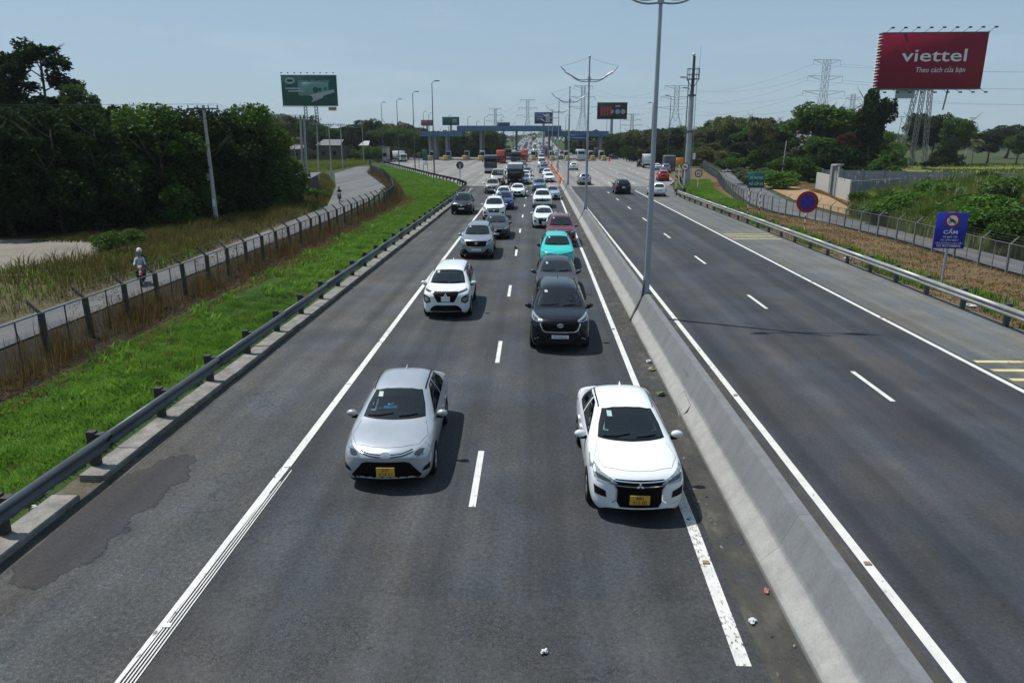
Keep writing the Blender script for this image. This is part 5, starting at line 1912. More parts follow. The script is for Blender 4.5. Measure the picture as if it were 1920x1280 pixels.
# --- trees round the field and the plaza on the left
env = [(430, 236), (470, 228), (510, 214), (530, 212), (556, 222), (585, 218), (612, 236), (650, 246), (672, 228), (695, 224), (722, 228), (745, 230), (772, 234), (800, 246), (840, 252), (868, 254)]
ex, ey = [e[0] for e in env], [e[1] for e in env]
for row, (z0, step, dy) in enumerate([(252, 11, 0), (275, 14, -2)]):
    x = 428
    while x < 800:
        if row == 0 and 628 < x < 655:
            x += step; continue
        z = z0 + random.uniform(-10, 14)
        p = zdist(x + random.uniform(-3, 3), z)
        top = float(np.interp(x, ex, ey)) + dy + random.uniform(-4, 7)
        tree(random.choice(['broad', 'broad', 'thicket', 'flat']), p.x, p.y, 6.35 + (262 - top) * z / 1412, 'green tree in the belt behind the yellow field before the toll plaza', 'tree belt behind the yellow field', random.uniform(.8, 1.15),
             random.choice(['leaf_mid', 'leaf_mid', 'leaf_dark', 'leaf_olive']))
        x += step * random.uniform(.8, 1.25)
p = zdist(481, 210)
tree('airy', p.x, p.y, 6.35 + (262 - 198) * 210 / 1412, 'slim dark tree standing alone above the tree belt before the green billboard', None, .8, 'leaf_dark', v=0)
for px, top, z, leaf in [(520, 268, 238, 'leaf_dark'), (545, 262, 236, 'leaf_olive'), (588, 275, 234, 'leaf_olive'), (632, 275, 240, 'leaf_olive'), (655, 272, 242, 'leaf_mid'), (668, 280, 238, 'leaf_olive'), (700, 268, 224, 'leaf_mid'), (712, 275, 216, 'leaf_mid'), (735, 272, 222, 'leaf_dark'), (752, 276, 226, 'leaf_dark')]:
    p = zdist(px, z)
    tree('shrub', p.x, p.y, max(2, 6.35 + (262 - top) * z / 1412), 'low shrub at the far edge of the yellow field', 'shrubs along the field edge', 1.1, leaf, 'shrub')
palm(*zdist(556, 225).xy, 7.5, 'coconut palm with drooping fronds beside the green billboard legs', 0)

# --- right side
env = [(1150, 250), (1180, 246), (1215, 240), (1260, 236), (1300, 236), (1330, 226), (1360, 217), (1395, 219), (1425, 216), (1455, 228), (1480, 222), (1505, 207), (1530, 190), (1555, 190), (1572, 214), (1600, 222), (1640, 236)]
ex, ey = [e[0] for e in env], [e[1] for e in env]
for row, (za, zb, step, dy) in enumerate([(235, 150, 13, 2), (255, 175, 16, -1)]):
    x = 1168
    while x < 1655:
        f = (x - 1168) / (1655 - 1168)
        z = za + (zb - za) * f + random.uniform(-6, 8)
        p = zdist(x + random.uniform(-4, 4), z)
        top = float(np.interp(x, ex, ey)) + dy + random.uniform(-3, 7)
        k = random.choice(['flat', 'broad', 'flat', 'broad', 'thicket'])
        tree(k, p.x, p.y, 6.35 + (262 - top) * z / 1412, 'green tree in the belt along the lane past the white wall', 'tree belt along the lane', random.uniform(.85, 1.2), random.choice(['leaf_mid', 'leaf_dark', 'leaf_mid', 'leaf_olive']))
        x += step * random.uniform(.8, 1.2)
x = 1175
while x < 1600:   # undergrowth in front
    f = (x - 1175) / 425
    z = 215 + (118 - 215) * min(1, f * 1.15) + random.uniform(0, 10)
    p = zdist(x, z)
    if not (1275 < x < 1325 and z < 150):
        tree(random.choice(['thicket', 'broad', 'shrub']), p.x, p.y, random.uniform(3.2, 6.2), 'dark undergrowth tree at the foot of the roadside tree belt', 'undergrowth of the lane tree belt', random.uniform(1, 1.4), random.choice(['leaf_dark', 'leaf_dark', 'leaf_mid', 'leaf_olive']))
    x += random.uniform(9, 15)
for kind, px, top, z, w, leaf, lab in [
    ('broad', 1626, 163, 135, .60, 'leaf_dark', 'tall dark tree with a clear round crown close to the red billboard'),
    ('broad', 1542, 192, 140, 1.5, 'leaf_mid', 'large rounded tree below the largest power pylon'),
    ('broad', 1578, 243, 128, .8, 'leaf_rust', 'reddish brown tree below the white roof tank'),
    ('broad', 1530, 250, 125, 1.2, 'leaf_mid', 'light green tree beside the reddish brown tree'),
    ('broad', 1610, 232, 138, 1.1, 'leaf_dark', 'dark tree directly under the tall round-crowned tree'),
    ('broad', 1640, 238, 150, 1.1, 'leaf_dark', 'dark tree between the round-crowned tree and the billboard mast'),
    ('thicket', 1665, 262, 130, 1.3, 'leaf_light', 'bright green bushy tree before the billboard mast foot'),
    ('broad', 1712, 210, 195, .95, 'leaf_dark', 'dark tree half hidden by the lattice mast of the red billboard'),
    ('broad', 1745, 211, 200, .8, 'leaf_dark', 'dark narrow tree touching the billboard mast on its field side'),
    ('broad', 1790, 216, 185, .95, 'leaf_mid', 'tall green tree between the billboard mast and the leaning pole'),
    ('thicket', 1772, 252, 180, 1.3, 'leaf_dark', 'low dark tree at the foot of the tall tree past the billboard mast'),
    ('broad', 1850, 244, 205, 1.3, 'leaf_dark', 'dark tree beside the palm with low spreading fronds'),
    ('broad', 1885, 232, 260, 1.9, 'leaf_dark', 'wide dome-shaped tree rising behind all the field-edge trees'),
    ('broad', 1905, 246, 190, 1.2, 'leaf_mid', 'lone green tree at the far corner of the yellow-green field'),
    ('broad', 1935, 240, 190, 1.2, 'leaf_mid', 'green tree beyond the field, partly cut off by the frame')]:
    p = zdist(px, z)
    tree(kind, p.x, p.y, 6.35 + (262 - top) * z / 1412, lab, None, w, leaf)
palm(*zdist(1822, 190).xy, 7.0, 'coconut palm with low spreading fronds behind the leaning pole', 1)
palm(*zdist(1690, 185).xy, 6.0, 'small palm between two poles before the billboard mast', 0)
for px, y, h, w, leaf, lab in [(1408, 345, 2.8, 1.5, 'leaf_pale', 'dry grey-green bush on the bend of the lane past the white wall'), (1450, 352, 2.6, 1.9, 'leaf_light', 'bright green bush behind the tyre warning sign'),
                               (1480, 340, 4.2, 1.4, 'leaf_mid', 'green bush beside the thin leaning pole past the warning sign'), (1515, 338, 4.6, 1.5, 'leaf_dark', 'dark bush between the thin leaning pole and the white wall'), (1545, 330, 4.8, 1.4, 'leaf_mid', 'green bush behind the white wall'),
                               (1620, 312, 3.0, 2.0, 'leaf_light', 'low green bush behind the gate posts'), (1680, 313, 2.6, 2.2, 'leaf_light', 'low bright bush in front of the billboard mast'), (1740, 316, 2.0, 1.5, 'leaf_dark', 'dark bush round the billboard mast foot'),
                               (1842, 420, 2.9, 1.4, 'leaf_dark', 'dark bush among the tall grass plumes'), (1885, 380, 3.6, 1.5, 'leaf_dark', 'larger dark bush past the grass plumes, by the panel wall'), (1700, 400, 2.3, 1.6, 'leaf_light', 'bright bush in the middle of the tall grass'), (1640, 395, 2.2, 1.5, 'leaf_mid', 'green bush at the white-wall end of the tall grass'), (1860, 455, 3.0, 1.5, 'leaf_light', 'tall bright bush at the fence just past the blue sign'), (1745, 395, 3.0, 1.4, 'leaf_light', 'tall bright bush among the plumes before the panel wall'), (1905, 400, 3.6, 1.5, 'leaf_mid', 'tall green bush against the far end of the panel wall'), (1665, 420, 2.2, 1.6, 'leaf_light', 'low bright bush by the lane below the white wall'), (1790, 425, 2.4, 1.5, 'leaf_light', 'bright green bush behind the blue sign'), (1900, 430, 2.9, 1.4, 'leaf_olive', 'olive bush beyond the grass plumes, behind the blue sign'), (1925, 470, 2.6, 1.5, 'leaf_mid', 'green bush behind the grey-armed fence, past the blue sign'),
                               (1365, 322, 3.4, 1.3, 'leaf_mid', 'green bush at the grey sheet wall')]:
    p = at(px, y)
    tree('shrub', p.x, p.y, h, lab, None, w, leaf, 'bush')
for px, y, h, w, leaf, lab in [(225, 470, 1.5, 1.4, 'leaf_mid', 'round green bush close to the red scooter by the bare dirt'), (545, 385, 1.6, 1.6, 'leaf_olive', 'brownish bush at the foot of the twin pole'), (590, 372, 1.4, 1.5, 'leaf_mid', 'green bush on the scooter lane edge past the twin pole'),
                               (470, 400, 1.3, 1.5, 'leaf_olive', 'low bush between the wooden pole and the shed')]:
    p = at(px, y)
    tree('shrub', p.x, p.y, h, lab, None, w, leaf, 'bush')

# --- trees close behind the toll canopies
for xa, xb, za, zb, lab, grp in [(770, 985, 268, 330, 'green tree behind the toll canopies', 'trees behind the higher toll canopies'), (1046, 1190, 275, 335, 'green tree behind the low toll canopy', 'trees behind the low toll canopy')]:
    x = xa
    while x < xb:
        for row in (0, 1):
            z = za + (zb - za) * random.uniform(0, .4) + row * 40
            p = zdist(x + random.uniform(-3, 3), z)
            if abs(p.x) < 15 + max(0, p.y - 330) * .05: continue
            tree(random.choice(['broad', 'thicket', 'thicket', 'flat']), p.x, p.y, random.uniform(6.5, 10.5), lab, grp, random.uniform(1.0, 1.4), random.choice(['leaf_mid', 'leaf_dark', 'leaf_dark', 'leaf_olive']))
        x += random.uniform(8, 12)

# --- far wood to the horizon, one mass
n = 60000
fx = rs.uniform(-700, 900, n)
fy = 430 + rs.uniform(0, 160, n) + np.abs(fx) * .12
keep = np.abs(fx) > 26
fx, fy = fx[keep], fy[keep]
hgt = 7 + 4.5 * np.sin(fx * .021) * np.sin(fx * .057 + 1) + rs.uniform(-1, 2.5, len(fx))
fz = hgt * rs.uniform(.02, 1, len(fx)) ** .6
n2 = 9000   # and across the head of the far ramp
fx2 = rs.uniform(-260, 260, n2); fy2 = rs.uniform(1010, 1120, n2)
fz2 = 8 + (8 + 4 * np.sin(fx2 * .05)) * rs.uniform(-.9, 1, n2)
co = leaf_quads(np.concatenate([np.stack([fx, fy, fz], 1), np.stack([fx2, fy2, fz2], 1)]), 2.8, rs)
tag(obj('far_wood', np_mesh('far_wood', co, quads=np.arange(len(co)).reshape(-1, 4), m=M['leaf_mid'])), 'dark green line of distant trees along the horizon', 'trees', kind='stuff')


# --- grass: single blades as slim triangles
def blades(name, xy, h0, h1, w, m, lean=.5, z=-.03, seed=0, label=None, clump=0):
    rng = np.random.RandomState(seed)
    n = len(xy)
    a = rng.uniform(0, 2 * math.pi, n)
    h = rng.uniform(h0, h1, n)
    if clump:
        x, y = xy[:, 0] / clump, xy[:, 1] / clump
        k = np.sin(x + 1.7 * np.sin(y * .8)) * np.cos(y * 1.1 + np.sin(x * 1.3)) * .5 + np.sin(2.7 * x + 1.9 * y) * np.sin(2.2 * y - x) * .5
        h *= np.clip(.75 + .65 * k, .25, 1.5)
    ww = w * rng.uniform(.6, 1.4, n)
    le = rng.uniform(0, lean, n) * h
    b = rng.uniform(0, 2 * math.pi, n)
    base = np.stack([xy[:, 0], xy[:, 1], np.full(n, z)], 1)
    s = np.stack([np.cos(a) * ww, np.sin(a) * ww, np.zeros(n)], 1)
    tip = base + np.stack([np.cos(b) * le, np.sin(b) * le, h], 1)
    mid = base + np.stack([np.cos(b) * le * .3, np.sin(b) * le * .3, h * .62], 1)
    co = np.stack([base - s, base + s, mid + s * .8, tip, mid - s * .8], 1).reshape(-1, 3)
    i = np.arange(n)[:, None] * 5
    tri = np.concatenate([i + np.array([[0, 1, 2]]), i + np.array([[0, 2, 4]]), i + np.array([[4, 2, 3]])], 1).reshape(-1, 3)
    o = obj(name, np_mesh(name, co, tris=tri, m=m))
    return tag(o, label, 'grass', kind='stuff')


def scatter(n, x0, x1, ya, yb, seed, power=1.6, keep=None):
    """more blades near the viewer, fewer far off"""
    rng = np.random.RandomState(seed)
    u = rng.uniform(0, 1, n)
    y = ya + (yb - ya) * u ** power
    x = x0(y) + (x1(y) - x0(y)) * rng.uniform(0, 1, n)
    xy = np.stack([x, y], 1)
    if keep is not None: xy = xy[keep(x, y, rng)]
    return xy


def pl(line):
    xs = [p[0] for p in line]; ys = [p[1] for p in line]
    return lambda y: np.interp(y, ys, xs)


def patchy(x, y, s, t, ph=0.0):
    return (np.sin(x * s + ph) * np.cos(y * s * .7 - ph) + np.sin(x * s * 2.3 + y * s * 1.7 + ph) * .6) > t


vL = pl([(-13.3, 0), (-13.3, 74), (-14.6, 84), (-18.2, 100), (-24, 125)])
vR = pl([(-9.15, 0), (-9.15, 92), (-9.6, 98), (-12, 110), (-17, 125)])
blades('grass', scatter(150000, vL, vR, 9, 122, 1, 1.4), .06, .34, .018, M['grass'], 1.1, -.03, 1, label='lush green grass on the verge behind the dark guardrail', clump=.7)
blades('grass', scatter(26000, pl([(-14.8, 84), (-18.2, 100), (-24, 125), (-40, 190)]), pl([(-8.9, 84), (-9.8, 98), (-12.4, 110), (-17.4, 125), (-29.4, 163), (-41, 195)]), 84, 190, 32, 1.2), .12, .42, .05, M['grass'], 1.1, -.03, 32, label='green grass on the verge bending along the plaza guardrail', clump=1.4)
blades('dry_grass', scatter(9000, vL, vR, 9, 115, 31, 1.4, lambda x, y, g: patchy(x, y, .6, .35, 2.9)), .08, .36, .014, M['grass_brown'], 1.2, -.03, 31, label='dry brown tufts among the green verge grass')
blades('grass', scatter(16000, vL, vR, 9, 70, 2, 1.5, lambda x, y, g: patchy(x, y, 1.3, .55)), .12, .34, .05, M['grass'], .9, -.03, 2, label='broad-leaved weeds standing in the green verge')
fL = pl([(x - .9, y) for x, y in FENCE_L]); fR = pl([(x + 1.2, y) for x, y in FENCE_L])
blades('dry_weeds', scatter(38000, fL, fR, 8, 150, 3, 1.5, lambda x, y, g: g.uniform(0, 1, len(x)) < .22 + .6 * patchy(x, y, .7, .0, .6)), .15, 1.15, .010, M['grass_brown'], .5, -.05, 3, label='dry brown weeds tangled along the dark-armed fence', clump=.9)
blades('leaf_litter', scatter(14000, pl([(-15.0, 0), (-15, 74), (-17, 90)]), pl([(-12.6, 0), (-12.6, 74), (-15, 90)]), 9, 90, 4, 1.6), .02, .14, .02, M['grass_brown'], 2.5, -.04, 4, label='brown leaf litter at the foot of the dark-armed fence')
sL = pl([(-40, 0), (-38, 30), (-27, 35), (-23.8, 42), (-25.0, 50), (-25.5, 66), (-26, 75), (-33, 103), (-44, 140)])
sR = pl([(-19.7, 0), (-19.4, 25), (-19.3, 36), (-19.8, 53), (-20.9, 73), (-28.1, 103), (-39.6, 140)])
blades('weeds', scatter(46000, sL, sR, 18, 138, 5, 1.3, lambda x, y, g: g.uniform(0, 1, len(x)) < .45 + .55 * patchy(x, y, .35, -.3)), .2, 1.0, .018, M['grass_olive'], 1.0, -.08, 5, label='brown weeds between the bare dirt and the scooter lane', clump=1.2)
blades('weeds', scatter(20000, sL, sR, 18, 138, 6, 1.3, lambda x, y, g: patchy(x, y, .30, .15, 1.7)), .12, .5, .026, M['grass'], .9, -.08, 6, label='green weeds between the bare dirt and the scooter lane', clump=1.0)
blades('weeds', scatter(8000, pl([(-33, 0), (-33, 90)]), pl([(-24, 0), (-24, 90)]), 46, 68, 62, 1, None), .15, .8, .024, M['grass_olive'], .7, -.08, 62, label='olive weeds at the foot of the thicket by the wooden pole', clump=1.1)
blades('weeds', scatter(5000, pl([(-46, 0), (-46, 60)]), pl([(-33, 0), (-33, 60)]), 31, 36, 61, 1, None), .3, 1.1, .02, M['grass_brown'], .5, -.08, 61, label='brown weeds in front of the bare dirt clearing')
blades('rice', scatter(26000, pl([(-70, 116), (-100, 236)]), pl([(-35, 116), (-44, 150), (-47, 236)]), 116, 234, 7, 1), .4, .8, .10, M['grass_rice'], .5, -.08, 7, label='yellow-green rice in the field beyond the scooter lane')
blades('rice', scatter(16000, pl([(66, 115), (100, 205)]), pl([(220, 115), (320, 205)]), 116, 204, 8, 1), .4, .8, .12, M['grass_rice'], .5, -.08, 8, label='yellow-green rice in the field past the billboard mast')
rL = pl([(17.0, 0), (17.0, 90), (22.5, 118)]); rR = pl([(x + .2, y) for x, y in FENCE_R])
blades('dry_grass', scatter(46000, rL, rR, 16, 118, 9, 1.3, lambda x, y, g: (g.uniform(0, 1, len(x)) < .35 + .65 * patchy(x, y, .9, -.3, 1.1)) & ~((y > 72) & (y < 110) & patchy(x, y, .3, -.2, .4))), .04, .18, .024, M['grass_dry'], 2.8, -.03, 9, label='dry brown grass on the brown verge', clump=.7)
blades('grass', scatter(20000, rL, pl([(19.2, 0), (19.2, 90), (24, 118)]), 16, 112, 10, 1.2, lambda x, y, g: patchy(x, y, .8, .1, .9)), .15, .45, .022, M['grass'], .8, -.03, 10, label='green weeds behind the bright guardrail')
blades('grass', scatter(16000, pl([(18, 70), (18.5, 90), (22.5, 118)]), pl([(20.5, 70), (23.2, 97), (29, 125)]), 72, 122, 11, 1), .08, .3, .04, M['grass'], .8, -.03, 11, label='green grass patch on the verge round the sign poles')
mL = pl([(27.2, 20), (26.7, 42), (26.6, 55), (27.6, 66), (33.5, 76), (38, 84)]); mR = pl([(44, 20), (46, 42), (48, 60), (50, 78), (46, 84)])
blades('tall_grass', scatter(80000, mL, mR, 34, 84, 12, 1.0), 1.4, 3.0, .05, M['grass_reed'], .5, -.08, 12, label='tall yellowish green grass behind the grey-armed fence', clump=1.1)
xy = scatter(110, pl([(34, 44), (31, 60), (31, 84)]), mR, 50, 84, 13, .8)
pz = rs.uniform(1.9, 3.0, len(xy))
pc_ = np.concatenate([np.stack([xy[:, 0] + rs.normal(0, .025, len(xy)), xy[:, 1] + rs.normal(0, .025, len(xy)), pz + .06 * k], 1) for k in range(7)])
co = leaf_quads(pc_, .11, rs, 2.5)
tag(obj('grass_plumes', np_mesh('grass_plumes', co, quads=np.arange(len(co)).reshape(-1, 4), m=M['plume'])), 'pale feathery plumes over the tall grass', 'grass', kind='stuff')
blades('dry_grass', scatter(9000, pl([(27.6, 62), (33.5, 80), (38, 117)]), pl([(28, 62), (37, 98), (42, 117)]), 62, 116, 14, 1), .05, .3, .03, M['grass_dry'], 1.5, -.06, 14, label='mown straw on the ground beside the white wall')
# climbers hanging in the dark-armed fence
xy = scatter(3600, pl([(x - .12, y) for x, y in FENCE_L]), pl([(x + .12, y) for x, y in FENCE_L]), 22, 44, 15, 1, lambda x, y, g: patchy(x, y, .9, .0, 2.2))
zz = rs.uniform(.3, 1.6, len(xy))
co = leaf_quads(np.stack([xy[:, 0] - np.maximum(0, zz - 1.3), xy[:, 1], zz], 1), .055, rs)
tag(obj('climbing_vine', np_mesh('climbing_vine', co, quads=np.arange(len(co)).reshape(-1, 4), m=M['grass_brown'])), 'dry climbing vine hanging in the dark-armed chain-link fence', 'vine', kind='stuff')
# ================================================================== lamps, poles, signs, boards, plaza
M['pole'] = pm('lamp_pole_steel', (.30, .33, .36), .45, .4, var=.15, scale=1, local=False)
M['pole_dark'] = pm('dark_pole_steel', (.06, .07, .08), .5, .3)
M['white_head'] = pm('lamp_head_white', (.70, .72, .74), .35)
M['conc_pole'] = pm('concrete_pole', (.36, .35, .33), .9, var=.2, scale=1.5)
M['cable'] = pm('black_cable', (.012, .012, .013), .6)
M['pylon'] = pm('pylon_steel', (.22, .25, .28), .6, .3)
M['wire'] = pm('power_wire', (.10, .11, .12), .6)
M['sign_blue'] = pm('sign_blue', (.008, .012, .30), .4, var=.08)
M['sign_green'] = pm('sign_green', (.004, .10, .072), .4, var=.08)
M['sign_red'] = pm('sign_red', (.30, .006, .016), .4, var=.1)
M['sign_white'] = pm('sign_white', (.72, .72, .72), .45, var=.08)
M['sign_black'] = pm('sign_black', (.012, .012, .014), .5)
M['sign_back'] = pm('sign_back_grey', (.10, .105, .11), .5, .3)
M['sign_yellow'] = pm('sign_orange', (.70, .25, .03), .5)
M['band_red'] = pm('post_dark_band', (.09, .02, .02), .6)
M['hoarding_red'] = pm('hoarding_crimson', (.22, .004, .028), .85, var=.06, scale=.3, spec=.1)
M['hoarding_green'] = pm('hoarding_green', (.006, .075, .06), .55, spec=.12, var=.15, scale=.3)
M['hoarding_teal'] = pm('hoarding_pale_teal', (.11, .24, .24), .55, var=.25, scale=.25)
M['hoarding_blue'] = pm('hoarding_navy', (.015, .045, .13), .55, var=.15, scale=.3)
M['hoarding_black'] = pm('hoarding_black', (.014, .014, .018), .5, spec=.12, var=.2, scale=.4)
M['hoarding_pink'] = pm('hoarding_dusty_red', (.20, .09, .09), .6)
M['print_white'] = pm('print_white', (.70, .70, .74), .5, var=.06)
M['print_grey'] = pm('print_grey', (.33, .36, .40), .5, var=.2)
M['print_red'] = pm('print_red', (.42, .02, .03), .5)
M['lattice'] = pm('lattice_steel', (.18, .185, .18), .6, .3, var=.25)
M['lattice_blue'] = pm('lattice_blue_steel', (.012, .03, .075), .6, .2)
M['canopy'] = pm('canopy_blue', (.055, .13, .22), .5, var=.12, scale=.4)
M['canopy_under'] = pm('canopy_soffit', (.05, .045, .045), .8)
M['plaster'] = pm('pale_plaster', (.36, .35, .325), .85, var=.12, scale=.6, bump=.2)
M['plaster_grey'] = pm('grey_panel_concrete', (.20, .21, .22), .9, var=.2, scale=1.2)
M['roof_grey'] = pm('roof_sheet_grey', (.10, .105, .115), .7, .1, var=.4)
M['brick_dark'] = pm('dark_wall', (.07, .06, .055), .9)
M['cone'] = pm('cone_red', (.45, .06, .03), .6)
M['drum_yellow'] = pm('drum_yellow', (.42, .33, .10), .6)
M['booth'] = pm('booth_grey', (.28, .29, .29), .6)

# --- twin-arm lamps on the median
LAMPS = [(4.11, 26.4), (4.11, 60.2), (4.08, 93.5), (3.8, 128), (3.5, 163), (3.2, 198)]
lm_labels = ['tallest-looking twin-arm street lamp, its arms cut by the top edge', 'second twin-arm street lamp on the median, with a wire from its tip to each arm', 'third twin-arm street lamp, last one standing on the concrete barrier',
             'twin-arm street lamp standing where the orange barriers begin', 'twin-arm street lamp halfway to the toll canopy', 'last small twin-arm street lamp, close to the toll canopy']


def lamp_parts(root, base):
    MB().box((0, 0, base + .02), (.34, .34, .04)).build('base_plate', M['pole_dark'], root)
    MB().tube((0, 0, base + .03), (0, 0, base + 4.0), .115, .10, 10).build('lower_pole', M['pole'], root)
    MB().tube((0, 0, base + 3.98), (0, 0, 12.5), .095, .055, 10).build('upper_pole', M['pole'], root)
    MB().ball((0, 0, 12.55), .09, 10, 6).build('finial', M['pole'], root)
    MB().tube((0, 0, 10.7), (0, 0, 11.1), .11, .11, 10).build('arm_collar', M['pole'], root)
    for s in (-1, 1):
        pts, pt2 = [], []
        for k in range(13):
            t = k / 12
            x = .06 + 2.2 * t
            z = 10.90 - .10 * math.sin(math.pi * min(1, t * 1.6)) + .95 * t ** 2.4
            pts.append((s * x, 0, z))
            if t < .8: pt2.append((s * x, 0, z - .17 * (1 - t / .8)))
        a = MB().path(pts, [.045] * 12 + [.02], 7)
        a.path(pt2, .03, 6)
        a.build('arm', M['pole'], root)
        h = MB().ball((0, 0, 0), (.42, .15, .085), 14, 8).build('lamp_head', M['white_head'], root, True)
        h.location = (s * 1.60, 0, 11.30)
        h.rotation_euler = (0, -s * .48, 0)
        MB().path([(s * .05, 0, 12.45), (s * 1.15, 0, 12.1), (s * 2.24, 0, 11.84)], .012, 4).build('stay_wire', M['pole'], root)


proto = None
for (x, y), lab in zip(LAMPS, lm_labels):
    if proto is None:
        proto = empty('street_lamp', (x, y, 0))
        lamp_parts(proto, .9)
        o = proto
    else:
        o = copy_tree(proto)
        o.location = (x, y, 0)
    tag(o, lab, 'street lamp', 'twin-arm street lamps of the median')
for i, (x, y) in enumerate(LAMPS[:3]):
    pts = [(-.09, -.02, 1.5), (-.12, -.05, .95), (-.17, -.1, .72), (-.38, -.22, .36), (-.50, -.45, .20), (-.62, -.75, .06)]
    cb = obj('cable_conduit', MB().path([(x + p[0], y + p[1], p[2]) for p in pts], .045 if i == 0 else .025, 7).mesh('cable_conduit', M['cable'], True))
    tag(cb, 'black cable conduit running down the barrier from the %s twin-arm lamp' % ['first', 'second', 'third'][i], 'cable')

# --- single-arm lamps
def single_lamp(x, y, h, lab, grp, s=-1, r=.13):
    root = empty('street_lamp', (x, y, 0), 0, lab, 'street lamp', grp)
    MB().tube((0, 0, 0), (0, 0, h), r, r * .5, 8).build('pole', M['pole_dark'], root)
    MB().path([(0, 0, h - .05), (-s * .25, 0, h + .3), (-s * .8, 0, h + .45)], .05, 6).build('arm', M['pole_dark'], root)
    MB().box((-s * .95, 0, h + .42), (.9, .32, .16)).build('lamp_head', M['pole_dark'], root)
    return root


for px, z, top, lab in [(814.5, 136, 160, 'tallest-looking single-head lamp in the row along the plaza guardrail'), (778.5, 160, 178, 'second tallest-looking single-head lamp in the row along the plaza guardrail'),
                        (748.5, 187, 191, 'third tallest-looking single-head lamp in the row along the plaza guardrail'), (719.5, 219, 196, 'shortest-looking single-head lamp in the row along the plaza guardrail')]:
    p = zdist(px, z)
    single_lamp(p.x, p.y, 6.35 + (262 - top) * z / 1412, lab, 'single lamps along the plaza guardrail')
for px, z, top, s, lab in [(1280, 124, 154, 1, 'single-head lamp standing clear in front of the camera mast'), (1284.5, 150, 172, 1, 'single-head lamp pole hidden behind the camera mast'), (1251, 175, 185, 1, 'single-head lamp before the pylon, in front of the roadside tree belt'),
                           (1219, 210, 197, 1, 'single-head lamp half hidden by the tallest-looking median lamp pole'), (1161, 300, 220, 1, 'thin single-head lamp under the red and black hoarding'), (1136, 330, 222, 1, 'thin single-head lamp beside the mast of the red and black hoarding')]:
    p = zdist(px, z)
    single_lamp(p.x, p.y, 6.35 + (262 - top) * z / 1412, lab, 'single lamps by the roadside belt', s)
for i, (px, top) in enumerate([(796, 212), (806, 215), (842, 219), (878, 221), (894, 230), (909, 221), (940, 222), (962, 233), (1060, 218), (1065, 219), (1101, 216)]):
    z = 300 + 8 * i
    p = zdist(px, z)
    single_lamp(p.x, p.y, 6.35 + (262 - top) * z / 1412, 'thin lamp pole standing behind the blue toll canopies', 'thin lamps behind the toll canopies', -1, .16)

# --- camera mast with platform
p = zdist(1287, 108)
mast = empty('camera_mast', (p.x, p.y, 0), 0, 'thick grey camera mast with a caged platform near its top', 'mast')
MB().tube((0, 0, 0), (0, 0, 7.5), .46, .40, 12).build('lower_pole', M['pole'], mast)
MB().tube((0, 0, 7.5), (0, 0, 12.5), .36, .30, 12).build('middle_pole', M['pole'], mast)
MB().tube((0, 0, 12.5), (0, 0, 17.8), .25, .18, 12).build('upper_pole', M['pole_dark'], mast)
b = MB()
for zz in (7.5, 12.5): b.tube((0, 0, zz - .12), (0, 0, zz + .12), .52, .52, 12)
b.build('flange', M['pole_dark'], mast)
b = MB()
for k in range(8):
    a, a2 = k * math.pi / 4, (k + 1) * math.pi / 4
    c0, c1 = Vector((math.cos(a), math.sin(a), 0)) * .88, Vector((math.cos(a2), math.sin(a2), 0)) * .88
    for zz in (14.7, 15.3, 16.1): b.tube(c0 + Vector((0, 0, zz)), c1 + Vector((0, 0, zz)), .04, n=5)
    b.tube(c0 + Vector((0, 0, 14.7)), c0 + Vector((0, 0, 16.1)), .035, n=5)
    if k % 2 == 0: b.tube(c0 + Vector((0, 0, 14.7)), (0, 0, 13.4), .05, n=5)
b.build('platform_cage', M['pole_dark'], mast)
MB().lathe([(.0, 14.66), (.86, 14.66), (.86, 14.72), (0, 14.72)], n=16).build('platform', M['pole_dark'], mast)
MB().tube((.80, 0, 14.7), (.84, 0, 19.3), .025, .012, 5).build('aerial', M['pole_dark'], mast)
MB().ball((-.1, 0, 18.0), (.26, .2, .22), 10, 6).build('camera', M['white_head'], mast)
b = MB()
for k in range(36): b.tube((.62, -.15, 1 + k * .38), (.62, .15, 1 + k * .38), .02, n=4)
for sy in (-.15, .15): b.tube((.62, sy, .8), (.55, sy, 14.7), .025, n=4)
b.build('ladder', M['pole'], mast)
MB().box((.8, -.2, 4.0), (.35, .3, .9)).build('cabinet', M['white_head'], mast)

# --- utility poles
def util_pole(px, py, top_px, top, lab, r=.15, cross=1.9, z=None, m=None, grp=None, braces=True, twin=0):
    b0_ = at(px, py) if z is None else zdist(px, z)
    dz = F_PX * CAM_H / cp_ / (py - 262) if z is None else z
    h = 6.35 + (262 - top) * dz / 1412
    tx = at_far(top_px, top, b0_.y).x
    root = empty('utility_pole', (b0_.x, b0_.y, -.1), 0, lab, 'utility pole', grp)
    lean = tx - b0_.x
    for k in range(1 + (1 if twin else 0)):
        MB().tube((k * twin, 0, 0), (k * twin + lean, 0, h), r, r * .62, 8).build('pole', m or M['conc_pole'], root)
    if cross:
        MB().box((lean, -.12, h - .25), (cross, .1, .10)).build('cross_arm', M['pole_dark'], root)
        ib = MB()
        for k in (-.48, -.18, .18, .48): ib.lathe([(.02, 0), (.06, .05), (.03, .12), (.06, .17), (.02, .24)], (lean + k * cross, -.12, h - .2), n=6)
        ib.build('insulator', M['sign_black'], root)
        if braces:
            bb = MB()
            for s in (-1, 1): bb.tube((lean + s * cross * .33, -.12, h - .3), (lean, -.08, h - 1.1), .03, n=5)
            bb.build('brace', M['pole_dark'], root)
    return root, Vector((b0_.x + lean, b0_.y, h))


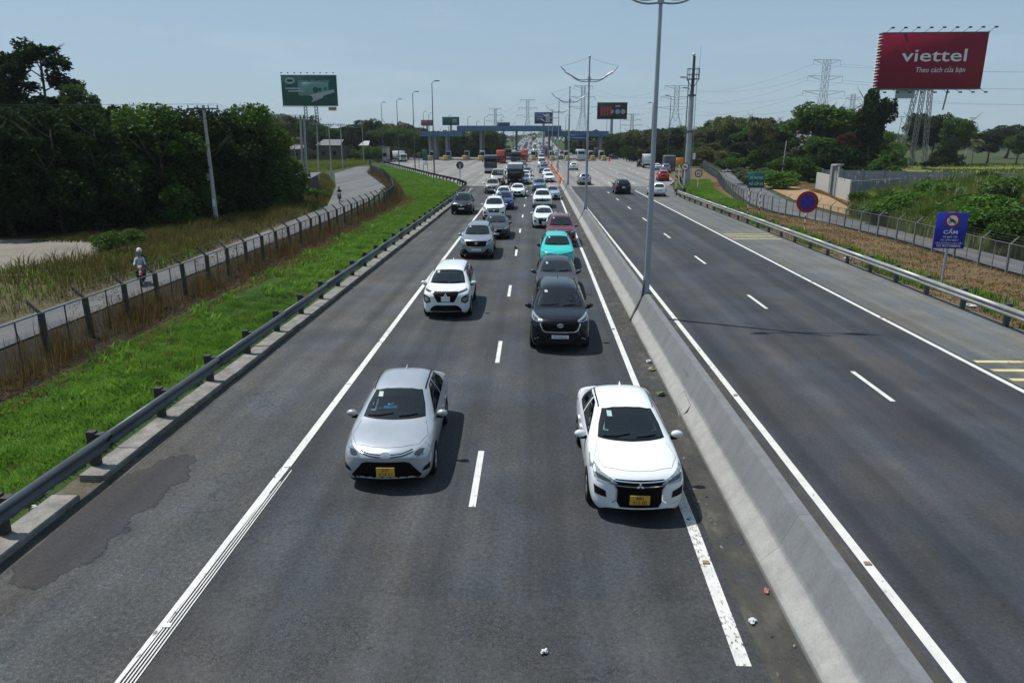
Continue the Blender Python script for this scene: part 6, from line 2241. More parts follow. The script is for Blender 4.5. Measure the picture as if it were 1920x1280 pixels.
pa, ta = util_pole(406, 415, 381, 198, 'grey wooden-looking utility pole with a braced cross-arm in front of the thicket', .19, 2.4)
MB().box((-.22, -.15, 3.6), (.12, .3, .5)).build('street_light', M['pole'], pa)
MB().box((.02, -.18, 1.6), (.22, .02, .6)).build('notice', M['print_white'], pa)
pb, tb = util_pole(570, 362, 563, 216, 'twin concrete utility pole below the green billboard', .20, 3.0, twin=.42)
POLES = [(598, 342, 594, 232), (622, 331, 616, 231), (643, 320, 638, 232), (682, 305, 679, 238)]
tops = [ta, tb]
for i, q in enumerate(POLES):
    _, tt = util_pole(*q, ['slim utility pole next after the twin pole', 'slim utility pole second after the twin pole along the scooter lane', 'slim utility pole third after the twin pole along the scooter lane', 'bare slim utility pole at the far bend of the scooter lane'][i], .12, 1.9 if i < 3 else 0, grp='slim poles along the scooter lane')
    tops.append(tt)
for k, dx in enumerate((-1.1, -.4, .4, 1.1)):
    pts = []
    prev = Vector((-92, 26, 9.0)) + Vector((dx, 0, 0))
    for tpt in tops:
        e = tpt + Vector((dx * (1 if tpt is ta else .8), 0, 0))
        for q in range(8): 
            u = q / 8
            v = prev.lerp(e, u); v.z -= 4 * .5 * u * (1 - u)
            pts.append(v)
        prev = e
    pts.append(prev)
    tag(obj('power_line', MB().path(pts, .012, 4).mesh('power_line', M['wire'])), 'thin power line along the scooter lane poles, %s wire on the cross-arms' % ['first', 'second', 'third', 'fourth'][k], 'power line', 'power lines of the scooter lane')
for px, py, tx, top, lab, cr in [(1672, 302, 1692, 218, 'concrete utility pole with a cross-arm before the billboard mast', 2.0), (1808, 303, 1823, 220, 'leaning pale utility pole standing at the edge of the field', 1.6),
                                 (1766, 306, 1769, 270, 'short thin post past the billboard mast foot', 0), (1740, 300, 1745, 230, 'pale post close against the field side of the billboard mast', 0),
                                 (1464, 340, 1475, 262, 'thin leaning pale pole in front of the roadside tree belt', 0), (1328, 306, 1331, 256, 'thin straight pole at the grey-armed fence bend', 0), (1350, 305, 1353, 259, 'thin pole beside the grey sheet wall', 0),
                                 (1534, 312, 1537, 270, 'thin pole before the gate posts, by the dark bush', 0), (1584, 325, 1588, 272, 'thin pole just past the gate posts', 0), (1610, 320, 1615, 272, 'thin pole above the gate end of the grey panel wall', 0), (1655, 318, 1660, 272, 'thin pole over the grey panel wall below the billboard', 0),
                                 (1604, 258, 1607, 224, 'pale thin pole among the trees beside the red-brown tree', 0), (1627, 262, 1631, 226, 'pale thin pole below the round-crowned tree', 0)]:
    if py < 280: util_pole(px, py, tx, top, lab, .12, cr, z=150)
    else: util_pole(px, py, tx, top, lab, .11 if cr == 0 else .16, cr)

# --- power pylons
def pylon(px, top, z, w, lab, arms=((.0, 1.15), (.27, 1.5), (.52, 1.8)), base=3.2):
    p = zdist(px, z)
    h = 6.35 + (262 - top) * z / 1412
    root = empty('power_pylon', (p.x, p.y, -.1), random.uniform(-.25, .25), lab, 'pylon', 'lattice power pylons')
    r = .09 * z / 400
    b = MB()
    lv = [0, .14, .28, .40, .52, .63, .73, .82, .91, 1.0]
    wd = lambda f: w * (.5 + (base - .5) * max(0, (.62 - f) / .62) ** 1.3)
    C4 = lambda f: [Vector((sx * wd(f) / 2, sy * wd(f) / 2, h * f)) for sx, sy in ((-1, -1), (1, -1), (1, 1), (-1, 1))]
    for i in range(len(lv) - 1):
        a, c = C4(lv[i]), C4(lv[i + 1])
        for k in range(4):
            b.tube(a[k], c[k], r, n=4, caps=False)
            b.tube(a[k], c[(k + 1) % 4], r * .6, n=4, caps=False)
            b.tube(a[(k + 1) % 4], c[k], r * .6, n=4, caps=False)
            b.tube(c[k], c[(k + 1) % 4], r * .6, n=4, caps=False)
    b.build('lattice_body', M['pylon'], root)
    tips = []
    for f, k in arms:
        zz = h * (1 - f * .62)
        for s in (-1, 1):
            a = MB()
            tip = Vector((s * w * k * 1.25, 0, zz))
            for sy in (-1, 1):
                a.tube((s * w * .25, sy * w * .25, zz), tip, r * .8, n=4, caps=False)
                a.tube((s * w * .25, sy * w * .25, zz - h * .045), tip, r * .8, n=4, caps=False)
            a.build('cross_arm', M['pylon'], root)
            i_ = MB().tube(tip, tip - Vector((0, 0, h * .05)), r * .9, n=5).build('insulator', M['pylon'], root)
            tips.append(p + Vector((tip.x, 0, zz - h * .05)))
    return tips


P1 = pylon(1532, 117, 330, 4.6, 'largest power pylon, rising above the large rounded tree')
P2 = pylon(1263, 163, 440, 5.0, 'power pylon between the tallest-looking median lamp and the camera mast', base=3.8)
P3 = pylon(1091, 163, 520, 4.6, 'power pylon behind the second median lamp')
P4 = pylon(989, 188, 680, 4.6, 'power pylon above the middle of the toll canopy')
P5 = pylon(929, 204, 830, 4.6, 'faintest power pylon over the toll canopy')
P6 = pylon(1588, 178, 470, 4.4, 'small faint pylon between the rounded tree and the tall round-crowned tree', ((.1, .8), (.35, 1.2)))
P7 = pylon(1183, 214, 640, 4.0, 'small waisted pylon far off beside the black hoarding')
off = at_far(2300, 135, 330)
for k in range(6):
    for (A, B) in ((P1[k], P2[k]), (P2[k], P3[k]), (P3[k], P4[k]), (P4[k], P5[k]), (Vector((330, 300, P1[k].z + 1)), P1[k])):
        pts = []
        for q in range(13):
            u = q / 12
            v = A.lerp(B, u); v.z -= 4 * 5.5 * u * (1 - u)
            pts.append(v)
        tag(obj('power_line', MB().path(pts, .035, 3).mesh('power_line', M['wire'])), 'long sagging high-voltage line strung between the power pylons', 'power line', 'high-voltage lines between the pylons')

# --- hoardings
def flat_text(root, s, h, loc, m, width=None, shear=0.0, bold=0.0, name='lettering', spacing=1.0):
    o = obj(name, text_mesh(s, h, m, width, shear, .0, spacing, bold), root, loc, (math.pi / 2, 0, 0))
    return o


def board(px0, px1, ptop, pbot, z, m, lab, rz=0.0, thick=1.2, name='billboard', cat='billboard'):
    c = at_far((px0 + px1) / 2, (ptop + pbot) / 2, z)
    w = (px1 - px0) * z * .945 / F_PX
    h = (pbot - ptop) * z * .965 / F_PX
    root = empty(name, (c.x, c.y, 0), rz, lab, cat)
    obj('panel', rbox((0, thick / 2, c.z), (w, thick, h), .05, 1, m), root)
    fr = MB()
    for zz in (c.z - h / 2 - .1, c.z + h / 2 + .1): fr.box((0, thick / 2, zz), (w + .2, thick + .1, .18))
    fr.build('frame', M['sign_back'], root)
    return root, c.z, w, h


bd, cz_, w, h = board(1655, 1841, 68, 161, 172, M['hoarding_red'], 'huge crimson billboard on a three-legged lattice mast, white lettering', -.03, 2.2)
flat_text(bd, 'viettel', h * .225, (w * .01, -.06, cz_ + h * .10), M['print_white'], w * .62, .0, .008)
flat_text(bd, 'Theo cách của bạn', h * .13, (w * .09, -.06, cz_ - h * .17), M['print_white'], w * .47, .15, .0)
for k in range(9):
    x = -w / 2 + .4 + k * (w - .8) / 8
    for zz, s in ((cz_ + h / 2, 1), (cz_ - h / 2, -1)):
        fl = MB().tube((x, 0, zz), (x + .8, -1.4, zz + s * .9), .045, n=4)
        fl.box((x + .85, -1.5, zz + s * .9), (.6, .35, .3))
        fl.build('floodlight', M['sign_black'], bd)
st_ = MB()
for k in range(18): st_.box((-w / 2 - .22, .8 + .6 * (k % 2), cz_ - h / 2 + .3 + k * h / 18.2), (.4, 2.0, .16))
st_.build('edge_ladder', M['sign_white'], bd)
for (x0, x1) in ((-1.9, -2.6), (-.4, -.6), (1.1, 1.4)):
    leg = MB()
    zt_ = cz_ - h / 2
    n = 22
    for k in range(n):
        za, zb = zt_ * k / n, zt_ * (k + 1) / n
        xa, xb = x1 * 1.5 + (x0 - x1 * 1.5) * k / n, x1 * 1.5 + (x0 - x1 * 1.5) * (k + 1) / n
        for sx, sy in ((-.38, -.38), (.38, -.38), (.38, .38), (-.38, .38)):
            leg.tube((xa + sx, 1.3 + sy, za), (xb + sx, 1.3 + sy, zb), .075, n=4, caps=False)
        for (s1, s2) in (((-.38, -.38), (.38, -.38)), ((.38, -.38), (.38, .38)), ((.38, .38), (-.38, .38)), ((-.38, .38), (-.38, -.38))):
            if k % 2: s1, s2 = s2, s1
            leg.tube((xa + s1[0], 1.3 + s1[1], za), (xb + s2[0], 1.3 + s2[1], zb), .05, n=4, caps=False)
    leg.build('lattice_leg', M['lattice'], bd)
MB().box((-w * .20, 1.0, cz_ - h / 2 - 1.1), (3.9, .4, 1.9)).build('sub_panel', M['print_grey'], bd)
MB().tube((4.4, 1.3, cz_ - h / 2 - 4.5), (4.9, 1.3, cz_ - h / 2), .16, n=6).build('drop_pipe', M['lattice'], bd)

bd, cz_, w, h = board(528, 631, 144, 196, 225, M['hoarding_green'], 'dark green billboard on two blue lattice legs, picturing a pale pipe', .06, 1.4)
flat_text(bd, 'NHỰA TIỀN PHONG', h * .11, (w * .10, -.07, cz_ + h * .335), M['print_grey'], w * .57, 0, .01)
MB().lathe([(.001, -.06), (1.45, -.05), (1.5, 0)], axis='Y', n=24).build('oval_badge', M['print_grey'], bd).location = (-w * .34, 0, cz_ + h * .33)
KIDS[bd.name][-1].scale = (1, 1, .62)
bl_ = MB().lathe([(.001, -.075), (.75, -.07), (.8, -.04)], axis='Y', n=16).build('badge_ring', M['hoarding_green'], bd)
bl_.location = (-w * .34, 0, cz_ + h * .33); bl_.scale = (1.3, 1, .5)
gl = rbox((w * .08, -.02, cz_ + h * .06), (w * .56, .06, h * .46), .02, 1, M['hoarding_teal'])
obj('pale_glow', gl, bd)
pi = MB().tube((w * .02, -.10, cz_ - h * .27), (w * .46, -.10, cz_ - h * .02), h * .135, h * .06, 16)
obj('printed_pipe', pi.mesh('printed_pipe', M['print_grey'], True), bd).scale = (1, .1, 1)
MB().lathe([(.001, 0), (h * .095, 0)], (w * .015, -.16, cz_ - h * .27), axis='Y', n=18).build('pipe_mouth', M['hoarding_green'], bd)
MB().add([(w * .25, -.17, cz_ - h * .27), (w * .46, -.17, cz_ - h * .10), (w * .46, -.17, cz_ - h * .06), (w * .25, -.17, cz_ - h * .19)], [(0, 1, 2, 3)]).build('pipe_slot', M['hoarding_green'], bd)
b = MB()
for x, zz, s in ((.12, .02, .10), (.30, .06, .05), (.40, .12, .09), (.20, .03, .06)): b.lathe([(.001, -.12), (h * s, -.11), (h * s, -.04)], (w * x, 0, cz_ + h * zz), axis='Y', n=12)
b.build('printed_fitting', M['hoarding_green'], bd)
b = MB()
for zz, a, c in ((.07, -.43, -.16), (-.02, -.38, -.10)): b.box(((a + c) / 2 * w, -.05, cz_ + zz * h), ((c - a) * w, .04, h * .05))
b.build('printed_line', M['print_grey'], bd)
for s in (-1.6, 1.6):
    leg = MB()
    for k in range(18):
        za, zb = (cz_ - h / 2) * k / 18, (cz_ - h / 2) * (k + 1) / 18
        for sx in (-.42, .42):
            leg.tube((s + sx, .7, za), (s + sx, .7, zb), .12, n=4, caps=False)
        leg.tube((s - .42, .7, za), (s + .42, .7, zb), .07, n=4, caps=False)
        leg.tube((s + .42, .7, za), (s - .42, .7, zb), .07, n=4, caps=False)
    leg.build('lattice_leg', M['lattice_blue'], bd)
MB().box((w * .40, .6, cz_ - h / 2 - .95), (2.3, .3, 1.1)).build('sub_panel', M['drum_yellow'], bd)
b = MB()
for k in range(9): b.box((-w / 2 + .5 + k * (w - 1) / 8, -.8, cz_ + h / 2 + .7), (.4, .3, .25))
b.build('floodlight', M['sign_black'], bd)
MB().box((0, -.5, cz_ - h / 2 - .5), (w, .9, .12)).build('catwalk', M['sign_white'], bd)

bd, cz_, w, h = board(1120, 1176, 194, 222, 318, M['hoarding_black'], 'black hoarding with tall red characters, on a single pale mast', .0, 1.2)
b = MB()
for k in range(4): b.box((-w * .36 + k * w * .10, -.06, cz_ + .0), (w * .06, .06, h * .56)).box((-w * .36 + k * w * .10, -.07, cz_ + h * .1), (w * .085, .06, h * .10))
b.build('red_character', M['print_red'], bd)
b = MB()
for x, r_ in ((-.02, .13), (.18, .16), (.36, .16)): b.lathe([(.001, -.06), (h * r_, -.06), (h * r_, 0)], (w * x, 0, cz_ - h * .05), axis='Y', n=16)
b.box((w * .18, -.06, cz_ + h * .30), (w * .16, .06, h * .10))
b.build('printed_disc', M['print_grey'], bd)
MB().tube((0, .6, 0), (0, .6, cz_ - h / 2), .62, .58, 12).build('mast', M['pole'], bd)
bd, cz_, w, h = board(1002, 1037, 212, 231, 350, M['hoarding_blue'], 'navy blue hoarding with a pale tower above the main toll canopy', .0, 1.2)
b = MB()
for zz, l in ((.12, .34), (-.08, .30)): b.box((-w * .22, -.06, cz_ + zz * h), (w * l, .06, h * .08))
b.build('printed_line', M['print_grey'], bd)
obj('printed_tower', rbox((w * .22, -.04, cz_ - h * .02), (w * .22, .06, h * .80), .02, 1, M['print_grey']), bd)
MB().tube((0, .6, 0), (0, .6, cz_ - h / 2), .6, .55, 10).build('mast', M['pole'], bd)
bd, cz_, w, h = board(829, 861, 220.5, 234, 380, M['hoarding_green'], 'small far green hoarding behind the toll canopies', .0, 1.2)
obj('pale_glow', rbox((w * .25, -.03, cz_), (w * .3, .06, h * .6), .02, 1, M['hoarding_teal']), bd)
MB().tube((0, .6, 0), (0, .6, cz_ - h / 2), .6, .55, 10).build('mast', M['pole'], bd)
bd, cz_, w, h = board(789, 812, 226, 235, 390, M['hoarding_pink'], 'small far dusty red hoarding beside the green one', .0, 1.2)
MB().tube((0, .6, 0), (0, .6, cz_ - h / 2), .6, .55, 10).build('mast', M['pole'], bd)
bd, cz_, w, h = board(932, 956, 230.5, 236, 400, M['hoarding_blue'], 'dull blue hoarding just showing over the main toll canopy', .0, 1.2)
MB().tube((0, .6, 0), (0, .6, cz_ - h / 2), .6, .55, 10).build('mast', M['pole'], bd)

# --- road signs
def banded(root, x, h, n=7, r=.035):
    for k in range(n):
        MB().tube((x, 0, h * k / n), (x, 0, h * (k + 1) / n), r, n=8).build('post_band', M['sign_white'] if k % 2 == 0 else M['band_red'], root)


def disc(root, z, r, m, y, name, n=28, rx=1.0):
    o = MB().lathe([(.001, 0), (r, 0), (r, .012), (.001, .012)], axis='Y', n=n).build(name, m, root)
    o.location = (0, y, z)
    return o


p = at(1763, 545)
sg = empty('road_sign', (p.x, p.y, 0), -.14, 'blue rectangular sign with a no-motorbike roundel and the word CẤM behind the bright guardrail', 'road sign')
MB().tube((0, 0, -.2), (.0, 0, 3.1), .055, n=10).build('post', M['pole'], sg)
obj('panel', rbox((.0, -.07, 2.62), (1.24, .03, 1.52), .012, 1, M['sign_blue']), sg)
disc(sg, 3.05, .29, M['sign_red'], -.10, 'red_ring')
disc(sg, 3.05, .215, M['sign_white'], -.106, 'white_disc')
b = MB()
for sx in (-.095, .095): b.lathe([(.035, 0), (.058, 0), (.058, -.008), (.035, -.008)], (sx, -.108, 2.985), axis='Y', n=14)
b.add([(x, -.112, 3.05 + z) for x, z in ((-.14, .07), (-.05, .02), (-.02, .07), (.03, .05), (.08, .0), (.13, -.05), (.02, -.075), (-.06, -.04))], [tuple(range(8))])
b.build('motorbike_symbol', M['sign_black'], sg)
MB().box((0, -.115, 3.05), (.46, .006, .035), m=Matrix.Rotation(.75, 3, 'Y')).build('red_bar', M['sign_red'], sg)
flat_text(sg, 'CẤM', .24, (0, -.092, 2.60), M['sign_white'], .56, 0, .02)
for k, (s, wd_) in enumerate((('XE MÔ TÔ', .58), ('XE GẮN MÁY', .72), ('VÀO ĐƯỜNG CAO TỐC', 1.08), ('NO MOTORBIKES', .94))):
    flat_text(sg, s, .095, (0, -.092, 2.365 - .13 * k), M['sign_white'], wd_, 0, .01)
p = at(1508, 430)
sg = empty('road_sign', (p.x, p.y, 0), -.06, 'round blue no-parking sign with a wide red rim on a banded post', 'road sign')
banded(sg, 0, 1.5, 6, .04)
disc(sg, 1.98, .78, M['sign_red'], -.06, 'red_rim')
disc(sg, 1.98, .53, M['sign_blue'], -.072, 'blue_disc')
for a in (.785, -.785):
    MB().box((0, -.078, 1.98), (.86, .008, .035), m=Matrix.Rotation(a, 3, 'Y')).build('red_bar', M['sign_red'], sg)
p = at(1412, 402)
sg = empty('road_sign', (p.x, p.y, 0), -.04, 'green square sign on two banded posts warning of burst tyres', 'road sign')
for x in (-.5, .5):
    banded(sg, x, 2.0, 7, .04)
    MB().tube((x, 0, 2.0), (x, 0, 3.2), .04, n=8).build('post', M['sign_back'], sg)
obj('panel', rbox((0, -.06, 2.95), (1.42, .03, 1.32), .012, 1, M['sign_green']), sg)
flat_text(sg, 'ĐỀ PHÒNG', .36, (0, -.08, 3.22), M['print_white'], 1.12, .08, .0)
flat_text(sg, 'NỔ LỐP XE', .36, (0, -.08, 2.70), M['print_white'], 1.18, .08, .0)
p = at(1308, 352)
sg = empty('road_sign', (p.x, p.y, 0), 0, 'round speed limit sign reading 60 on the verge', 'road sign')
MB().tube((0, 0, -.1), (0, 0, 1.5), .05, n=8).build('post', M['sign_white'], sg)
disc(sg, 1.9, .53, M['sign_black'], -.05, 'rim')
disc(sg, 1.9, .48, M['sign_red'], -.058, 'red_rim')
disc(sg, 1.9, .37, M['sign_white'], -.066, 'white_disc')
flat_text(sg, '60', .42, (0, -.075, 1.9), M['sign_black'], .44, 0, .02)
p = at(1282, 352)
sg = empty('road_sign', (p.x, p.y, 0), 0, 'round no-overtaking sign with a black symbol beside the camera mast', 'road sign')
MB().tube((0, 0, -.1), (0, 0, 2.4), .06, n=8).build('post', M['sign_white'], sg)
disc(sg, 2.8, .55, M['sign_red'], -.05, 'red_rim')
disc(sg, 2.8, .42, M['sign_white'], -.06, 'white_disc')
MB().add([(x, -.078, 2.8 + z) for x, z in ((-.32, .1), (-.1, .14), (.05, .02), (.3, -.08), (.25, -.18), (-.02, -.1), (-.2, -.02))], [tuple(range(7))]).build('symbol', M['sign_black'], sg)
p = at(1272, 345)
sg = empty('road_sign', (p.x, p.y, 0), 0, 'small orange works sign next to the no-overtaking sign', 'road sign')
MB().tube((0, 0, -.1), (0, 0, 2.8), .05, n=8).build('post', M['sign_white'], sg)
obj('panel', rbox((0, -.06, 3.3), (1.1, .04, 1.0), .02, 1, M['sign_yellow']), sg)
p = at(863, 346)
sg = empty('road_sign', (p.x, p.y, 0), 0, 'round grey sign back on a thin post at the dark guardrail bend', 'road sign')
MB().tube((0, 0, -.1), (0, 0, 2.6), .05, n=8).build('post', M['sign_back'], sg)
disc(sg, 2.75, .55, M['sign_back'], -.05, 'disc')
MB().box((0, -.06, 2.6), (.12, .04, .7)).build('bracket', M['sign_white'], sg)
p = at(786, 316)
sg = empty('road_sign', (p.x, p.y, 0), 0, 'small far round sign back beside the green plaza board', 'road sign')
MB().tube((0, 0, -.1), (0, 0, 3.0), .06, n=8).build('post', M['sign_back'], sg)
disc(sg, 3.2, .5, M['sign_back'], -.05, 'disc')
p = at(798, 320)
sg = empty('road_sign', (p.x, p.y, 0), 0, 'upright pale green board on two posts inside the plaza guardrail', 'road sign')
for x in (-.45, .45): MB().tube((x, 0, -.1), (x, 0, 4.3), .06, n=8).build('post', M['sign_back'], sg)
obj('panel', rbox((0, -.08, 3.2), (1.1, .05, 2.2), .02, 1, M['sign_green']), sg)
obj('lower_panel', rbox((0, -.08, 1.6), (1.1, .05, .9), .02, 1, M['sign_white']), sg)

# --- toll plaza
def canopy(px0, px1, z, zb, zt_, lab, depth=13, cols=()):
    x0, x1 = at_far(px0, 262, z).x, at_far(px1, 262, z).x
    root = empty('toll_canopy', ((x0 + x1) / 2, z, 0), 0, lab, 'toll canopy')
    w = x1 - x0
    n = max(3, int(w / 3))
    for k in range(n):
        MB().box((-w / 2 + (k + .5) * w / n, 0, (zb + zt_) / 2), (w / n - .03, .25, zt_ - zb)).build('fascia_panel', M['canopy'], root)
        MB().box((-w / 2 + (k + .5) * w / n, depth, (zb + zt_) / 2), (w / n - .03, .25, zt_ - zb)).build('fascia_panel', M['canopy'], root)
    for s in (-1, 1): MB().box((s * (w / 2 - .1), depth / 2, (zb + zt_) / 2), (.2, depth - .3, zt_ - zb)).build('side_fascia', M['canopy'], root)
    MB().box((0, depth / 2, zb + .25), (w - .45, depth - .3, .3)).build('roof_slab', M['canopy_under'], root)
    for px, dark in cols:
        xx = at_far(px, 262, z).x - (x0 + x1) / 2
        for yy in ((3.5, 9.5) if not dark else (3.5,)):
            MB().box((xx, yy, zb / 2 + .1), (.75, .75, zb)).build('column', M['sign_back'] if dark else M['booth'], root)
    return root


canopy(787, 866, 243, 7.35, 8.95, 'low blue toll canopy over the emptier lanes by the tree belt', cols=((803, 0), (813, 0), (835, 0)))
canopy(857, 1052, 248, 9.1, 10.75, 'long high middle blue toll canopy', cols=((900, 0), (905, 1), (968, 1), (1030, 1)))
canopy(1022, 1141, 252, 7.3, 9.1, 'low blue toll canopy over the lanes leading away', cols=((1062, 1), (1096, 1), (1128, 0)))
for i, (px, lab) in enumerate([(808, 'first'), (838, 'second'), (873, 'third'), (903, 'fourth'), (965, 'fifth'), (1000, 'sixth'), (1035, 'seventh'), (1063, 'eighth'), (1110, 'ninth'), (1130, 'tenth')]):
    x = at_far(px, 262, 240).x
    r = empty('toll_booth', (x, 238 + (i % 3) * .6, 0), 0, '%s toll booth island counted from the lorry end of the plaza' % lab, 'toll booth', 'toll booths')
    obj('island', rbox((0, 4, .12), (1.9, 17, .28), .05, 1, M['kerb']), r)
    obj('cabin', rbox((0, 5, 1.6), (1.6, 2.4, 2.7), .06, 1, M['booth']), r)
    obj('window', rbox((0, 3.82, 2.0), (1.3, .12, 1.0), .03, 1, M['frit']), r)
    MB().lathe([(.75, 0), (.8, .1), (.72, 1.3), (.3, 1.4), (.001, 1.4)], (0, -4.2, .2), n=12).build('crash_drum', M['drum_yellow'], r)
    MB().box((.1, -3.2, 1.0), (.9, .8, 1.9)).build('crash_post', M['sign_black'], r)
p = at_far(1085, 258, 246)
sg = empty('gantry_sign', (p.x, p.y, 0), 0, 'blue sign hanging under the low toll canopy over the lanes leading away', 'road sign')
obj('panel', rbox((0, 0, p.z), (5.2, .12, 1.7), .03, 1, M['hoarding_blue']), sg)
MB().box((0, -.08, p.z - .1), (4.2, .04, .22)).build('printed_line', M['print_grey'], sg)
for x in (-2, 2): MB().tube((x, 0, p.z + .8), (x, 0, 7.6), .05, n=6).build('hanger', M['sign_back'], sg)
for px, py, lab in [(1045, 314, 'red traffic cone post beside the orange barriers'), (1142, 303, 'red traffic cone near the dark red hatchback')]:
    p = at(px, py)
    c = empty('traffic_cone', (p.x, p.y, 0), 0, lab, 'traffic cone')
    MB().lathe([(.42, .05), (.30, .3), (.16, .9), (.10, 1.25), (.001, 1.27)], n=14).build('cone', M['cone'], c)
    MB().box((0, 0, .03), (.9, .9, .06)).build('foot', M['cone'], c)

# --- walls and small buildings
A, B, D_ = (37.2, 99.5), (34.3, 81.7), (38.6, 86.2)
wl = empty('garden_wall', (0, 0, 0), 0, 'white-grey plastered wall with a gate gap, beside the lane past the white wall', 'wall')
def wall_run(root, a, b, h, m, name='wall_panel', t=.18, seg=3.0):
    a, b = Vector(a), Vector(b)
    n = max(1, int((b - a).length / seg))
    ang = math.atan2(b.y - a.y, b.x - a.x)
    for k in range(n):
        c = a.lerp(b, (k + .5) / n)
        o = MB().box((0, 0, h / 2 - .1), ((b - a).length / n - .012, t, h + .2)).build(name, m, root)
        o.location = (c.x, c.y, 0); o.rotation_euler = (0, 0, ang)
wall_run(wl, A, (35.7, 90.5), 2.2, M['plaster'])
wall_run(wl, (35.25, 87.6), B, 2.1, M['plaster'])
b = MB()
wall_run(wl, (B[0] + .12, B[1] + .1), (42.5, 87.6), 2.0, M['plaster_grey'])
gp = empty('gate_post', (35.4, 89.1, 0), .2, 'dark grey gate post pair under a white cap in the pale wall', 'gate post')
for x in (-.75, .75): MB().box((x * .25, x * 1.0, 1.7), (.55, .42, 3.5)).build('post', M['plaster_grey'], gp)
MB().box((-.22, -.62, 3.52), (1.0, 1.0, .14)).build('cap', M['plaster'], gp)
MB().box((-.30, -1.0, 1.7), (.14, .14, 3.4)).build('white_pipe', M['sign_white'], gp)
pw = empty('panel_wall', (0, 0, 0), 0, 'long grey precast panel wall with evenly spaced posts behind the tall grass', 'wall')
a, c = Vector((40.5, 106.5)), Vector((72, 89))
n = 14
ang = math.atan2(c.y - a.y, c.x - a.x)
for k in range(n + 1):
    p = a.lerp(c, k / n)
    o = MB().box((0, 0, 1.15), (.26, .26, 2.5)).build('post', M['plaster_grey'], pw); o.location = (p.x, p.y, 0); o.rotation_euler = (0, 0, ang)
    if k < n:
        q = a.lerp(c, (k + .5) / n)
        for r_ in range(4):
            o = MB().box((0, 0, .3 + r_ * .56), ((c - a).length / n - .28, .09, .545)).build('slab', M['plaster_grey'], pw); o.location = (q.x, q.y, 0); o.rotation_euler = (0, 0, ang)
sw = empty('sheet_wall', (0, 0, 0), 0, 'low bluish grey sheet wall under the trees at the lane bend', 'wall')
p0, p1 = at(1345, 313), at(1398, 315)
wall_run(sw, p0[:2], p1[:2], 2.6, M['roof_grey'], 'sheet', .06, 2.2)


def house(px, py, wpx, hgt, depth, lab, wall, roof, z, flat=False, lift=0.0):
    p = zdist(px, z)
    w = wpx * z / 1390
    r = empty('house', (p.x, p.y, lift), 0, lab, 'house')
    MB().box((0, depth / 2, hgt / 2 - .1), (w, depth, hgt)).build('wall', wall, r)
    if flat: MB().box((0, depth / 2, hgt + .05), (w + .5, depth + .5, .25)).build('roof', roof, r)
    else:
        rf = MB().prism([(-w / 2 - .5, 0), (w / 2 + .5, 0), (w / 2 - .2, 1.5), (-w / 2 + .2, 1.5)], .12, Matrix.Rotation(R(35), 3, 'X'), (0, -.6, hgt - .1))
        rf.prism([(-w / 2 - .5, 0), (w / 2 + .5, 0), (w / 2 - .2, depth * .9), (-w / 2 + .2, depth * .9)], .14, Matrix.Rotation(R(14), 3, 'X'), (0, -.7, hgt - .05))
        rf.build('roof', roof, r)
    k = max(1, int(w / 3))
    for i in range(k):
        f = MB().box((-w / 2 + (i + .5) * w / k, -.03, hgt * .5), (1.1, .08, 1.1)).build('window', M['frit'], r)
    return r


house(618, 275, 42, 4.6, 8, 'grey-roofed low house behind the yellow field', M['brick_dark'], M['roof_grey'], 226)
house(684, 275, 13, 4.6, 6, 'small house with a white gable roof past the grey-roofed one', M['brick_dark'], M['plaster'], 224)
house(556, 275, 24, 3.4, 6, 'dark shed with a pale eave close to the grey-roofed house', M['brick_dark'], M['roof_grey'], 228)
house(722, 285, 9, 4.2, 4, 'small pale green cabin beside the plaza guardrail', M['booth'], M['roof_grey'], 212, True)
house(1537, 240, 46, 8.6, 9, 'grey flat-roofed house among the trees, a white tank on its roof', M['plaster_grey'], M['roof_grey'], 150, True)
p = zdist(1551, 152)
tk = empty('water_tank', (p.x, p.y + 3, 8.75), 0, 'white horizontal water tank on the flat roof', 'water tank')
MB().lathe([(.001, -1.1), (.5, -1.05), (.75, -.8), (.75, .8), (.5, 1.05), (.001, 1.1)], (0, 0, 1.1), axis='X', n=16).build('tank', M['sign_white'], tk, True)
MB().box((0, 0, .2), (1.8, .8, .4)).build('stand', M['sign_back'], tk)
p = at(542, 362)
sh = empty('shed', (p.x, p.y + 3, 0), 0, 'low dark roadside shed with a dark sheet roof near the twin pole', 'shed')
MB().box((0, 0, .8), (4.6, 4, 1.9)).build('wall', M['brick_dark'], sh)
MB().box((-.2, 0, 1.95), (5.6, 5.2, .07), m=Matrix.Rotation(.10, 3, 'X')).build('roof', M['roof_grey'], sh)
# far bridge
br = empty('far_bridge', (0, 0, 0), 0, 'pale blue far bridge deck showing through the gap in the tree belt', 'bridge')
p0 = at_far(625, 241, 700); p1 = at_far(672, 242, 700)
MB().box(((p0.x + p1.x) / 2 - 10, 700, p0.z - .5), (p1.x - p0.x + 60, 9, 1.6)).build('deck', M['canopy'], br)
for k in range(5): MB().box((p0.x - 20 + k * 15, 700, p0.z / 2), (1.4, 4, p0.z)).build('pier', M['booth'], br)

# --- litter on the tarmac and verge
M['rag_white'] = pm('crumpled_white_plastic', (.48, .49, .50), .6)
M['rag_green'] = pm('crumpled_green_plastic', (.045, .11, .04), .6, var=.6, scale=20)
M['rag_yellow'] = pm('crumpled_yellow_plastic', (.25, .23, .12), .6, var=.6, scale=20)
M['rag_pink'] = pm('pink_plastic', (.30, .13, .10), .6)
M['bottle'] = pm('pale_bottle', (.40, .44, .46), .3)


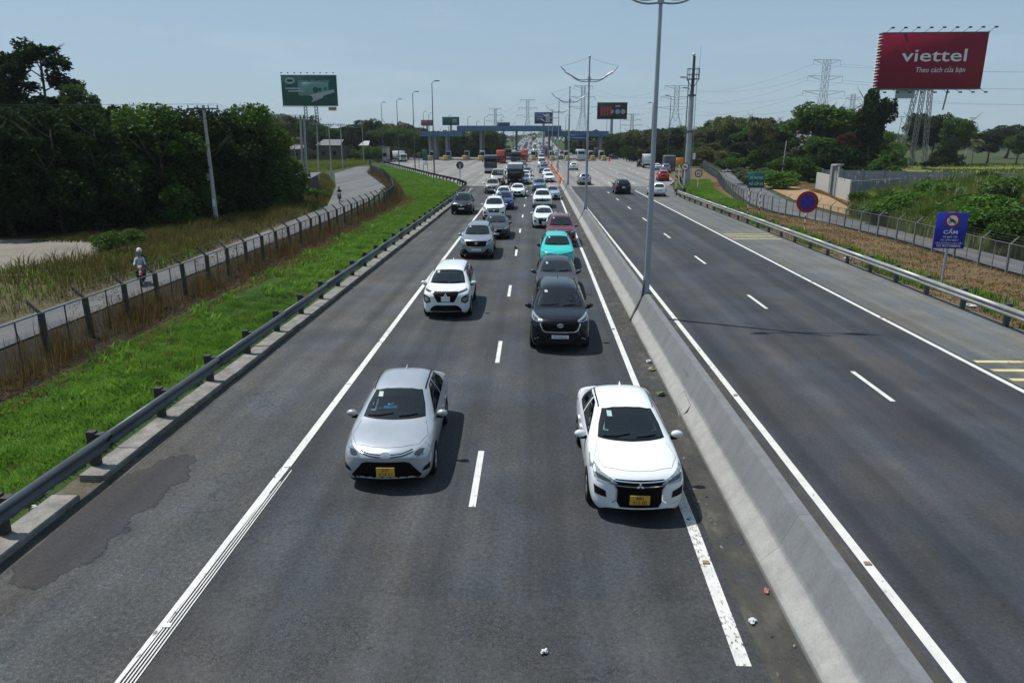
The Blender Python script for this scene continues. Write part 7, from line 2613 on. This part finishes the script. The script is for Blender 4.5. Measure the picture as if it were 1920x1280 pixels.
def crumple(x, y, s, m, lab, flat=.5, z=0.0, seed=0, long=1.0):
    rng = random.Random(seed + int(x * 100))
    bm = bmesh.new()
    bmesh.ops.create_icosphere(bm, subdivisions=2, radius=1)
    for v in bm.verts:
        k = rng.uniform(.3, 1.15) * .8
        v.co = Vector((v.co.x * s * k * long, v.co.y * s * k, (v.co.z * flat * s * k)))
    lo = min(v.co.z for v in bm.verts)
    for v in bm.verts: v.co.z -= lo
    me = bpy.data.meshes.new('litter')
    bm.to_mesh(me); bm.free()
    me.materials.append(m)
    o = obj('litter', me, None, (x, y, z + .012), (0, 0, rng.uniform(0, 3)))
    return tag(o, lab, 'litter')


for px, py, s, m, lab, lg in [(1411, 1168, .075, 'rag_white', 'crumpled white wrapper on the dusty strip ahead of the white saloon', 1.3), (1021, 1224, .06, 'rag_white', 'small flattened white scrap in the lane at the bottom centre', 1.4),
                              (1216, 680, .11, 'bottle', 'clear crumpled plastic bag by the barrier behind the white saloon', 1.2), (1222, 695, .12, 'rag_yellow', 'yellowish food wrapper by the barrier behind the white saloon', 1.6), (1239, 742, .13, 'rag_green', 'green wrapper beside the broken barrier foot', 1.8),
                              (967, 466, .22, 'rag_yellow', 'yellow rag lying on the lane line ahead of the grey crossover', 1.5), (1437, 1110, .05, 'rag_pink', 'thin pink strip lying against the barrier foot', 2.0), (118, 770, .13, 'rag_white', 'white paper lying in the green verge', 1.9),
                              (155, 897, .08, 'rag_white', 'white cup lying in the kerb gap', 1.3), (168, 892, .07, 'rag_white', 'smaller white scrap by the cup in the kerb gap', 1.2), (65, 952, .06, 'rag_white', 'white scrap under the dark guardrail before the kerb gap', 1.6), (1186, 545, .08, 'rag_white', 'white cup at the barrier foot by the conduit', 1.2),
                              (1820, 575, .14, 'rag_white', 'white plastic heap behind the bright guardrail', 2.2), (1590, 486, .13, 'rag_white', 'white scraps behind the bright guardrail under the no-parking sign', 2.0), (1413, 375, .2, 'rag_white', 'white bag in the green patch on the brown verge', 1.8), (1330, 345, .2, 'rag_white', 'white litter by the speed limit sign', 1.6)]:
    p = at(px, py)
    crumple(p.x, p.y, s, M[m], lab, .55, 0, px, lg)
n = 110
bx_ = np.stack([rs.uniform(2.95, 3.45, n), 6 + 60 * rs.uniform(0, 1, n) ** 1.4, np.full(n, .03)], 1)
co = leaf_quads(bx_, .05, rs, .15)
tag(obj('gravel_and_scraps', np_mesh('gravel_and_scraps', co, quads=np.arange(len(co)).reshape(-1, 4), m=M['kerb'])), 'small stones and scraps in the dust along the barrier foot', 'litter', kind='stuff')
# ================================================================== traffic
def recolour(root, paint):
    for o in KIDS.get(root.name, ()):
        if o.type == 'MESH' and (o.name.split('.')[0] in ('body', 'cab') or o.get('painted')):
            if o.name.split('.')[0] == 'mirror' and not o.get('painted'): continue
            o.material_slots[0].link = 'OBJECT'
            o.material_slots[0].material = paint


STYLE = {}
PARAMS = {'small': SMALL_SEDAN, 'sharp': SHARP_SEDAN, 'mpv': CROSS_MPV, 'cross': BIG_CROSSOVER, 'sedan': E_SEDAN, 'ev': EV_HATCH, 'suv': E_SUV, 'wide': WIDE_GRILLE_SUV, 'van': PANEL_VAN, 'wagon': WAGON}


def blank_plates(root):
    # the copies stand too far off for their plates to be read
    for n in KIDS.get(root.name, ()):
        if n.name.split('.')[0] != 'number_plate': continue
        for k in KIDS.pop(n.name, []): bpy.data.objects.remove(k)
        n.material_slots[0].link = 'OBJECT'
        n.material_slots[0].material = M['plate_w']


def car(style, paint, px, py, label, rear=False, turn=0.0, cat='car', group=None, z=.2, name=None):
    """px, py = middle of the near bumper's lower edge"""
    if style not in STYLE:
        STYLE[style] = o = build_car(PARAMS[style])
    else:
        o = copy_tree(STYLE[style])
        blank_plates(o)
    P = PARAMS[style]
    p = at(px, py, z)
    a = (math.pi if rear else 0) + turn
    c = Vector((p.x, p.y, 0)) + Vector((-math.sin(turn) , math.cos(turn), 0)) * (P['L'] / 2)
    o.location = (c.x, c.y, 0)
    o.rotation_euler = (0, 0, a)
    if paint: recolour(o, PAINT[paint])
    if name: o.name = name
    tag(o, label, cat, group)
    return o


# towards the camera, outer lane and hard shoulder
car('small', None, 724, 904, 'silver saloon with yellow plate 51F 624.51, first car of the outer lane', turn=.035)
car('sharp', None, 1198, 962, 'white saloon with yellow plate 84H 015.00, first car of the inner lane', turn=.012)
car('mpv', None, 836, 590, 'white people carrier with X-shaped black nose in the outer lane', turn=.02)
car('cross', None, 1050, 652, 'black crossover with chrome-edged grille and white plate, directly behind the white saloon')
o = car('cross', 'steel', 893, 480, 'silver-grey crossover with a black octagonal grille straddling the outer lane line', turn=.02)
car('sedan', 'graphite', 929, 444, 'dark grey saloon half hidden behind the silver-grey crossover', turn=.02)
car('suv', 'white', 926, 409, 'white SUV with black-and-chrome grille in the outer lane ahead of the dark grey saloon', turn=.03)
car('ev', 'blue', 945, 390, 'dark blue hatchback half hidden behind the white SUV of the outer lane', turn=.02)
car('suv', 'navy', 865, 399, 'dark navy SUV alone on the hard shoulder by the dark guardrail', turn=.03)
car('small', 'white', 943, 374, 'white saloon roof showing between the blue hatchback and the pickup-like grey SUV')
car('sedan', 'white', 970, 367, 'white saloon with dark grille in the gap between the lanes')
car('suv', 'beige', 922, 361, 'beige-silver SUV just before the concrete plaza begins')
car('van', 'beige', 932, 345, 'beige-silver passenger van with high roof behind the beige-silver SUV', cat='van')
# inner lane
car('sedan', 'graphite', 1044, 556, 'dark grey saloon hidden up to its windscreen by the black crossover', turn=.0)
car('ev', 'teal', 1045, 498, 'bright turquoise hatchback with black mirrors in the inner lane')
car('suv', 'maroon', 1052, 458, 'dark red SUV directly behind the turquoise hatchback')
car('sharp', 'white', 1020, 424, 'white saloon overlapped by the dark red SUV', turn=.02)
car('wide', 'white', 1017, 387, 'white SUV with wide barred grille in the inner lane')
car('small', 'iceblue', 1036, 372, 'pale blue-silver saloon beside the barrier, overlapped by the barred-grille SUV')
car('ev', 'bluegrey', 1011, 357, 'dark blue-grey hatchback on the lane side behind the barred-grille SUV')
car('sedan', 'white', 1030, 340, 'white saloon squeezed by the first orange barriers')
car('small', 'white', 1026, 331, 'white saloon directly behind the one at the first orange barriers')
car('suv', 'bluegrey', 1020, 323, 'grey-blue SUV in the inner queue, behind two white saloons')
car('suv', 'iceblue', 1019, 317, 'pale blue SUV in the inner queue, behind the grey-blue one')
car('van', 'white', 1016, 313, 'white passenger van in the inner queue', cat='van')
car('van', 'white', 1015, 302, 'second white van, nearer to the toll booths', cat='van')
# away from the camera on the right
car('suv', 'black', 1169, 362, 'black SUV seen from behind, alone in its lane', rear=True)
car('wide', 'silver', 1097, 345, 'silver-white SUV seen from behind near the second median lamp', rear=True)
car('wagon', 'white', 1236, 366, 'small old white minivan with a green plate on the pale shoulder, seen from behind', rear=True, cat='minivan')
car('wide', 'white', 1076, 318, 'white people carrier seen from behind by the third median lamp', rear=True)
car('wide', 'red', 1244, 338, 'copper-red SUV seen from behind waiting by the guardrail end', rear=True, turn=-.10)
car('suv', 'steel', 1249, 323, 'grey SUV seen from behind, in front of the copper-red SUV', rear=True, turn=-.08)
car('small', 'white', 1233, 318, 'white saloon seen from behind beside the grey SUV', rear=True, turn=-.08)
car('suv', 'black', 1202, 312, 'black car seen from behind beside the white box lorry', rear=True, turn=-.1)
car('ev', 'maroon', 1156, 297, 'dark red hatchback on the plaza edge by the trees', turn=.4)
car('sedan', 'white', 1052, 296, 'white car seen from behind at the lanes leading away', rear=True, turn=.1)
car('ev', 'darkgreen', 1040, 292, 'dark green car seen from behind at the median toll booth', rear=True)
car('small', 'white', 887, 285, 'white car crossing beside the main canopy column', turn=1.0)
car('sedan', 'bluegrey', 871, 283, 'blue-grey car crossing behind the white one', turn=1.0)
car('small', 'white', 943, 334, 'small white car between the beige van and the dark lorry')
car('sedan', 'white', 985, 335, 'white car in the middle queue level with the dark lorry')
car('small', 'iceblue', 976, 320, 'pale blue car in the middle queue')
car('ev', 'white', 979, 326, 'white hatchback in the middle queue before the dark coach')
car('sedan', 'steel', 972, 313, 'grey saloon in the middle queue in front of the dark coach')

for st_, pt, px, py, lab in [('sedan', 'white', 984, 343, 'white saloon close beside the dark lorry'), ('ev', 'steel', 988, 329, 'grey hatchback in the middle queue, overlapping the dark lorry'), ('small', 'silver', 968, 318, 'silver saloon roof behind the dark lorry in the middle queue'), ('sedan', 'black', 981, 316, 'black saloon in the middle queue beside the dark coach'),
                             ('suv', 'white', 1018, 309, 'white SUV between the two white vans of the inner queue'), ('small', 'white', 1012, 297, 'white saloon just before the median toll booth'), ('sedan', 'silver', 1011, 292, 'silver saloon at the median toll booth'), ('wide', 'white', 957, 322, 'white SUV close beside the white-roofed coach'), ('sedan', 'steel', 942, 304, 'grey saloon between the red lorry and the dark coach'),
                             ('small', 'white', 993, 290, 'white saloon passing the sixth toll booth'), ('ev', 'navy', 1003, 287, 'navy hatchback behind the sixth toll booth'), ('suv', 'white', 985, 286, 'white SUV leaving the toll lane beside the orange-red lorry')]:
    car(st_, pt, px, py, lab)

# buses and lorries
DARK = pm('coach_dark_purple', (.022, .020, .035), .25, coat=.6)
LILAC = pm('coach_pale_lower', (.45, .45, .52), .4)
bus = build_bus(DARK, low=LILAC)


def put(o, px, py, label, cat, rear=False, L=11.5, turn=0.0, scale=1.0):
    p = at(px, py)
    o.location = (p.x - math.sin(turn) * L / 2, p.y + math.cos(turn) * L / 2, 0)
    o.rotation_euler = (0, 0, (math.pi if rear else 0) + turn)
    return tag(o, label, cat)


put(bus, 920, 326, 'dark purple coach with a pale lower front, alone in its plaza queue', 'coach', turn=.05)
b2 = copy_tree(bus); put(b2, 967, 311, 'dark coach with a white roof front in the middle queue of the plaza', 'coach')
b3 = copy_tree(bus); recolour(b3, pm('coach_silver_grey', (.45, .48, .52), .35, .2)); put(b3, 1090, 302, 'silver-grey coach seen from behind at the toll lanes', 'coach', rear=True)
b4 = copy_tree(bus); recolour(b4, PAINT['black']); put(b4, 951, 300, 'black coach behind the red lorry near the main canopy', 'coach')
DKT = pm('lorry_tarp_dark', (.018, .018, .020), .8)
TARP_PALE = pm('lorry_canopy_pale', (.42, .43, .43), .8)
WHT = pm('lorry_box_white', (.62, .63, .64), .6)
TARP = pm('lorry_tarp_grey', (.10, .11, .12), .85)
tr = build_truck(PAINT['navy'], TARP_PALE, 7.5, 2.2, 3.0, True)
put(tr, 965, 348, 'dark lorry with a black canopy over its cab, just before the plaza', 'lorry', L=7.5)
t2 = build_truck(PAINT['red'], pm('lorry_box_red', (.46, .08, .05), .5), 9, 2.4, 3.5)
put(t2, 938, 307, 'red lorry behind the dark purple coach', 'lorry', L=9)
t3 = copy_tree(t2); recolour(t3, PAINT['orange']); put(t3, 981, 304, 'orange-red lorry behind the white-roofed coach', 'lorry', L=9)
t4 = build_truck(PAINT['white'], WHT, 7, 2.2, 3.1)
put(t4, 1215, 316, 'white box lorry seen from behind, half hidden by a lamp pole', 'lorry', rear=True, L=7, turn=-.08)
t5 = build_truck(PAINT['navy'], TARP, 7, 2.3, 3.2, True)
put(t5, 1256, 322, 'lorry with a dark tarp frame seen from behind beside the orange works sign', 'lorry', rear=True, L=7, turn=-.08)
t6 = build_truck(PAINT['maroon'], pm('container_brick_red', (.24, .10, .09), .7), 11, 2.45, 4.0)
put(t6, 1030, 296, 'tall brick-red container lorry at the median toll booth', 'lorry', rear=True, L=11)
t7 = build_truck(PAINT['darkgreen'], pm('lorry_box_dark', (.05, .055, .05), .8), 8, 2.4, 3.4)
put(t7, 1122, 296, 'dark lorry seen from behind at the toll lane by the trees', 'lorry', rear=True, L=8)
t8 = copy_tree(t4); put(t8, 757, 304, 'pale lorry by the guardrail at the tree-belt side of the plaza', 'lorry', L=7, turn=.5)

# queue far beyond the booths: one light mesh per kind
flat = {}
def far_mesh(style):
    if style not in flat:
        if style not in STYLE: STYLE[style] = build_car(PARAMS[style])
        flat[style] = flatten(STYLE[style], 'distant_car')
    return flat[style]


rf = random.Random(5)
cols = ['white', 'white', 'white', 'silver', 'graphite', 'navy', 'iceblue', 'black', 'steel', 'white', 'maroon']
names = {'white': 'white', 'silver': 'silver', 'graphite': 'dark grey', 'navy': 'navy', 'iceblue': 'pale blue', 'black': 'black', 'steel': 'grey', 'maroon': 'dark red'}
for lane, x0 in enumerate((-10.5, -7, -3.6, -.4, 2.6)):
    yy = 262 + rf.uniform(0, 12)
    while yy < 760:
        st_ = rf.choice(['sedan', 'small', 'suv', 'ev', 'wide', 'van'])
        cc = rf.choice(cols)
        me = far_mesh(st_)
        o = obj('distant_car', me, None, (x0 + rf.uniform(-.5, .5), yy + 3, .02 + zr(yy)), (0, 0, rf.uniform(-.04, .04)))
        for sl in o.material_slots:
            if sl.material and sl.material.name.endswith('_paint'):
                sl.link = 'OBJECT'; sl.material = PAINT[cc]
        tag(o, 'tiny %s car in the far queue climbing towards the horizon beyond the toll booths' % names[cc], 'car', 'far %s cars beyond the toll booths' % names[cc])
        yy += 8 + rf.expovariate(1 / 7.0) + (yy - 260) * .02
for x0, ys in ((8, (300, 352, 430, 560)), (11.4, (330, 395, 500))):
    for yy in ys:
        cc = rf.choice(cols)
        o = obj('distant_car', far_mesh('wide'), None, (x0, yy, .02 + zr(yy)), (0, 0, math.pi))
        for sl in o.material_slots:
            if sl.material and sl.material.name.endswith('_paint'):
                sl.link = 'OBJECT'; sl.material = PAINT[cc]
        tag(o, 'tiny %s car driving away far beyond the low toll canopy' % names[cc], 'car', 'far %s cars driving away' % names[cc])
ftm = flatten(t6, 'distant_lorry')
for x0, yy, rev, lab in ((-1.5, 640, 0, 'tiny brick-red lorry on the far ramp in the middle of the queue'), (4.6, 330, 0, 'bluish far lorry alongside the queue beyond the booths')):
    o = obj('distant_lorry', ftm, None, (x0, yy, zr(yy)), (0, 0, 0))
    if 'bluish' in lab:
        for sl in o.material_slots:
            sl.link = 'OBJECT'
        o.material_slots[1 if len(o.material_slots) > 1 else 0].material = PAINT['bluegrey']
        for k, sl in enumerate(o.material_slots):
            if sl.material is None: sl.material = ftm.materials[k]
            if sl.material and sl.material.name.startswith('container'): sl.material = PAINT['bluegrey']
    tag(o, lab, 'lorry')

# motorbikes on the scooter lane
p = at(268, 532)
mb = build_motorbike(PAINT['red'], 'red scooter carrying two people on the scooter lane')
mb.location = (p.x, p.y, 0); mb.rotation_euler = (0, 0, .42); mb.scale = (.86,) * 3
r1 = seated_person(M['shirt_pale'], M['helmet_grey'], 'rider in a pale jacket and grey helmet steering the red scooter')
r1.location = (p.x, p.y, 0); r1.rotation_euler = (0, 0, .42); r1.scale = (.86,) * 3
r2 = seated_person(M['shirt_dark'], M['helmet_pale'], 'passenger in dark clothes and cream helmet behind the pale-jacketed rider', zoff=.06)
r2.location = (p.x - math.sin(.42) * .36, p.y + math.cos(.42) * .36, 0); r2.rotation_euler = (0, 0, .42); r2.scale = (.86,) * 3
p = at(637, 377)
mc = build_motorbike(PAINT['graphite'], 'dark scooter with one rider farther up the scooter lane')
mc.location = (p.x, p.y, 0); mc.rotation_euler = (0, 0, .22); mc.scale = (.86,) * 3
r3 = seated_person(M['shirt_dark'], M['helmet_grey'], 'lone rider all in dark clothes on the dark scooter')
r3.location = (p.x, p.y, 0); r3.rotation_euler = (0, 0, .22); r3.scale = (.86,) * 3

# people and things behind the nearest windscreens
BLK = M['sign_black']
def occupant(style, dx, shirt, lab):
    P = PARAMS[style]
    ve = STYLE[style]
    o = seated_person(shirt, M['helmet_grey'], lab)
    hh = [k for k in KIDS[o.name] if k.name.startswith('helmet')][0]
    hh.name = 'hair'
    hh.data = MB().ball((0, 0, 0), (.115, .12, .11), 12, 8).mesh('hair', BLK, True)
    hh.location = (0, -.055, 1.69)
    yb = -P['L'] / 2 + P.get('bpillar', P['roof0'] + (P['roof1'] - P['roof0']) * .42) - .22
    q = ve.location + Matrix.Rotation(ve.rotation_euler.z, 3, 'Z') @ Vector((dx, yb, P['H'] - 1.72))
    o.location = q
    o.scale = (.9, .9, .9)
    o.rotation_euler = (0, 0, ve.rotation_euler.z)


occupant('small', -.34, M['shirt_pale'], 'front passenger in a pale top inside the silver saloon')
occupant('small', .34, M['shirt_dark'], 'driver in dark clothes at the wheel of the silver saloon')
occupant('sharp', .34, M['shirt_dark'], 'driver behind the dark windscreen of the white saloon by the barrier')
occupant('mpv', .36, M['shirt_pale'], 'driver behind the windscreen of the white people carrier')
occupant('cross', .38, M['shirt_pale'], 'driver behind the windscreen of the black crossover')
q = STYLE['small'].location
tb_ = empty('tissue_box', (q.x - .10, q.y - .66, 1.02), .1, 'blue tissue box on the dashboard of the silver saloon', 'tissue box')
obj('box', rbox((0, 0, .05), (.28, .14, .10), .012, 2, pm('tissue_box_blue', (.02, .34, .65), .5)), tb_)
MB().add([(-.04, 0, .09), (.05, .01, .09), (.07, .02, .18), (.0, -.01, .16), (-.05, .02, .17)], [(0, 1, 2, 3), (0, 3, 4)]).build('tissue', M['sign_white'], tb_)
# ================================================================== air
hz = MB().box((300, 560, 29.5), (2600, 1200, 61.8))
hm = bpy.data.materials.new('haze')
hm.use_nodes = True
hm.node_tree.nodes.clear()
hv = hm.node_tree.nodes.new('ShaderNodeVolumePrincipled')
hv.inputs['Color'].default_value = (.80, .88, .95, 1)
hv.inputs['Density'].default_value = .00012
ho = hm.node_tree.nodes.new('ShaderNodeOutputMaterial')
hm.node_tree.links.new(hv.outputs[0], ho.inputs['Volume'])
tag(hz.build('haze', hm), kind='stuff')
